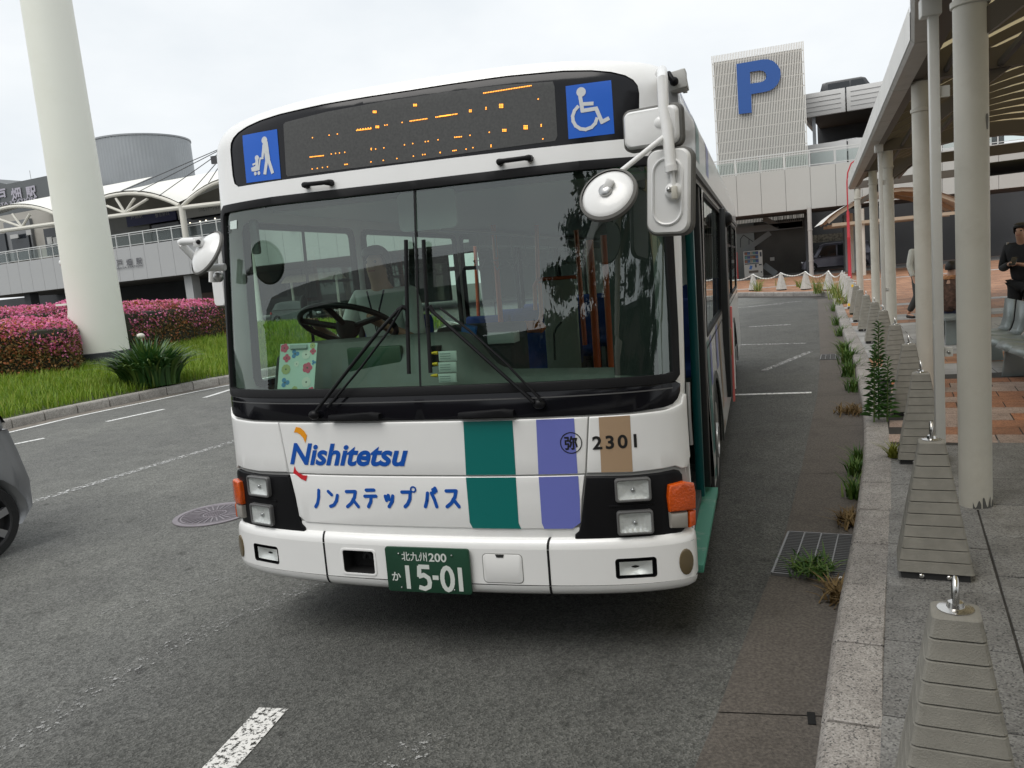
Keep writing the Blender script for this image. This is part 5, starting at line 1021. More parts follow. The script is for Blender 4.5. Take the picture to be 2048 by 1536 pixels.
# --- bench
bm_ = mat('bench galvanised', (.27, .31, .31), .42, metal=.35, var=.06); hole = mat('punched hole', (.02, .02, .02), .9)
bn = thing('bench', 'grey perforated metal bench of joined seats under the shelter', 'bench', (4.38, 7.2, PZ)); BO = Vector((4.38, 7.2, PZ))
def bb(o): o.parent = bn; o.matrix_parent_inverse = Matrix.Translation(-BO); return o
for i in range(6):
    yc = 8.05-.5*i; prof = [(4.12, .50), (4.145, .545), (4.18, .565), (4.24, .565), (4.34, .55), (4.44, .545), (4.51, .555), (4.545, .60), (4.575, .70), (4.60, .95)]
    mb = MB(); 
    for (xa, za), (xb, zb) in zip(prof[:-1], prof[1:]):
        w_ = .24 if zb < .60 else .20; mb.add([(xa, yc-w_, za+.02), (xa, yc+w_, za+.02), (xb, yc+w_, zb+.02), (xb, yc-w_, zb+.02)], [(0, 1, 2, 3)])
    s_ = bb(mb.build('seat', bm_, None, smooth=True)); so_ = s_.modifiers.new('s', 'SOLIDIFY'); so_.thickness = .012
    hb = MB()
    for j in range(7):
        z_ = .745+.028*j; x_ = 4.575+(z_-.72)*.1-.009; hb.add([(x_, yc-.09, z_), (x_, yc+.09, z_), (x_+.001, yc+.09, z_+.012), (x_+.001, yc-.09, z_+.012)], [(0, 1, 2, 3)])
    for j in range(9):
        for k in range(2): hb.box((4.21+.2*k, yc-.19+.047*j, .5835-.012*k), (.035, .014, .004))
    hb.build('perforations', hole, s_)['kind'] = 'stuff'
for y in (6.88, 8.22, 5.6):
    mb = MB(); mb.prism([(4.20, PZ), (4.56, PZ), (4.52, .54), (4.24, .54)], lambda u, v: (u, y-.02, v), lambda u, v: (u, y+.02, v)); bb(mb.build('leg', bm_, None, bevel=.006))
mb = MB(); mb.box((4.36, 6.9, .52), (.06, 2.9, .05)); bb(mb.build('seat_beam', bm_, None))
b2 = thing('bench', 'smaller grey box bench where the seated woman rests behind the columns', 'bench', (*at(1903, 660, 12.8)[:2], PZ))
MB().box((0, 0, .40), (.5, 1.6, .05)).build('seat', bm_, b2, bevel=.008); MB().box((0, -.7, .19), (.45, .05, .38)).build('leg', bm_, b2); MB().box((0, .7, .19), (.45, .05, .38)).build('leg', bm_, b2)
# --- drains and small things in the gutter
gm = mat('galvanised grate', (.20, .20, .20), .45, metal=.6)
def grate(q, w, l, rz, label):
    t_ = thing('drain_grate', label, 'drain', (*q, .012), rz); MB().box((0, 0, -.001), (w, l, .006)).build('sump', mat('sump black', (.004, .004, .004), .9), t_)
    fr = MB(); fr.box((-w/2, 0, .006), (.012, l, .02)); fr.box((w/2, 0, .006), (.012, l, .02)); fr.box((0, -l/2, .006), (w, .012, .02)); fr.box((0, l/2, .006), (w, .012, .02)); fr.build('frame', gm, t_)
    n = int(l/.028); bm2 = MB()
    for i in range(1, n): bm2.box((0, -l/2+l*i/n, .008), (w-.012, .005, .016))
    bm2.build('grating_bars', gm, t_)['kind'] = 'stuff'
    for i in (1, 2, 3): MB().box((-w/2+w*i/4, 0, .011), (.008, l-.012, .012)).build('cross_bar', gm, t_)
grate((1.83, 1.44), .40, .72, -.16, 'steel drain grate set in the brown gutter beside the near kerb'); grate((2.66, 10.6), .30, .6, -.1, 'small drain grate further along the gutter')
tag(MB().box((0, 0, 0), (.03, .085, .004)).build('drain_slot', mat('slot black', (.003, .003, .003), .9)), 'small black slot in the brown gutter slab', 'drain'); bpy.data.objects['drain_slot'].location = (*onz(1623, 1437, .012)[:2], .013)
lt_ = MB(); q = onz(1682, 1160, .03)
lt_.tube([(q[0]-.02, q[1], .03), (q[0], q[1]+.015, .04), (q[0]+.02, q[1]+.005, .035), (q[0]+.022, q[1]-.012, .028)], .006, 6); tag(lt_.build('litter_scrap', mat('white plastic scrap', (.75, .75, .75), .5), smooth=True), 'curled white plastic scrap lying in the gutter by the kerb', 'litter')
# weeds
wg = leafmat('weed green', [(.03, .09, .012), (.06, .14, .02), (.10, .19, .03), (.16, .2, .05)], .6, .3); wbn = leafmat('dry weed', [(.10, .06, .02), (.17, .11, .04), (.22, .15, .06)], .8, .2)
def tuft(x, y, z, r, h, n, m, label, grp, name='weed_tuft', lean=1.1):
    P_ = np.column_stack([x+rng.normal(0, r*.45, n), y+rng.normal(0, r*.7, n), np.full(n, z)]); o = blades(name, P_, h, .012+h*.03, m, lean=lean); return tag(o, label, 'weed', grp)
for px, py, r_, h_, n_ in ((1690, 705, .09, .20, 90), (1698, 728, .10, .24, 120), (1701, 752, .10, .20, 110), (1706, 782, .09, .16, 90), (1712, 950, .05, .12, 110), (1716, 925, .04, .12, 60), (1708, 995, .05, .13, 90), (1682, 672, .10, .2, 70), (1676, 650, .12, .22, 60), (1670, 622, .12, .22, 60)):
    wk = globals().get('wk', -1)+1; q = onz(px, py, .012); tuft(min(q[0], kerbx(q[1])-.02), q[1], .012, r_, h_, n_, wg, 'green weed tuft in the gutter joint, '+['beside the fifth bollard', 'tallest of the kerb row', 'next to the tallest one', 'just short of the tallest one', 'past the first dry tuft', 'smallest by the dry tuft', 'closest to the drain grate', 'near the small far grate', 'past the small far grate', 'before the road bend'][wk], 'green weeds along the kerb')
for px, py, r_, n_, l_ in ((1698, 825, .16, 140, 'wide dry brown weed tuft against the kerb near the tall weed stalks'), (1700, 1045, .10, 110, 'dry brown weed tuft just past the drain grate'), (1677, 1195, .07, 120, 'small dry brown weed tuft just before the drain grate')): q = onz(px, py, .012); tuft(min(q[0], kerbx(q[1])-.04), q[1], .012, r_, .075, n_, wbn, l_, 'dry weeds along the kerb', lean=2.0)
q = onz(1625, 1140, .03); tuft(q[0], q[1], .03, .11, .06, 160, wg, 'creeping green weed growing over the drain grate', None, lean=2.5)
q = onz(1787, 915, PZ); tuft(q[0], q[1], PZ, .03, .12, 60, leafmat('yellow weed', [(.2, .22, .03), (.28, .3, .05)], .6, .3), 'small yellow green weed at the foot of a pyramid bollard', None)
for i, (px, py) in enumerate(((1517, 585), (1560, 574), (1600, 576), (1612, 578), (1637, 588), (1655, 574), (1668, 590), (1676, 600), (1682, 612))):
    q = onz(px, py, .1); tuft(q[0], q[1], PZ-.05, .22, .55 if i in (0, 4, 7) else .35, 60, leafmat('far weed', [(.10, .17, .03), (.2, .24, .05), (.26, .27, .07)], .6, .3), ORD[8-i]+' yellow green weed clump along the far kerb, counted from the red pole', 'weeds at the far kerb')
def stalk(x, y, z, h, label, n=60, r0=.12):
    t_ = thing('tall_weed', label, 'weed', (x, y, z)); MB().tube([(0, 0, 0), (.01, .005, h*.5), (.02, 0, h)], [.008, .006, .003], 6).build('stem', mat('weed stem', (.10, .16, .04), .7), t_)
    vs = MB(); leaf = leafmat('tall weed leaf', [(.02, .075, .012), (.04, .12, .02), (.06, .16, .03)], .5, .25)
    for i in range(n):
        f_ = (i+.5)/n; a = i*2.4; L = r0*(1.0-.55*f_)*random.uniform(.8, 1.15); c_ = Vector((.02*f_, 0, h*(.06+.94*f_))); d_ = Vector((math.cos(a), math.sin(a), .35+.5*f_)); d_.normalize(); sd = d_.cross(Vector((0, 0, 1))).normalized()*.008
        tip = c_+d_*L+Vector((0, 0, -.35*L)); mid = c_+d_*L*.55; vs.add([c_-sd*.5, c_+sd*.5, mid+sd, tip, mid-sd], [(0, 1, 2, 3, 4)])
    me = bpy.data.meshes.new('leaves'); me.from_pydata(vs.v, [], vs.f); link('leaves', me, leaf, t_); return t_
stalk(2.60, 4.62, PZ, .92, 'taller narrow leaved weed stalk growing between kerb and bollards', 110, .15); stalk(2.545, 4.50, PZ, .72, 'shorter narrow leaved weed stalk beside the taller one at the bollards', 80, .14); stalk(2.66, 4.52, PZ, .60, 'leafy weed shoot leaning on the pyramid bollard edge', 60, .13)
# manhole
mh = thing('manhole_cover', 'round cast iron manhole cover with petal pattern in the asphalt', 'manhole', (*(onz(430, 1029)[:2]), .004)); iron = mat('cast iron lilac grey', (.24, .215, .235), .5, metal=.3, var=.15); ird = mat('cast iron recess', (.10, .09, .10), .7)
MB().lathe([(.001, .001), (.335, .001), (.335, 0)], 40).build('plate', ird, mh); MB().lathe([(.30, .002), (.302, .006), (.345, .006), (.347, 0)], 48, cap=False).build('frame_ring', iron, mh)
for r_ in (.285, .10): MB().lathe([(r_-.012, .001), (r_-.01, .006), (r_, .006), (r_+.002, .001)], 40, cap=False).build('ring_rib', iron, mh)
for i in range(30):
    a = 2*math.pi*i/30; MB().bar((.125*math.cos(a), .125*math.sin(a), .003), (.265*math.cos(a), .265*math.sin(a), .003), .012, .006).build('petal_rib', iron, mh)
for i in range(7):
    for j in range(7):
        x_, y_ = -.075+.025*i, -.075+.025*j
        if x_*x_+y_*y_ < .0065: MB().box((x_, y_, .003), (.015, .015, .006)).build('stud', iron, mh)
# ================================================================== BACKGROUND, KERB SIDE
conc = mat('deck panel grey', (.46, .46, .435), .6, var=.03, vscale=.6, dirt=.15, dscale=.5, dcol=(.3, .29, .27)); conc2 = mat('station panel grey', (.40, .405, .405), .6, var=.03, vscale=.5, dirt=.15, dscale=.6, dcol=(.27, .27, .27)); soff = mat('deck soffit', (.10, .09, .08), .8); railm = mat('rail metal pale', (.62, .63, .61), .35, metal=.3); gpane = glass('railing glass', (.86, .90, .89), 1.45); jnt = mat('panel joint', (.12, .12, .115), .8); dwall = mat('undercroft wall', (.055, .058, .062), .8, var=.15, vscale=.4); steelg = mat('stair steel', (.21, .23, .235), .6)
def deck(label, org, dx, n, w, z0, z1, m, depth, inward, rail=True, skip=()):
    """a raised walkway edge: separate cladding panels, slab and glazed railing; org = left end, dx = unit direction, inward = unit normal away from the viewer"""
    t_ = thing('pedestrian_deck', label, 'walkway', (org[0], org[1], 0)); dx = np.array(dx); inw = np.array(inward)
    ang = math.atan2(dx[1], dx[0])
    def loc(u, v, z): q = dx*u+inw*v; return (q[0], q[1], z)
    pm = MB(); pm.box((0, 0, 0), (w-.018, .08, z1-z0)); pme = pm.mesh('cladding_panel', .008, 1); pme.materials.append(m)
    for i in range(n):
        o = bpy.data.objects.new('cladding_panel', pme); col.objects.link(o); o.parent = t_; o.location = loc((i+.5)*w, 0, (z0+z1)/2); o.rotation_euler = (0, 0, ang)
    L = n*w; mb = MB(); c_ = loc(L/2, depth/2+.06, (z0+z1)/2); mb.box(c_, (L, depth, z1-z0-.06), Matrix.Rotation(ang, 3, 'Z')); mb.build('deck_slab', jnt, t_)
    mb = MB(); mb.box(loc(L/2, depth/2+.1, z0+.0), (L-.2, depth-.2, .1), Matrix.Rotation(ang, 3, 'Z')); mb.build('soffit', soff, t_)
    if rail:
        for zz, r_ in ((z1+1.0, .035), (z1+.86, .02), (z1+.12, .02)):
            mb = MB(); mb.bar(loc(0, .1, zz), loc(L, .1, zz), r_*2, r_*2); mb.build('handrail', railm, t_)
        pom = MB(); pom.box((0, 0, .5), (.06, .06, 1.0)); pom = pom.mesh('rail_post'); pom.materials.append(railm); pa_ = MB(); pa_.box((0, 0, .47), (w-.16, .012, .66)); pa_ = pa_.mesh('rail_pane'); pa_.materials.append(gpane)
        for i in range(n+1):
            o = bpy.data.objects.new('rail_post', pom); col.objects.link(o); o.parent = t_; o.location = loc(i*w, .1, z1); o.rotation_euler = (0, 0, ang)
            if i < n: o = bpy.data.objects.new('rail_pane', pa_); col.objects.link(o); o.parent = t_; o.location = loc((i+.5)*w, .1, z1); o.rotation_euler = (0, 0, ang)
    return t_
DY = 50.0
deck('pale panelled pedestrian deck with glass railing below the big parking sign', (ony(1476, 430, DY)[0]-1.455*7, DY), (1, 0), 19, 1.455, 4.22, 6.76, conc, 5.0, (0, 1))
# columns, wall and stair below the deck
ub = thing('undercroft', 'dark ground floor recess with stair and shutters under the pale deck', 'building', (3, 56, 0)); UO = Vector((3, 56, 0))
def ubp(o): o.parent = ub; o.matrix_parent_inverse = Matrix.Translation(-UO); return o
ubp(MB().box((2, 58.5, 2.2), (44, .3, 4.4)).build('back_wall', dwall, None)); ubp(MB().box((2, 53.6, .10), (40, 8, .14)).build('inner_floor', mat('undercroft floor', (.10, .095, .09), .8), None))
def pbox(name, px0, py0, px1, py1, y, th, m, fn=ubp, bevel=0.0):
    a, b = ony(px0, py0, y), ony(px1, py1, y); mb = MB(); mb.box(((a[0]+b[0])/2, y+th/2, (a[2]+b[2])/2), (abs(b[0]-a[0]), th, abs(a[2]-b[2]))); o = mb.build(name, m, None, bevel=bevel); return fn(o) if fn else o
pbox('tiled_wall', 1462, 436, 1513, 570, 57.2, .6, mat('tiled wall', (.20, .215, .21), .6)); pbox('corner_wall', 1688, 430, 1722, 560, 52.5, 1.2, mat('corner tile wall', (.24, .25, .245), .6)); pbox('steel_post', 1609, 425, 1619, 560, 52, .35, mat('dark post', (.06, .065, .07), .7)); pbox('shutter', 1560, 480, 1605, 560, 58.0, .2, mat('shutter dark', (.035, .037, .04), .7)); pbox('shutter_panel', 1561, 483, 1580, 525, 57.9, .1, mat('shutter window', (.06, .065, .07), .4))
mb = MB()
for a, b, h in (((1473, 462), (1604, 449), .45), ((1526, 437), (1556, 452), .35), ((1556, 452), (1604, 447), .45), ((1487, 503), (1540, 466), .35), ((1528, 530), (1552, 548), .4)): mb.bar(ony(*a, 55), ony(*b, 55), .9, h)
ubp(mb.build('stair_flight', steelg, None)); mb = MB()
for i in range(14): q = ony(1547+4.2*i, 441-.5*i, 54.6); mb.box((q[0], q[1], q[2]), (.03, .03, .75))
mb.bar(ony(1545, 431, 54.6), ony(1604, 424, 54.6), .05, .05); ubp(mb.build('stair_balusters', steelg, None))['kind'] = 'stuff'
mb = MB()
for a, b in (((1481, 478), (1487, 470)), ((1487, 470), (1530, 500)), ((1481, 478), (1481, 495)), ((1498, 478), (1498, 492))): mb.bar(ony(*a, 54.8), ony(*b, 54.8), .05, .05)
ubp(mb.build('stair_handrail', dwall, None)); pbox('notice_board', 1540, 515, 1549, 521, 55.5, .05, mat('notice pale', (.5, .5, .48), .6))
pp = thing('drain_pipe', 'pale jointed vertical pipe under the panelled deck', 'pipe', (*ony(1623, 540, 49.6)[:2], 0)); MB().lathe([(.13, .1), (.13, 1.0), (.15, 1.0), (.15, 1.08), (.13, 1.08), (.13, 2.9), (.15, 2.9), (.15, 2.98), (.13, 2.98), (.13, 4.3)], 16).build('pipe', mat('pipe pale', (.42, .41, .39), .5), pp, smooth=True)
hw_ = thing('stone_wall', 'rough mottled stone wall band behind the parked van', 'wall', (*ony(1655, 478, 57)[:2], 0)); a, b = ony(1625, 486, 57), ony(1686, 465, 57); MB().box((0, 0, (a[2]+b[2])/2), (b[0]-a[0], .3, b[2]-a[2])).build('wall_face', mat('mottled stone', (.16, .15, .12), .9, var=.7, vscale=9), hw_)
# vending machines
def vending(loc, label, base, red_=False):
    t_ = thing('vending_machine', label, 'vending machine', loc); MB().box((0, .37, .93), (1.22, .74, 1.80)).build('cabinet', base, t_, bevel=.02); MB().box((-.1, -.005, 1.36), (.92, .03, .86)).build('display_window', mat('vending window', (.16, .18, .18), .15), t_)
    for r_ in range(3):
        MB().box((-.1, -.022, 1.03+.27*r_), (.92, .02, .03)).build('shelf', mat('vending shelf', (.5, .5, .5), .5), t_)
        for k in range(10):
            o = MB().lathe([(.028, 0), (.03, .02), (.03, .13), (.014, .165), (.014, .18)], 8, Matrix.Translation((-.50+.089*k, -.036, 1.045+.27*r_))); o.build('drink_can', mat('can %d' % ((k//2+r_*3) % 6), [(.35, .12, .05), (.05, .15, .35), (.45, .4, .3), (.1, .3, .3), (.05, .07, .3), (.4, .25, .1)][(k//2+r_*3) % 6], .4), t_)
    MB().box((.50, -.004, 1.55), (.12, .02, .3)).build('price_panel', mat('vend dark', (.05, .06, .07), .4), t_); MB().box((.16, -.006, .80), (.10, .03, .22)).build('coin_panel', MT['vend dark'], t_); MB().box((.45, -.006, .86), (.18, .03, .09)).build('coin_slot', MT['vend dark'], t_); MB().box((-.17, -.004, .72), (.16, .02, .26), Matrix.Rotation(R(20), 3, 'Y')).build('blue_panel', mat('vend blue', (.08, .2, .5), .5), t_); MB().box((0, -.006, .42), (.62, .03, .16)).build('delivery_flap', mat('vend flap', (.12, .1, .08), .5), t_); MB().lathe([(.05, 0), (.05, .02)], 12, Matrix.Translation((.5, -.01, .36)) @ Matrix.Rotation(R(90), 4, 'X')).build('return_cup', MT['vend dark'], t_)
    return t_
q = ony(1508, 555, 54); vending((q[0], 53.6, .17), 'white drinks vending machine with rows of cans beside the stair', mat('vending white', (.55, .53, .49), .4)); vending((q[0]-1.62, 53.7, .17), 'second vending machine with a red side next to the white one', mat('vending red', (.55, .06, .06), .4))
# red pole
rp0 = onz(1700, 556, PZ); rpt = thing('red_pole', 'tall red pole with a bent top standing near the road bend', 'pole', (rp0[0], rp0[1], PZ)); rdm = mat('red paint', (.46, .035, .05), .5)
zz1 = ony(1699, 423, rp0[1])[2]-PZ; zz2 = ony(1697, 345, rp0[1])[2]-PZ; e_ = ony(1712, 330, rp0[1]); MB().lathe([(.10, 0), (.095, .06), (.085, .1), (.08, zz1*.6), (.092, zz1*.61), (.072, zz1*.63), (.068, zz1)], 16).build('shaft', rdm, rpt, smooth=True)
MB().tube([(0, 0, zz1-.05), (0, 0, zz2-.5), (.05, 0, zz2), (.22, 0, zz2+.42), (.5, 0, zz2+.6), (1.1, 0, zz2+.7)], .034, 10).build('bent_top', rdm, rpt, smooth=True)
# small far canopy
cy = 42.0; A = ony(1644, 448, cy); Bq = ony(1714, 405, cy); cnp = thing('far_shelter', 'small white curved canopy with beige underside behind the red pole', 'shelter', (A[0]+3, cy, 0)); CO = Vector((A[0]+3, cy, 0))
mb = MB(); wdt = 7.0; hgt = 1.45
mb.grid(lambda u, v: (A[0]+wdt*u, cy+6*v, A[2]+hgt*math.sin(math.pi*min(1, u*.98))**.8), 18, 4); o = mb.build('canopy_skin', mat('canopy white', (.74, .73, .70), .5), None, smooth=True); o.parent = cnp; o.matrix_parent_inverse = Matrix.Translation(-CO)
mb = MB()
for v in (0.2, 3, 5.8):
    P_ = [(A[0]+.3+wdt*u*.93, cy+v, A[2]-.10+hgt*math.sin(math.pi*min(1, u*.95+.02))**.8) for u in np.linspace(0, 1, 12)]
    for a, b in zip(P_[:-1], P_[1:]): mb.bar(a, b, .12, .18)
    mb.bar((A[0]+.5, cy+v, A[2]-.1), (A[0]+wdt-.4, cy+v, A[2]-.1), .12, .16)
o = mb.build('canopy_rib', mat('canopy beige', (.42, .34, .25), .6), None); o.parent = cnp; o.matrix_parent_inverse = Matrix.Translation(-CO)
for x_ in (A[0]+2.0, A[0]+wdt-1.5):
    for v in (.4, 5.6): o = MB().lathe([(.11, 0), (.10, A[2]+.5)], 14, Matrix.Translation((x_, cy+v, .1))).build('column', colp, None, smooth=True); o.parent = cnp; o.matrix_parent_inverse = Matrix.Translation(-CO)
# parking tower with louvred screen and P
TYp = 57.0; a = ony(1419, 112, TYp); b = ony(1606, 84, TYp); c_ = ony(1431, 360, TYp); x0, x1, zt = a[0]+.15, b[0], (a[2]+b[2])/2; tw = thing('parking_tower', 'tall stair tower screened by pale vertical louvres with a big blue P', 'tower', ((x0+x1)/2, TYp, 0)); TO = Vector(((x0+x1)/2, TYp, 0))
def twp(o): o.parent = tw; o.matrix_parent_inverse = Matrix.Translation(-TO); return o
lou = mat('louvre aluminium', (.72, .70, .65), .5); nb = 58; mb = MB()
for i in range(nb): xx = x0+(x1-x0)*i/(nb-1); mb.box((xx, TYp, zt/2+2.0), (.062, .09, zt-4.0))
twp(mb.build('louvre_bars', lou, None))['kind'] = 'stuff'
for k in range(13): zz = zt-.55-(zt-6.5)*k/12; twp(MB().box(((x0+x1)/2, TYp+.10, zz), (x1-x0, .06, .07)).build('louvre_rail', lou, None))
twp(MB().box(((x0+x1)/2, TYp+3.2, zt/2-.2), (x1-x0-.1, 5.6, zt-.3)).build('tower_core', mat('tower core', (.06, .056, .05), .8, var=.5, vscale=.35), None)); twp(MB().box(((x0+x1)/2, TYp+2.9, zt*.35), (x1-x0-.4, 5.2, .5)).build('tower_landing', mat('tower landing', (.12, .12, .12), .8), None))
def zP(x, y): return 1380+x/4.267, 60+y/4.267
out_ = [(395, 290), (620, 251), (665, 250), (710, 264), (745, 295), (768, 335), (775, 375), (768, 420), (748, 462), (715, 497), (680, 517), (640, 528), (523, 548), (527, 705), (415, 718)]; inn_ = [(511, 358), (595, 345), (625, 350), (645, 367), (653, 392), (645, 420), (625, 438), (600, 445), (516, 458)]
bm = bmesh.new(); es = []
for loop in (out_, inn_):
    vs = [bm.verts.new(tuple(ony(*zP(*q), TYp-.25))) for q in loop]; es += [bm.edges.new((vs[i], vs[(i+1) % len(vs)])) for i in range(len(vs))]
bmesh.ops.triangle_fill(bm, edges=es, use_beauty=True, normal=(0, 1, 0)); r_ = bmesh.ops.extrude_face_region(bm, geom=bm.faces[:])
for v in (g for g in r_['geom'] if isinstance(g, bmesh.types.BMVert)): v.co.y += .04
bmesh.ops.recalc_face_normals(bm, faces=bm.faces); me = bpy.data.meshes.new('parking_letter'); bm.to_mesh(me); bm.free(); twp(link('parking_letter', me, mat('P blue', (.02, .09, .33), .4)))
# car park building
phi = R(9); pkx = ony(1603, 190, 62.0); PO = np.array([pkx[0], 62.0]); pd = np.array([math.cos(phi), -math.sin(phi)]); pn = np.array([math.sin(phi), math.cos(phi)])
pk_ = thing('parking_building', 'white ribbed multi storey car park with a dark open level', 'building', (PO[0], PO[1], 0)); pwm = mat('spandrel white', (.62, .62, .61), .5, dirt=.08, dscale=.5)
def onpk(px, py):
    d = ray(px, py); t_ = ((PO-CAM[:2])@pn)/(d[:2]@pn); return CAM+d*t_
zs_ = [onpk(1603, 190)[2], onpk(1603, 237)[2], onpk(1607, 292)[2], 5.0]
def lpk(u, v, z): q = pd*u+pn*v; return (q[0], q[1], z)
rotp = Matrix.Rotation(-phi, 3, 'Z')
for z0_, z1_ in ((zs_[1], zs_[0]), (zs_[3], zs_[2])):
    for i in range(4):
        bay = MB(); bay.box(lpk(3.05*i+1.5, .15, (z0_+z1_)/2), (2.95, .3, z1_-z0_), rotp); o = bay.build('spandrel_panel', pwm, pk_, bevel=.02)
        if z0_ > 9:
            for k in range(1, 5): MB().box(lpk(3.05*i+1.5, -.012, z0_+(z1_-z0_)*k/5), (2.4, .03, .035), rotp).build('panel_rib', mat('rib shadow grey', (.33, .33, .33), .6), o)
    MB().box(lpk(.02, 4.2, (z0_+z1_)/2), (.25, 8, z1_-z0_-.05), rotp).build('end_spandrel', pwm, pk_)
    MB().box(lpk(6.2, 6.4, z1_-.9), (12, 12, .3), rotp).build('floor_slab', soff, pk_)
MB().box(lpk(.75, .5, (zs_[1]+zs_[2])/2), (.22, .3, zs_[1]-zs_[2]), rotp).build('column', mat('column grey blue', (.33, .35, .37), .5), pk_); MB().box(lpk(7, 12, zs_[0]/2), (14, .3, zs_[0]-1), rotp).build('inner_wall', dwall, pk_); MB().box(lpk(6.1, .1, 3.4), (12.2, .2, 3.2), rotp).build('lower_wall', pwm, pk_)
# ================================================================== CARS
def car(name, label, loc, rz, body, kind='kei', detail=True, group=None):
    """hatchback / wagon built about the ground centre, nose to -Y"""
    t_ = thing(name, label, 'car' if kind != 'van' else 'van', loc, rz, group)
    L, Wd, Hh = {'kei': (3.4, 1.475, 1.68), 'hatch': (4.1, 1.70, 1.50), 'van': (4.5, 1.70, 1.90)}[kind]; y0, y1 = -L/2, L/2; wr = .305 if kind == 'kei' else .31; fa, ra = y0+.62, y1-(.41 if kind == 'kei' else .62)
    glassd = mat('car glass dark', (.015, .018, .02), .08, coat=.3); blk = mat('car black trim', (.012, .012, .012), .5)
    # side profile (y,z) of the lower body with wheel arches
    def archp(c): return [(c+(wr+.055)*math.cos(a), wr+(wr+.055)*math.sin(a)*1.0) for a in np.linspace(math.pi, 0, 11)]
    low = [(y0+.02, .25), (fa-wr-.055, .22)]+archp(fa)+archp(ra)+[(y1-.12, .22), (y1-.01, .34), (y1, .55), (y1-.03, .80), (y1-.06, .98)]
    belt = [(y1-.06, .98), (y1*.5, .99), (0, .96), (fa+.35, .94), (fa-.1, .88), (y0+.10, .74), (y0+.0, .55), (y0+.02, .25)]
    poly = low+belt[1:-1]; mb = MB(); n = len(poly); rows = []
    for f_, xx in ((0.0, -1), (.5, -.86), (1, 0), (.5, .86), (0, 1)): pass
    secs = [(-Wd/2+.02, .985), (-Wd/2, 1.0), (Wd/2, 1.0), (Wd/2-.02, .985)]
    cy_ = 0; cz_ = .6; vs = []
    for x_, s_ in ((-Wd/2+.05, .965), (-Wd/2+.012, .99), (-Wd/2, 1), (Wd/2, 1), (Wd/2-.012, .99), (Wd/2-.05, .965)):
        vs += [(x_*(1-.10*max(0, (z-.55))/.45*(abs(x_)/(Wd/2))), y*s_, cz_+(z-cz_)*(1 if z < .6 else s_)) for y, z in poly]
    mb.add(vs, [(i*n+j, i*n+(j+1) % n, (i+1)*n+(j+1) % n, (i+1)*n+j) for i in range(5) for j in range(n)]+[tuple(range(n)), tuple(range(5*n, 6*n))[::-1]])
    bo = mb.build('body', body, t_, smooth=True)
    # greenhouse
    if kind == 'hatch': roof = [(y1-.10, .97), (y1-.45, 1.40), (y1-.9, Hh-.02), (0, Hh), (fa+1.05, Hh-.08), (fa+.25, .95)]
    else: roof = [(y1-.06, .97), (y1-.12, 1.30), (y1-.28, Hh-.05), (y1-.6, Hh), (fa+.9, Hh-.02), (fa+.62, Hh-.12), (fa+.1, .94)]
    n2 = len(roof); vs = []
    for x_, s_ in ((-Wd/2+.06, 1), (Wd/2-.06, 1)):
        vs += [(x_*(1-.16*(z-.95)/(Hh-.95)), y, z) for y, z in roof]
    mb = MB(); mb.add(vs, [(j, (j+1) % n2, n2+(j+1) % n2, n2+j) for j in range(n2)]+[tuple(range(n2))[::-1], tuple(range(n2, 2*n2))]); cab = mb.build('cabin', body, t_, bevel=.05, segs=3)
    def ct(y, z, sg, e=.004): return (sg*((Wd/2-.06)*(1-.16*(z-.95)/(Hh-.95))+e), y, z)
    for sg in (-1, 1):
        for a_, b_ in (((fa+.55, -.02)), (0.05, ra-.05)):
            w_ = MB(); top = Hh-.17; w_.add([ct(a_+(.0 if a_ > -.5 else -.15), 1.0, sg), ct(b_, 1.0, sg), ct(b_, top, sg), ct(a_+(.03 if a_ > -.5 else .25), top, sg)], [(0, 1, 2, 3)]); w_.build('side_window', glassd, t_)
    w_ = MB(); r0 = roof[0]; r1 = roof[1]; r2 = roof[2]; k = .44
    w_.add([(-Wd*k, r0[0]+.004, 1.03), (Wd*k, r0[0]+.004, 1.03), (Wd*k*.93, r2[0]+.016, r2[1]-.08), (-Wd*k*.93, r2[0]+.016, r2[1]-.08)], [(0, 1, 2, 3)]) if kind != 'hatch' else w_.add([(-Wd*k, r0[0]+.01, 1.0), (Wd*k, r0[0]+.01, 1.0), (Wd*k*.9, r1[0]+.03, r1[1]), (-Wd*k*.9, r1[0]+.03, r1[1])], [(0, 1, 2, 3)]); w_.build('rear_window', glassd, t_)
    a_, b_ = roof[-1], roof[-2]; w_ = MB(); w_.add([(-Wd*.42, a_[0]+.06, 1.0), (Wd*.42, a_[0]+.06, 1.0), (Wd*.38, b_[0]-.03, b_[1]-.03), (-Wd*.38, b_[0]-.03, b_[1]-.03)], [(0, 1, 2, 3)]); w_.build('windscreen', glassd, t_)
    alloy = mat('alloy wheel', (.42, .42, .43), .3, metal=.8)
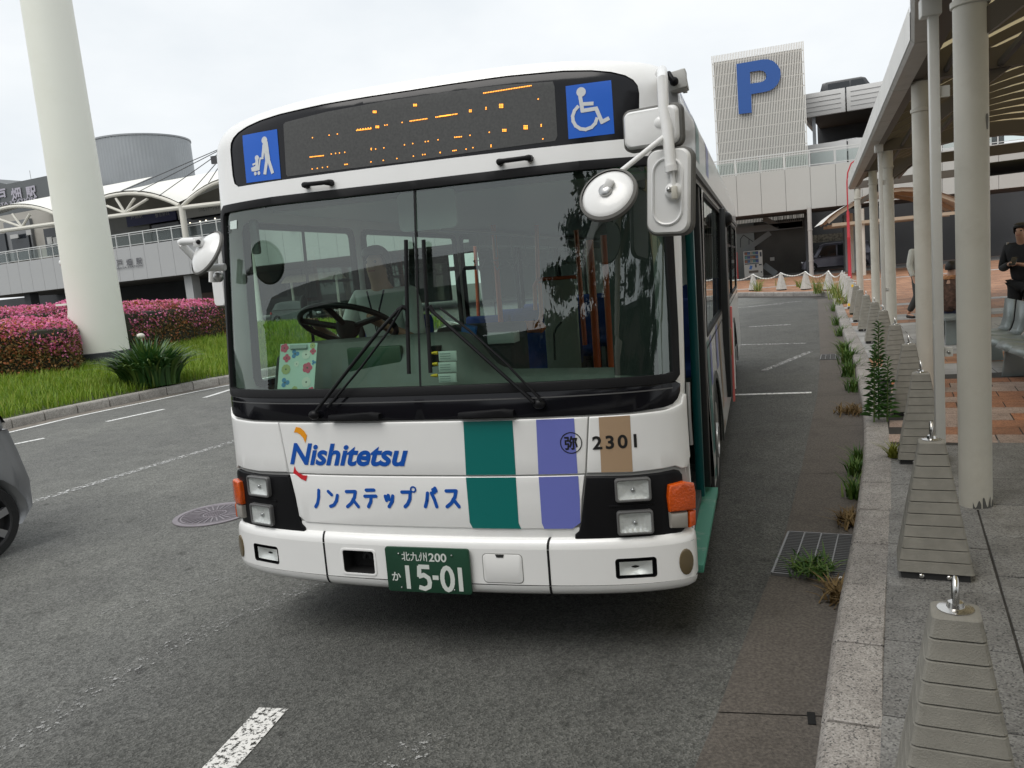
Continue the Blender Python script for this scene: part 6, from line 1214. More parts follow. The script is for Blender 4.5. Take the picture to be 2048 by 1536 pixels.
    for sg in (-1, 1):
        for yy in (fa, ra):
            Mx = Matrix.Translation((sg*(Wd/2-.10), yy, wr)) @ Matrix.Rotation(R(90)*sg, 4, 'Y'); wh = MB().lathe([(.18, -.08), (wr-.03, -.085), (wr, -.06), (wr, .06), (wr-.02, .085), (.228, .08)], 30, Mx, cap=False).build('wheel', tyre, t_, smooth=True)
            MB().lathe([(.02, .03), (.21, .02), (.22, .075), (.235, .082)], 26, Mx, cap=False).build('rim', mat('rim dark', (.05, .05, .052), .4, metal=.5), wh, smooth=True)
            for k in range(7):
                a = 2*math.pi*k/7; sp = MB(); p1 = Vector((.03*math.cos(a-.5), .03*math.sin(a-.5), .075)); q1 = Vector((.222*math.cos(a), .222*math.sin(a), .072)); d_ = (q1-p1).normalized(); s_ = Vector((-d_.y, d_.x, 0)); sp.add([Mx @ q for q in (p1-s_*.022, p1+s_*.022, q1+s_*.030, q1-s_*.030, p1-s_*.022+Vector((0, 0, -.03)), p1+s_*.022+Vector((0, 0, -.03)), q1+s_*.03+Vector((0, 0, -.04)), q1-s_*.03+Vector((0, 0, -.04)))], [(0, 1, 2, 3), (0, 4, 5, 1), (2, 6, 7, 3), (1, 5, 6, 2), (0, 3, 7, 4)]); sp.build('spoke', alloy, wh)
            MB().lathe([(.035, .06), (.035, .082), (.02, .09)], 12, Mx).build('hub_cap', alloy, wh)
    for sg in (-1, 1):
        if kind != 'kei': MB().box((sg*(Wd/2-.07), y1-.055, .93 if kind == 'van' else (1.22 if kind == 'kei' else .82)), (.10, .09, .34 if kind == 'van' else .14)).build('tail_lamp', mat('tail lamp red', (.45, .012, .015), .2, coat=.5), t_, bevel=.02)
        MB().box((sg*(Wd/2-.22), y0+.07, .68), (.30, .12, .14)).build('headlamp', mat('car headlamp', (.6, .62, .64), .15, metal=.4), t_, bevel=.03)
        MB().box((sg*(Wd/2+.08), fa+.55, 1.02), (.14, .10, .13)).build('door_mirror', body, t_, bevel=.03)
    MB().box((0, y1+.005, .40), (Wd-.24, .03, .10)).build('rear_bumper_trim', blk, t_, bevel=.01); MB().box((0, y1-.005, .74), (.33, .02, .165)).build('number_plate', mat('car plate', (.65, .6, .2), .5), t_); MB().box((0, 0, .24), (Wd-.25, L-.5, .08)).build('underside', blk, t_)
    MB().box((0, y1+.0, .62), (Wd-.1, .016, .012)).build('tailgate_gap', blk, t_)
    return t_
silver = mat('car silver grey', (.22, .225, .23), .3, metal=.45, coat=.6); black_ = mat('car black paint', (.012, .014, .016), .2, coat=.6); vanc = mat('van bluish silver', (.12, .12, .15), .3, metal=.5, coat=.5)
car('car', 'silver grey hatchback leaving past the bus with its alloy rear wheel showing', (-5.07, -.19, 0), R(-8), silver, 'kei')
q = at(606, 622, 49); car('car', 'black car seen through the windscreen beyond the lawn', (q[0], q[1], 0), R(75), black_, 'hatch')
q = ony(1656, 545, 55.5); car('parked_van', 'bluish grey van parked in the dark recess behind the pipe', (q[0]+.6, 56.4, .17), R(-90), vanc, 'van')
q = onpk(1700, 165); car('car', 'dark boxy car parked on the roof of the car park', (q[0]+.35, q[1]+2.6, zs_[0]-.95), R(81), mat('car dark grey', (.03, .032, .035), .25, coat=.5), 'van')
q = onpk(1722, 283); car('car', 'white car roof peeking over the open car park level', (q[0], q[1]+2.2, zs_[2]-1.25), R(81), mat('car white', (.7, .7, .7), .3, coat=.4), 'hatch')
# ================================================================== BACKGROUND, STATION SIDE
Pl = at(0, 560, 66); Pr = at(438, 560, 56); sd_ = (Pr-Pl)[:2]; sd_ /= np.linalg.norm(sd_); sn_ = np.array([-sd_[1], sd_[0]])
if (sn_@_f[:2]) < 0: sn_ = -sn_
def onst(px, py, off=0.0):
    d = ray(px, py); t_ = ((Pl[:2]+sn_*off-CAM[:2])@sn_)/(d[:2]@sn_); return CAM+d*t_
zt_ = (onst(0, 527)[2]+onst(356, 483)[2])/2; zb_ = (onst(0, 588)[2]+onst(421, 547)[2])/2
o0 = onst(-90, 560); Ls = np.linalg.norm((onst(1000, 520)-o0)[:2]); nP = int(Ls/1.45)
deck('grey panelled station deck with glazed railing behind the flowering hedges', (o0[0], o0[1]), sd_, nP, 1.45, zb_, zt_, conc2, 16, sn_)
st = thing('station_building', 'station front with shops, white arched canopy and dark name sign', 'building', (*onst(220, 560)[:2], 0)); STO = Vector((*onst(220, 560)[:2], 0))
def stp_(o): o.parent = st; o.matrix_parent_inverse = Matrix.Translation(-STO); return o
ang_s = math.atan2(sd_[1], sd_[0])
def sbox(name, px0, py0, px1, py1, off, th, m, bevel=0, par=None):
    a, b = onst(px0, (py0+py1)/2, off), onst(px1, (py0+py1)/2, off); zc = onst((px0+px1)/2, py0, off)[2]; zd = onst((px0+px1)/2, py1, off)[2]; c_ = (a+b)/2
    o = MB().box((c_[0]+sn_[0]*th/2, c_[1]+sn_[1]*th/2, (zc+zd)/2), (np.linalg.norm((b-a)[:2]), th, abs(zc-zd)), Matrix.Rotation(ang_s, 3, 'Z')).build(name, m, None, bevel=bevel); return stp_(o)
swall = mat('station wall beige', (.40, .38, .34), .7, var=.06, vscale=.4); sdark = mat('shop dark glass', (.02, .024, .03), .15); spale = mat('shop sign pale', (.45, .45, .44), .6)
sbox('upper_wall', -60, 395, 470, 500, 7.5, .4, swall); sbox('grey_wall', 12, 440, 65, 520, 7.2, .3, mat('station wall grey', (.20, .205, .21), .7)); sbox('shop_window', 305, 430, 360, 500, 7.2, .25, sdark); sbox('shop_window', 362, 425, 460, 500, 7.0, .25, sdark); sbox('shop_window', -40, 470, 14, 530, 7.0, .25, sdark); sbox('shop_window', 90, 455, 125, 510, 7.1, .3, sdark); sbox('doorway', 25, 468, 60, 520, 7.0, .3, MT['shop dark glass'])
sbox('tile_wall', 221, 425, 300, 500, 7.1, .3, mat('station tile', (.28, .28, .27), .7, var=.08, vscale=1.2))
for x_ in (100, 112): sbox('poster', x_-6, 474, x_+4, 488, 6.95, .05, mat('poster pale', (.6, .6, .58), .6))
for x_, y_ in ((400, 443), (412, 441), (380, 446), (430, 437)): q = onst(x_, y_, 6.9); stp_(MB().sphere(q, .06, 8, 6).build('downlight', mat('downlight', (.9, .85, .7), .5, emit=(1, .9, .7), estr=2.0), None))
def stext(body, px0, py0, px1, py1, off, m, name='sign_lettering', **k):
    a, b = onst(px0, py1, off), onst(px1, py1+(-.0)*0, off); a2 = onst(px0, py0, off); zb2 = a[2]; h_ = a2[2]-a[2]; b = np.array([b[0], b[1], zb2]); ex = np.array([*(sd_*np.linalg.norm((b-a)[:2])), 0]); q = text_on(name, body, frame_fn(a, ex, (0, 0, h_)), m, None, **k); return stp_(q)
sbox('clinic_sign', 252, 423, 352, 447, 6.6, .12, mat('clinic blue', (.015, .02, .11), .5)); stext('戸畑駅', 262, 431, 286, 439, 6.55, spale); stext('整形外科', 311, 427, 340, 435, 6.55, spale)
sbox('shop_sign', 354, 408, 455, 432, 6.3, .1, mat('shop sign cream', (.50, .49, .46), .6)); stext('リハビリテーション', 398, 414, 440, 424, 6.25, ink)
sbox('shop_sign', 20, 469, 36, 477, 6.6, .1, spale); sbox('shop_sign', 52, 460, 62, 470, 6.6, .1, spale)
lett = mat('raised letter lilac grey', (.40, .38, .44), .5); ltd = mat('raised letter dark', (.10, .10, .11), .5)
[stext(c_, a_, 520-.1*(a_-234), a_+12, 534-.1*(a_-234), -.12, ltd, offset=.02) for c_, a_ in (('戸', 234), ('畑', 253), ('駅', 273))]; stext('TOBATA STATION', 226, 536, 286, 540, -.12, ltd, offset=.02)
# canopy trusses
cst = mat('canopy steel cream', (.66, .64, .57), .45); cmb = mat('canopy membrane white', (.75, .74, .69), .6)
def tube_st(pts, r, name, off=-.3): return stp_(MB().tube([onst(*q, off) for q in pts], r, 8).build(name, cst, None, smooth=True))
def arc(p0, pc, p1, n=14):
    out = []
    for t_ in np.linspace(0, 1, n): out.append(((1-t_)**2*p0[0]+2*t_*(1-t_)*pc[0]+t_*t_*p1[0], (1-t_)**2*p0[1]+2*t_*(1-t_)*pc[1]+t_*t_*p1[1]))
    return out
arches = [((-70, 456), (25, 380), (128, 437)), ((128, 437), (245, 352), (358, 411)), ((366, 411), (460, 318), (570, 388)), ((570, 388), (680, 300), (790, 366))]
for p0, pc, p1 in arches:
    A_ = arc(p0, pc, p1); tube_st(A_, .14, 'arch_chord')
    # membrane rises behind the arch
    mb = MB(); n = len(A_); f0 = [onst(*q, -.3)+np.array([0, 0, .22]) for q in A_]; f1 = [q+np.array([*(sn_*9.0), 2.2]) for q in f0]; zr = max(q[2] for q in f1)
    f1 = [np.array([q[0], q[1], zr-.2]) for q in f1]; mb.add(f0+f1, [(i, i+1, n+i+1, n+i) for i in range(n-1)]); stp_(mb.build('canopy_membrane', cmb, None, smooth=True))
for a_, b_ in (((-70, 472), (120, 446)), ((120, 446), (358, 416)), ((358, 416), (570, 392)), ((570, 392), (790, 372))): tube_st([a_, b_], .16, 'tie_chord')
for a_, b_ in (((44, 454), (25, 428)), ((44, 454), (60, 428)), ((44, 454), (0, 439)), ((250, 426), (232, 397)), ((250, 426), (269, 397)), ((250, 426), (214, 412)), ((250, 426), (295, 398)), ((460, 400), (440, 365)), ((460, 400), (478, 362))): tube_st([a_, b_], .10, 'truss_web')
for x_, y_ in ((363, 412), (125, 440), (571, 388)): a_ = onst(x_, y_, -.3); stp_(MB().tube([(a_[0], a_[1], zt_-.1), (a_[0], a_[1], a_[2])], .22, 12).build('canopy_post', cst, None, smooth=True))
# ground storey
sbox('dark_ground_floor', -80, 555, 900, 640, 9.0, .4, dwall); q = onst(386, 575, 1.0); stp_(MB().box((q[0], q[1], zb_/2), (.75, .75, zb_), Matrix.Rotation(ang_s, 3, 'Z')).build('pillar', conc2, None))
q = onst(60, 575, 1.0); stp_(MB().box((q[0], q[1], zb_/2), (.75, .75, zb_), Matrix.Rotation(ang_s, 3, 'Z')).build('pillar', MT['undercroft wall'], None))
sbox('low_wall', 400, 583, 470, 606, 4, .3, mat('undercroft red wall', (.10, .07, .06), .8)); mb = MB()
for x_ in range(0, 70, 12): q = onst(x_+20, 605, 5); mb.box((q[0], q[1], 1.0), (.1, .1, 2))
stp_(mb.build('fence_posts', dwall, None))['kind'] = 'stuff'; sbox('shutter_light', 20, 614, 55, 617, 5, .1, spale); sbox('shutter_light', 25, 619, 62, 622, 5, .1, spale)
# name sign block behind the canopy
nst = mat('sign block dark grey', (.10, .108, .112), .5, var=.05, vscale=.6); sbox('name_block', -60, 366, 108, 440, 10.0, 4, nst); [stext(c_, a_, 377-.1*a_+2, a_+21, 403-.1*a_+2, 9.9, lett, offset=.03) for c_, a_ in (('戸', -6), ('畑', 24), ('駅', 54))]; stext('TOBATA STATION', -30, 412, 74, 418, 9.9, lett, offset=.02)
mb = MB(); a_, b_, c_ = onst(-40, 356, 13), onst(42, 375, 13), onst(-40, 382, 13); mb.add([a_, b_, c_], [(0, 1, 2)]); mb.add([tuple(np.array(q)+np.array([*(sn_*6), 0])) for q in (a_, b_, c_)], [(0, 1, 2)]); mb.f += [[0, 1, 4, 3], [1, 2, 5, 4], [2, 0, 3, 5]]; mb.mi += [0, 0, 0]; stp_(mb.build('roof_gable', nst, None)); q = onst(64, 370, 11); stp_(MB().tube([q, q+np.array([0, 0, 1.4])], .03, 6).build('aerial', steel, None))
# drum
dcx = at(287, 330, 86); rad = 185/2*86/FPX*1.01; ztp = at(300, 274, 86-rad*.55)[2]; dru = thing('drum_tower', 'round metallic grey drum rising behind the station canopy', 'tower', (dcx[0], dcx[1], 0))
mb = MB(); nn = 180; vs = []
for z in (5.0, ztp):
    for i in range(nn): a = 2*math.pi*i/nn; r_ = rad+(.02 if i % 2 else -.02); vs.append((r_*math.cos(a), r_*math.sin(a), z))
mb.add(vs, [(i, (i+1) % nn, nn+(i+1) % nn, nn+i) for i in range(nn)]+[tuple(range(nn, 2*nn))]); mb.build('ribbed_wall', mat('drum metal', (.33, .345, .355), .38, metal=.55, var=.1, vscale=.25), dru); MB().lathe([(rad+.02, ztp-.15), (rad+.09, ztp-.12), (rad+.09, ztp+.04), (rad-.4, ztp+.05)], 90, cap=False).build('coping', mat('drum coping', (.30, .31, .32), .4, metal=.5), dru, smooth=True); MB().lathe([(.01, 0), (3, 0), (3, 6), (.01, 6)], 12).build('core', dwall, dru)
# mast, cables
def mast(q, r0, r1, h, label, skirt=True):
    t_ = thing('mast', label, 'mast', q); MB().lathe([(r0, -.3), (r0+(r1-r0)*.0, .4), (r1, h), (r1*.9, h+.2)], 40).build('shaft', mat('mast cream', (.80, .81, .73), .5, var=.02, vscale=.3, dirt=.10, dscale=.7, dcol=(.50, .48, .30)), t_, smooth=True)
    if skirt: MB().lathe([(r0+.03, -.3), (r0+.03, .30), (r0, .31)], 40).build('base_skirt', mat('mast skirt dark', (.045, .05, .055), .7), t_, smooth=True)
    return t_
mq = on_mound(209, 726); Dm = float((mq-CAM)@_f); r0 = 59.5*Dm/FPX*.83; ms = mast((mq[0]+_r0[0]*0, mq[1], mq[2]), r0, r0*.74, 20, 'huge pale cream mast rising from the planted island')
# bracket pipes on the mast
def onm(px, py, D): return Vector(at(px, py, D))-Vector(mq)
lad = MB(); lad.tube([onm(147, 612, Dm-.1), onm(138, 622, Dm-.3), onm(138, 660, Dm-.3), onm(146, 705, Dm-.2)], .035, 8); o = lad.build('side_pipe', mat('mast cream', ()), ms, smooth=True); lad = MB(); lad.box(onm(131, 609, Dm-.2), (.35, .3, .05)); lad.box(onm(140, 644, Dm-.2), (.28, .1, .04)); lad.build('side_bracket', MT['mast cream'], ms); MB().box(onm(152, 694, Dm-.8), (.12, .1, .12)).build('junction_box', MT['mast cream'], ms)
m2 = mast((*at(505, 560, 53)[:2], 0), .35, .25, 12.4, 'second pale mast behind the bus holding canopy cables', False); cabm = mat('cable dark', (.05, .05, .055), .5)
top = Vector((*at(505, 560, 53)[:2], 12.0)); m2o = Vector(m2.location)
for q in ((230, 388), (270, 387), (313, 395), (385, 381), (417, 366)): c_ = Vector(onst(*q, -.3)); MB().tube([top-m2o, c_-m2o], .028, 5).build('stay_cable', cabm, m2)
MB().box(Vector(at(428, 320, 53))-m2o, (.35, .2, .5)).build('floodlight', cabm, m2)
# globe lamp, notice board on the island
gq = on_mound(140, 650); gD = 25.0; gt = at(127, 528, gD); lp = thing('globe_lamp', 'white globe lamp on a beige post beside the cream mast', 'lamp', (gt[0], gt[1], hz(gt[0], gt[1]))); MB().tube([(0, 0, 0), (0, 0, gt[2]-hz(gt[0], gt[1])-.1)], .085, 12).build('post', mat('lamp post beige', (.40, .36, .27), .6), lp, smooth=True); MB().sphere((0, 0, gt[2]-hz(gt[0], gt[1])+.04), .125, 18, 12).build('globe', mat('globe white', (.78, .79, .78), .3), lp, smooth=True); MB().box((.10, -.06, gt[2]-1.75), (.10, .12, .9)).build('meter_box', mat('meter grey', (.12, .12, .11), .6), lp)
bq = at(300, 612, 31); nbd = thing('notice_board', 'low white board on posts behind the flowering hedge', 'board', (bq[0], bq[1], .4)); a_ = at(252, 606, 31); b_ = at(347, 600, 31); MB().box(((a_[0]+b_[0])/2-bq[0], (a_[1]+b_[1])/2-bq[1], a_[2]-.62), (np.linalg.norm((b_-a_)[:2]), .05, .36), Matrix.Rotation(math.atan2((b_-a_)[1], (b_-a_)[0]), 3, 'Z')).build('panel', mat('board pale', (.5, .52, .52), .5), nbd)
for q in (a_, b_): MB().box((q[0]-bq[0], q[1]-bq[1], .6), (.08, .08, 1.4)).build('post', railm, nbd)
# second road shelter beyond the lawn and a far block
sq = at(632, 600, 56); fs_ = thing('far_shelter', 'small bus shelter with beige curved roof seen through the windscreen', 'shelter', (sq[0], sq[1], 0)); mb = MB(); mb.grid(lambda u, v: (-2+4*u, -1+2*v, 2.7+.5*math.sin(math.pi*v)), 8, 8); mb.build('roof', MT['canopy beige'], fs_, smooth=True)
for x_ in (-1.8, 1.8): MB().tube([(x_, 0, 0), (x_, 0, 3.0)], .09, 8).build('post', cst, fs_)
# ================================================================== PLANTS ON THE ISLAND
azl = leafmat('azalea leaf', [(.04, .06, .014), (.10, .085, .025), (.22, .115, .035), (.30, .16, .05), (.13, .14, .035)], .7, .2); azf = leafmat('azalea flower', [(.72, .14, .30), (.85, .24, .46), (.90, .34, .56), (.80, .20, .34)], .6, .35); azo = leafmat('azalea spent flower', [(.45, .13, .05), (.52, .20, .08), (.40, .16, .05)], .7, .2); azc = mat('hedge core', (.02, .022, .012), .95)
def hedge(label, c, size, rz, n, nf, topbias=.5, fl=1.0):
    t_ = thing('azalea_hedge', label, 'hedge', c, rz); L, Wd, Hh = size
    def pts(k, jit):
        u = rng.uniform(-1, 1, (k*2, 3)); u[:, 2] = rng.uniform(0, 1, k*2); f = rng.integers(0, 6, k*2); w = np.array([.42, .16, .16, .13, .13, 0]); f = rng.choice(6, k*2, p=w)
        u[f == 0, 2] = 1; u[f == 1, 1] = -1; u[f == 2, 1] = 1; u[f == 3, 0] = -1; u[f == 4, 0] = 1
        # round the shoulders
        e = np.maximum(np.abs(u[:, 0]), np.abs(u[:, 1])); u[:, 2] *= 1-.22*np.clip((e-.55)/.45, 0, 1)**2.2*(u[:, 2] > .5); u[:, :2] *= (1-.10*np.clip(u[:, 2:3]-.5, 0, 1)); nrm_ = np.hypot(np.clip(np.abs(u[:, 0])-.8, 0, 1), np.clip(np.abs(u[:, 1])-.7, 0, 1)); u[:, :2] *= (1-.35*nrm_[:, None])
        p_ = u*np.array([L/2, Wd/2, Hh]); p_ += rng.normal(0, jit, p_.shape)
        bump_ = .05*np.sin(p_[:, 0]*2.3+c[0])+.05*np.sin(p_[:, 1]*2.9+1)+.04*np.sin(p_[:, 0]*5+p_[:, 1]*4); p_[:, 2] += bump_*u[:, 2]; return p_, u
    p_, u = pts(n, .035); leafcloud('foliage', p_[:n], .038, azl, t_, aspect=.6)
    p_, u = pts(nf*3, .03); noise = np.sin(p_[:, 0]*1.7+1.3*np.sin(p_[:, 1]*2.1))+np.sin(p_[:, 0]*3.7+p_[:, 2]*4+2)*.6+np.sin(p_[:, 1]*3.1)*.5
    keep = (rng.random(len(p_)) < np.clip(.10+1.25*(u[:, 2]-.45)*1.6+.30*noise, 0, 1)*fl); q = p_[keep][:nf]+np.array([0, 0, .025]); leafcloud('flowers', q, .036, azf, t_, up=.4, aspect=.85)
    k2 = (rng.random(len(p_)) < np.clip(.10-.25*noise, .02, .45)); leafcloud('spent_flowers', p_[k2][:nf//2]+np.array([0, 0, .02]), .036, azo, t_, up=.3, aspect=.8)
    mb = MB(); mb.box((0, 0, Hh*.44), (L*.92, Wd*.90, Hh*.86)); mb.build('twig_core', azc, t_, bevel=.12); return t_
a_ = on_mound(-75, 768); b_ = on_mound(150, 750); d_ = (b_-a_)[:2]; Lh = np.linalg.norm(d_); an = math.atan2(d_[1], d_[0]); nn_ = np.array([-d_[1], d_[0]])/Lh; nn_ = nn_ if nn_@_f[:2] > 0 else -nn_; cc = (a_[:2]+b_[:2])/2+nn_*1.3
hedge('low azalea hedge with pink blossom on top, left of the cream mast', (*cc, hz(*cc)-.02), (Lh+.2, 2.7, 1.22), an, 26000, 12000)
a_ = on_mound(275, 716); b_ = on_mound(395, 693); b2_ = on_mound(470, 672); d_ = (b2_-a_)[:2]; Lh = np.linalg.norm(d_); an = math.atan2(d_[1], d_[0]); nn_ = np.array([-d_[1], d_[0]])/Lh; nn_ = nn_ if nn_@_f[:2] > 0 else -nn_; cc = (a_[:2]+b2_[:2])/2+nn_*1.5
hedge('long azalea hedge with patchy pink blossom, right of the cream mast', (*cc, hz(*cc)-.02), (Lh+.6, 3.0, 1.30), an, 30000, 13000, fl=.9)
cc = at(50, 660, 26)[:2]; hedge('tall azalea mass fully pink on top, behind the low hedge and mast', (*cc, hz(*cc)-.02), (7.5, 3.4, 1.55), R(25), 16000, 12000, fl=1.4)
# agapanthus clump
q = on_mound(303, 772); ag = thing('strap_leaf_clump', 'dark green clump of strap leaves on the lawn in front of the mast', 'plant', (q[0], q[1], q[2])); vs = MB(); agl = leafmat('strap leaf', [(.02, .07, .018), (.035, .10, .024), (.06, .14, .03), (.14, .20, .045)], .35, .15)
for i in range(620):
    r_ = math.sqrt(random.random()); a = random.uniform(0, 2*math.pi); bx, by_ = .62*r_*math.cos(a), .45*r_*math.sin(a); L = random.uniform(1.0, 1.55); ta = a+random.uniform(-.7, .7); sp = (.10+.52*r_)*random.uniform(.6, 1.2); w_ = random.uniform(.018, .032); pv = []
    for k in range(6):
        t_ = k/5; ou = sp*L*.95*t_**1.6; zz = L*(1.02*t_-(.20+.42*r_)*t_*t_); pv.append(Vector((bx+ou*math.cos(ta), by_+ou*math.sin(ta), max(.02, zz))))
    sd2 = Vector((-math.sin(ta), math.cos(ta), 0)); ww = [w_*.8, w_, w_*1.05, w_*.95, w_*.65, .002]; verts = [pv[k]+sd2*ww[k]*s_ for k in range(6) for s_ in (-1, 1)]
    vs.add(verts, [(2*k, 2*k+1, 2*k+3, 2*k+2) for k in range(5)])
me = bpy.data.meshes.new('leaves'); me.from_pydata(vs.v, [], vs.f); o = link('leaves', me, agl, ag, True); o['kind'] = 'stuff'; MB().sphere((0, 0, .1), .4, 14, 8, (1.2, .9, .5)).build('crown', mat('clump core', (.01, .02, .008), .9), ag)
hd = thing('globe_marker', 'small pale round lamp head peeking over the strap leaf clump', 'lamp', (*on_mound(281, 745)[:2], 0)); q2 = at(281, 672, 19.5); hd.location = (q2[0], q2[1], hz(q2[0], q2[1])); MB().sphere((0, 0, q2[2]-hz(q2[0], q2[1])), .10, 14, 8, (1, 1, .7)).build('head', mat('pale cap', (.6, .58, .5), .5), hd, smooth=True); MB().tube([(0, 0, 0), (0, 0, q2[2]-hz(q2[0], q2[1]))], .03, 8).build('stem', colp, hd)
# ================================================================== PEOPLE
skinm = mat('skin', (.50, .29, .20), .5); hairm = mat('black hair', (.012, .010, .009), .55)
def skinned(name, V_, E_, Rd, m, parent, sub=2):
    me = bpy.data.meshes.new(name); me.from_pydata([tuple(v) for v in V_], E_, []); o = bpy.data.objects.new(name, me); col.objects.link(o)
    o.modifiers.new('skin', 'SKIN').use_smooth_shade = True
    for i, r_ in enumerate(Rd): me.skin_vertices[0].data[i].radius = r_ if isinstance(r_, tuple) else (r_, r_)
    me.skin_vertices[0].data[0].use_root = True; s_ = o.modifiers.new('sub', 'SUBSURF'); s_.levels = sub; s_.render_levels = sub
    dg = bpy.context.evaluated_depsgraph_get(); dg.update(); m2_ = bpy.data.meshes.new_from_object(o.evaluated_get(dg), depsgraph=dg); bpy.data.objects.remove(o); bpy.data.meshes.remove(me); m2_.name = name; m2_.materials.clear()
    return link(name, m2_, m, parent, True)
def person(label, loc, rz, J, shirt, trousers, shoes=None, hair=True, sleeve=1.0, hold=None, grp=None, headyaw=0.0):
    """J: joint dict in metres (person frame, facing -Y); one continuous body, clothes and hair as children"""
    t_ = thing('person', label, 'person', loc, rz); V_ = []; E_ = []; Rd = []
    def add(p_, r_, par=None): V_.append(Vector(p_)); Rd.append(r_); E_.append((par, len(V_)-1)) if par is not None else None; return len(V_)-1
    pel = add(J['pelvis'], (.13, .10)); sp = add(J['spine'], (.125, .095), pel); ch = add(J['chest'], (.15, .105), sp); nk = add(J['neck'], .052, ch); hd_ = Vector(J['head']); h0 = add(hd_+Vector((0, 0, -.085)), (.060, .066), nk); h1 = add(hd_, (.076, .092), h0); add(hd_+Vector((0, 0, .075)), (.062, .078), h1); add(hd_+Vector((0, -.088, -.012)), .014, h1)
    for s_ in ('l', 'r'):
        a1 = add(J['sh'+s_], .058, ch); a2 = add((Vector(J['sh'+s_])+Vector(J['el'+s_]))/2, .046, a1); a3 = add(J['el'+s_], .038, a2); a4 = add((Vector(J['el'+s_])*.5+Vector(J['wr'+s_])*.5), .036, a3); a5 = add(J['wr'+s_], .025, a4); d_ = (Vector(J['wr'+s_])-Vector(J['el'+s_])).normalized(); fd = Vector(J.get('fd'+s_, d_)).normalized(); pa = add(Vector(J['wr'+s_])+fd*.06, (.036, .018), a5)
        sd2 = fd.cross(Vector((0, 0, 1))); sd2 = sd2.normalized() if sd2.length > .2 else Vector((1, 0, 0)); cu = Vector(J.get('curl', (0, 0, -1))) if fd.z > -.6 else Vector((0, -1, 0))
        for k, (o_, L) in enumerate(((-.028, .062), (-.009, .072), (.010, .068), (.028, .052))): f1 = add(V_[pa]+fd*.035+sd2*o_, .010, pa); f2 = add(V_[f1]+fd*L*.5+cu*L*.25, .0095, f1); add(V_[f2]+fd*L*.2+cu*L*.45, .008, f2)
        th = add(V_[a5]+fd*.035+sd2*(-.045 if s_ == 'r' else .045), .011, a5); add(V_[th]+fd*.045+cu*.02, .009, th)
        l1 = add(J['hip'+s_], .085, pel); l2 = add((Vector(J['hip'+s_])+Vector(J['kn'+s_]))/2, .075, l1); l3 = add(J['kn'+s_], .055, l2); l4 = add((Vector(J['kn'+s_])*.6+Vector(J['an'+s_])*.4), .052, l3); l5 = add(J['an'+s_], .036, l4); add(Vector(J['an'+s_])+Vector(J.get('ft'+s_, (0, -.15, -.05))), (.038, .028), l5)
    skinned('body', V_, E_, Rd, skinm, t_)
    def cloth(name, chain, m):
        v2 = []; e2 = []; r2 = []
        for p_, r_, par in chain: v2.append(Vector(p_)); r2.append(r_); e2.append((par, len(v2)-1)) if par is not None else None
        return skinned(name, v2, e2, r2, m, t_)
    ch_ = [(Vector(J['pelvis'])+Vector((0, 0, -.05)), (.160, .130), None), (J['spine'], (.158, .128), 0), (J['chest'], (.180, .135), 1), (Vector(J['neck'])+Vector((0, 0, -.035)), (.075, .075), 2)]
    for s_ in ('l', 'r'):
        b = len(ch_); e_ = Vector(J['el'+s_]); w_ = Vector(J['wr'+s_]); sh_ = Vector(J['sh'+s_])
        ch_ += [(sh_, .080, 2), ((sh_+e_)/2, .068, b), (e_ if sleeve > .6 else sh_*.35+e_*.65, .060, b+1)]
        if sleeve > .9: ch_ += [((e_+w_)/2, .052, b+2), (e_*.08+w_*.92, .045, b+3)]
    cloth('shirt', ch_, shirt); tr = [(Vector(J['pelvis'])+Vector((0, 0, .03)), (.135, .115), None)]
    for s_ in ('l', 'r'): b = len(tr); tr += [(J['hip'+s_], .105, 0), ((Vector(J['hip'+s_])+Vector(J['kn'+s_]))/2, .095, b), (J['kn'+s_], .078, b+1), (Vector(J['kn'+s_])*.15+Vector(J['an'+s_])*.85, .066, b+2)]
    cloth('trousers', tr, trousers)
    for s_ in ('l', 'r'):
        a = Vector(J['an'+s_]); f_ = Vector(J.get('ft'+s_, (0, -.15, -.05))); skinned('shoe', [a+Vector((0, .03, -.03)), a+f_*.5+Vector((0, 0, -.02)), a+f_*1.15], [(0, 1), (1, 2)], [(.052, .045), (.052, .038), (.046, .026)], shoes or mat('black shoes', (.015, .015, .015), .5), t_)
    if hair:
        mb = MB(); mb.grid(lambda u, v: (hd_.x+.089*math.sin(math.pi*.62*v)*math.cos(2*math.pi*u), hd_.y+.012+.106*math.sin(math.pi*.62*v)*math.sin(2*math.pi*u)+(.028 if math.sin(2*math.pi*u) < -.5 and v > .6 else 0)*0, hd_.z+.014+.105*math.cos(math.pi*.62*v*(1.0 if math.sin(2*math.pi*u) > -.35 else .62))), 22, 8); mb.build('hair', hairm, t_, smooth=True)
        for sx in (-.03, .03): MB().sphere((hd_.x+sx, hd_.y-.078, hd_.z+.012), .010, 8, 6).build('eye', mat('eye dark', (.02, .015, .012), .2), t_, smooth=True)
        mb = MB(); mb.box((hd_.x, hd_.y-.082, hd_.z-.045), (.045, .012, .008)); mb.build('mouth', mat('lips', (.38, .14, .12), .5), t_)
    return t_
ST = dict(pelvis=(0, 0, .95), spine=(0, .01, 1.12), chest=(0, .01, 1.32), neck=(0, .0, 1.47), head=(0, -.03, 1.62), shl=(.19, .01, 1.40), shr=(-.19, .01, 1.40), ell=(.25, .03, 1.12), elr=(-.25, .03, 1.12), wrl=(.25, -.06, .88), wrr=(-.25, -.06, .88), hipl=(.09, 0, .90), hipr=(-.09, 0, .90), knl=(.10, -.02, .50), knr=(-.10, -.02, .50), anl=(.10, .02, .08), anr=(-.10, .02, .08))
blk2 = mat('black tracksuit', (.008, .009, .012), .75); 
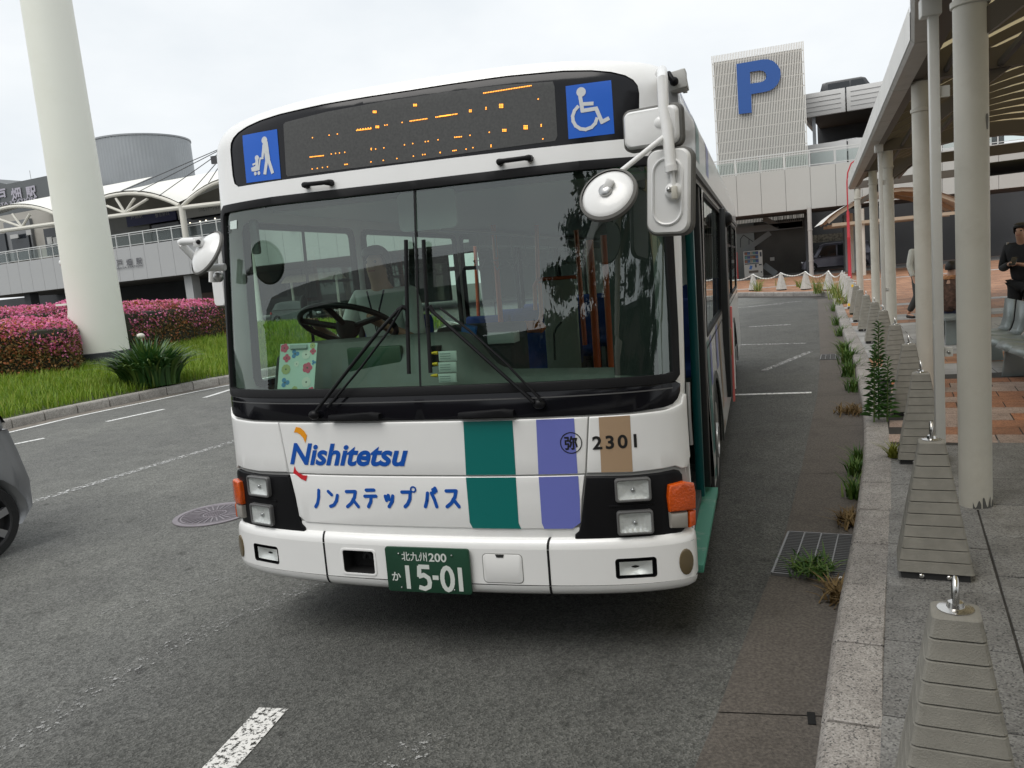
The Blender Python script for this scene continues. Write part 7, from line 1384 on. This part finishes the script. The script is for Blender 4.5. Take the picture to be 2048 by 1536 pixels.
J = dict(ST); J.update(elr=(-.24, -.02, 1.13), wrr=(-.06, -.26, 1.20), fdr=(.5, -.6, .2), ell=(.25, .0, 1.13), wrl=(.08, -.25, 1.18), fdl=(-.4, -.6, .2), head=(0, -.07, 1.605), neck=(0, -.01, 1.47))
hp_ = at(2046, 437, 10.4); pr_ = person('person in black hooded tracksuit standing by the bench looking down at a phone', (hp_[0], hp_[1], PZ+.02), R(-35), J, blk2, blk2)
mb = MB(); mb.box((0, 0, 0), (.075, .012, .15), Matrix.Rotation(R(-50), 3, 'X')); ph = tag(mb.build('phone', mat('phone dark', (.02, .02, .022), .2), None, bevel=.005), 'dark smartphone held in both hands by the person in black', 'phone'); pm_ = pr_.matrix_basis; ph.location = pm_ @ Vector((.01, -.34, 1.235)); ph.rotation_euler = (0, 0, R(-35))
for sx in (-.17, .17): MB().bar((sx, -.03, 1.47), (sx*1.25, .0, 1.36), .03, .012).build('white_stripe', mat('stripe white', (.6, .6, .6), .6), pr_)
wq = onz(1838, 640, PZ); J = dict(ST); J.update(knl=(.10, -.12, .50), anl=(.10, -.16, .09), knr=(-.10, -.02, .50), anr=(-.10, .22, .12)); person('man in a pale long shirt and dark trousers walking behind the columns', (wq[0]+.03, wq[1], PZ), R(40), J, mat('pale shirt', (.55, .55, .50), .8), mat('dark trousers', (.05, .052, .05), .8), hair=True)
sq2 = b2.location; J = dict(ST); SIT = dict(pelvis=(0, .05, .50), spine=(0, .05, .67), chest=(0, .02, .87), neck=(0, -.01, 1.03), head=(0, -.04, 1.17), shl=(.18, .02, .95), shr=(-.18, .02, .95), ell=(.23, -.05, .68), elr=(-.23, -.05, .68), wrl=(.1, -.26, .60), wrr=(-.1, -.26, .60), hipl=(.09, .0, .50), hipr=(-.09, .0, .50), knl=(.10, -.42, .52), knr=(-.10, -.42, .52), anl=(.10, -.42, .08), anr=(-.10, -.42, .08)); wo = person('woman in a dark brown patterned top sitting with her back to the bus stop', (sq2[0], sq2[1], PZ-.03), R(150), SIT, mat('brown pattern top', (.10, .055, .04), .85, var=.6, vscale=18), mat('navy trousers', (.015, .018, .04), .8)); 
MB().lathe([(.115, 1.0), (.12, 1.03), (.10, 1.06)], 16, Matrix.Translation((0, -.01, .0)), cap=False).build('scarf', mat('orange scarf', (.42, .2, .09), .8, var=.4, vscale=25), wo, smooth=True)
# driver
dloc = BM @ Vector((B(768, 600, 1.3).x, 1.32, B(745, 528, 1.28).z-1.17)); J = dict(SIT); J.update(ell=(.27, -.12, .66), elr=(-.27, -.12, .66), wrl=(.17, -.42, .80), wrr=(-.24, -.42, .80), fdl=(0, -.6, .5), fdr=(0, -.6, .5))
dv = person('bus driver in a white short sleeved shirt seated behind the steering wheel', dloc, 0, J, mat('white shirt', (.62, .66, .64), .8), mat('navy trousers', ()), sleeve=.8)
MB().tube([(-.06, -.10, 1.0), (-.02, -.135, .85), (0, -.14, .72), (.02, -.135, .85), (.06, -.10, 1.0)], .006, 6).build('lanyard', mat('lanyard dark', (.03, .03, .05), .7), dv, smooth=True)
# clipboard standing on the dashboard behind the windscreen
cq = [B(562, 688, .235), B(634, 686, .24), B(628, 788, .20), B(553, 790, .195)]; ctr = sum(cq, Vector())/4; cbd = thing('clipboard', 'floral printed clipboard standing behind the windscreen on the dashboard', 'clipboard', BM @ ctr); ex = ((cq[1]-cq[0])+(cq[2]-cq[3]))/2; ey = ((cq[0]-cq[3])+(cq[1]-cq[2]))/2; ex, ey = BM.to_3x3() @ ex, BM.to_3x3() @ ey; nz_ = ex.cross(ey).normalized(); nz_ = nz_ if nz_.y < 0 else -nz_
def cp(u, v, d=0.0): return ex*(u-.5)+ey*(v-.5)+nz_*d
mb = MB(); mb.add([cp(0, 0), cp(1, 0), cp(1, 1), cp(0, 1), cp(0, 0, -.004), cp(1, 0, -.004), cp(1, 1, -.004), cp(0, 1, -.004)], [(0, 1, 2, 3), (7, 6, 5, 4), (0, 4, 5, 1), (1, 5, 6, 2), (2, 6, 7, 3), (3, 7, 4, 0)]); mb.build('board', mat('clipboard pale mint', (.55, .68, .62), .5), cbd)
asp = ey.length/ex.length
def flower(u, v, r_, cm, pet=5, name='printed_flower'):
    f_ = MB()
    for k in range(pet):
        a = 2*math.pi*k/pet; cu_, cv_ = u+r_*.55*math.cos(a), v+r_*.55*math.sin(a)/asp; f_.add([cp(cu_+r_*.5*math.cos(b), cv_+r_*.5*math.sin(b)/asp, .0008+.0001*k) for b in np.linspace(0, 2*math.pi, 10, endpoint=False)], [tuple(range(10))])
    o = f_.build(name, cm, cbd); g_ = MB(); g_.add([cp(u+r_*.2*math.cos(b), v+r_*.2*math.sin(b)/asp, .0018) for b in np.linspace(0, 2*math.pi, 8, endpoint=False)], [tuple(range(8))]); g_.build('flower_centre', mat('print dark', (.12, .14, .12), .6), o)
pk1 = mat('print pink', (.62, .12, .20), .6); bl1 = mat('print blue', (.12, .28, .52), .6); wh1 = mat('print white', (.7, .72, .66), .6); ye1 = mat('print olive', (.42, .45, .22), .6)
for u, v, r_, m_, n_ in ((.12, .92, .11, pk1, 5), (.42, .80, .11, bl1, 3), (.72, .78, .11, wh1, 9), (.90, .84, .08, pk1, 4), (.20, .72, .10, pk1, 4), (.20, .50, .12, ye1, 9), (.78, .52, .13, pk1, 5), (.20, .24, .12, bl1, 3), (.78, .24, .12, wh1, 9), (.94, .62, .06, bl1, 3), (.93, .08, .08, pk1, 5), (.70, .04, .05, bl1, 3), (.08, .04, .07, pk1, 5), (.88, .95, .07, ye1, 7), (.48, .10, .08, ye1, 7), (.48, .60, .07, wh1, 7)): flower(u, v, r_, m_, n_)
mb = MB(); mb.add([cp(.28, .90, .002), cp(.74, .90, .002), cp(.74, .975, .002), (cp(.28, .975, .002)), cp(.28, .90, .010), cp(.74, .90, .010), cp(.74, .975, .006), cp(.28, .975, .006)], [(4, 5, 6, 7), (0, 1, 5, 4), (0, 4, 7, 3), (1, 2, 6, 5)]); mb.build('clip', mat('clip grey', (.25, .28, .27), .3, metal=.6), cbd)
# ================================================================== BEHIND THE PHOTOGRAPHER (seen only as reflections in the glass)
pnl = leafmat('pine needles', [(.008, .022, .010), (.015, .035, .014), (.025, .05, .018)], .6, .1); bark = mat('pine bark', (.06, .045, .035), .9, bump=.6, bscale=12)
def pine(label, loc, h, sp, seed):
    r_ = np.random.default_rng(seed); t_ = thing('pine_tree', label, 'tree', loc); MB().tube([(0, 0, 0), (.2, .1, h*.35), (-.1, .2, h*.7), (.1, 0, h)], [.28, .22, .14, .04], 10).build('trunk', bark, t_, smooth=True); P_ = []; br_ = MB()
    for i in range(34):
        z = h*(.22+.76*i/34); a = r_.uniform(0, 6.28); L = sp*(1.05-.75*(i/34)**1.3)*r_.uniform(.7, 1.2); e = np.array([L*math.cos(a), L*math.sin(a), z+L*r_.uniform(.02, .22)]); br_.tube([(0, 0, z), tuple(e)], [.07, .02], 5)
        k = int(420*L/sp); f_ = r_.uniform(.35, 1.05, k)[:, None]; P_.append(np.array([0, 0, z])+f_*(e-np.array([0, 0, z]))+r_.normal(0, 1, (k, 3))*np.array([.42, .42, .16])*(.6+.5*L/sp))
    br_.build('limbs', bark, t_); leafcloud('crown', np.vstack(P_), .22, pnl, t_, aspect=.35); return t_
pine('dark pine tree behind the photographer mirrored in the windscreen', (2.2, -23, 0), 11.8, 5.2, 3); pine('second dark pine tree mirrored at the edge of the windscreen', (9.0, -23, 0), 12.5, 5.0, 5); pine('third pine tree mirrored low in the windscreen', (15.5, -19, 0), 11.0, 4.6, 8)
lb2 = thing('reflection_block', 'unseen low dark block added behind the pine trees to darken the reflection', 'building', (9, -40, 0)); MB().box((0, 0, 4.6), (40, 8, 9.2)).build('wall', mat('far brown wall', (.07, .055, .045), .85, var=.3, vscale=1.5), lb2); MB().box((0, 0, 9.3), (41, 9, .3)).build('roof_slab', mat('dark roof tile', (.05, .052, .055), .7), lb2)  # unseen block added so the low part of the windscreen reflection turns dark
for i in range(9): MB().box((-17+4.2*i, 4.03, 4.5), (2.0, .1, 1.6)).build('window', mat('far window', (.05, .06, .07), .1), lb2)
bh = thing('brick_building', 'long dark brick building across the road mirrored in the bus glass', 'building', (-31, -38, 0)); MB().box((0, 0, 5.7), (38, 10, 11.4)).build('wall', mat('brown brick', (.08, .052, .042), .85, var=.3, vscale=2), bh); mb = MB(); mb.prism([(-6, 11.4), (6, 11.4), (0, 15)], lambda u, v: (-19.5, u, v), lambda u, v: (19.5, u, v)); mb.build('roof', mat('dark roof tile', (.05, .052, .055), .7), bh)
for i in range(20): w_ = MB().box((-17+3.6*(i % 10), 5.03, 3.6+4*(i//10)), (1.6, .1, 1.5)).build('window', mat('far window', (.05, .06, .07), .1), bh)
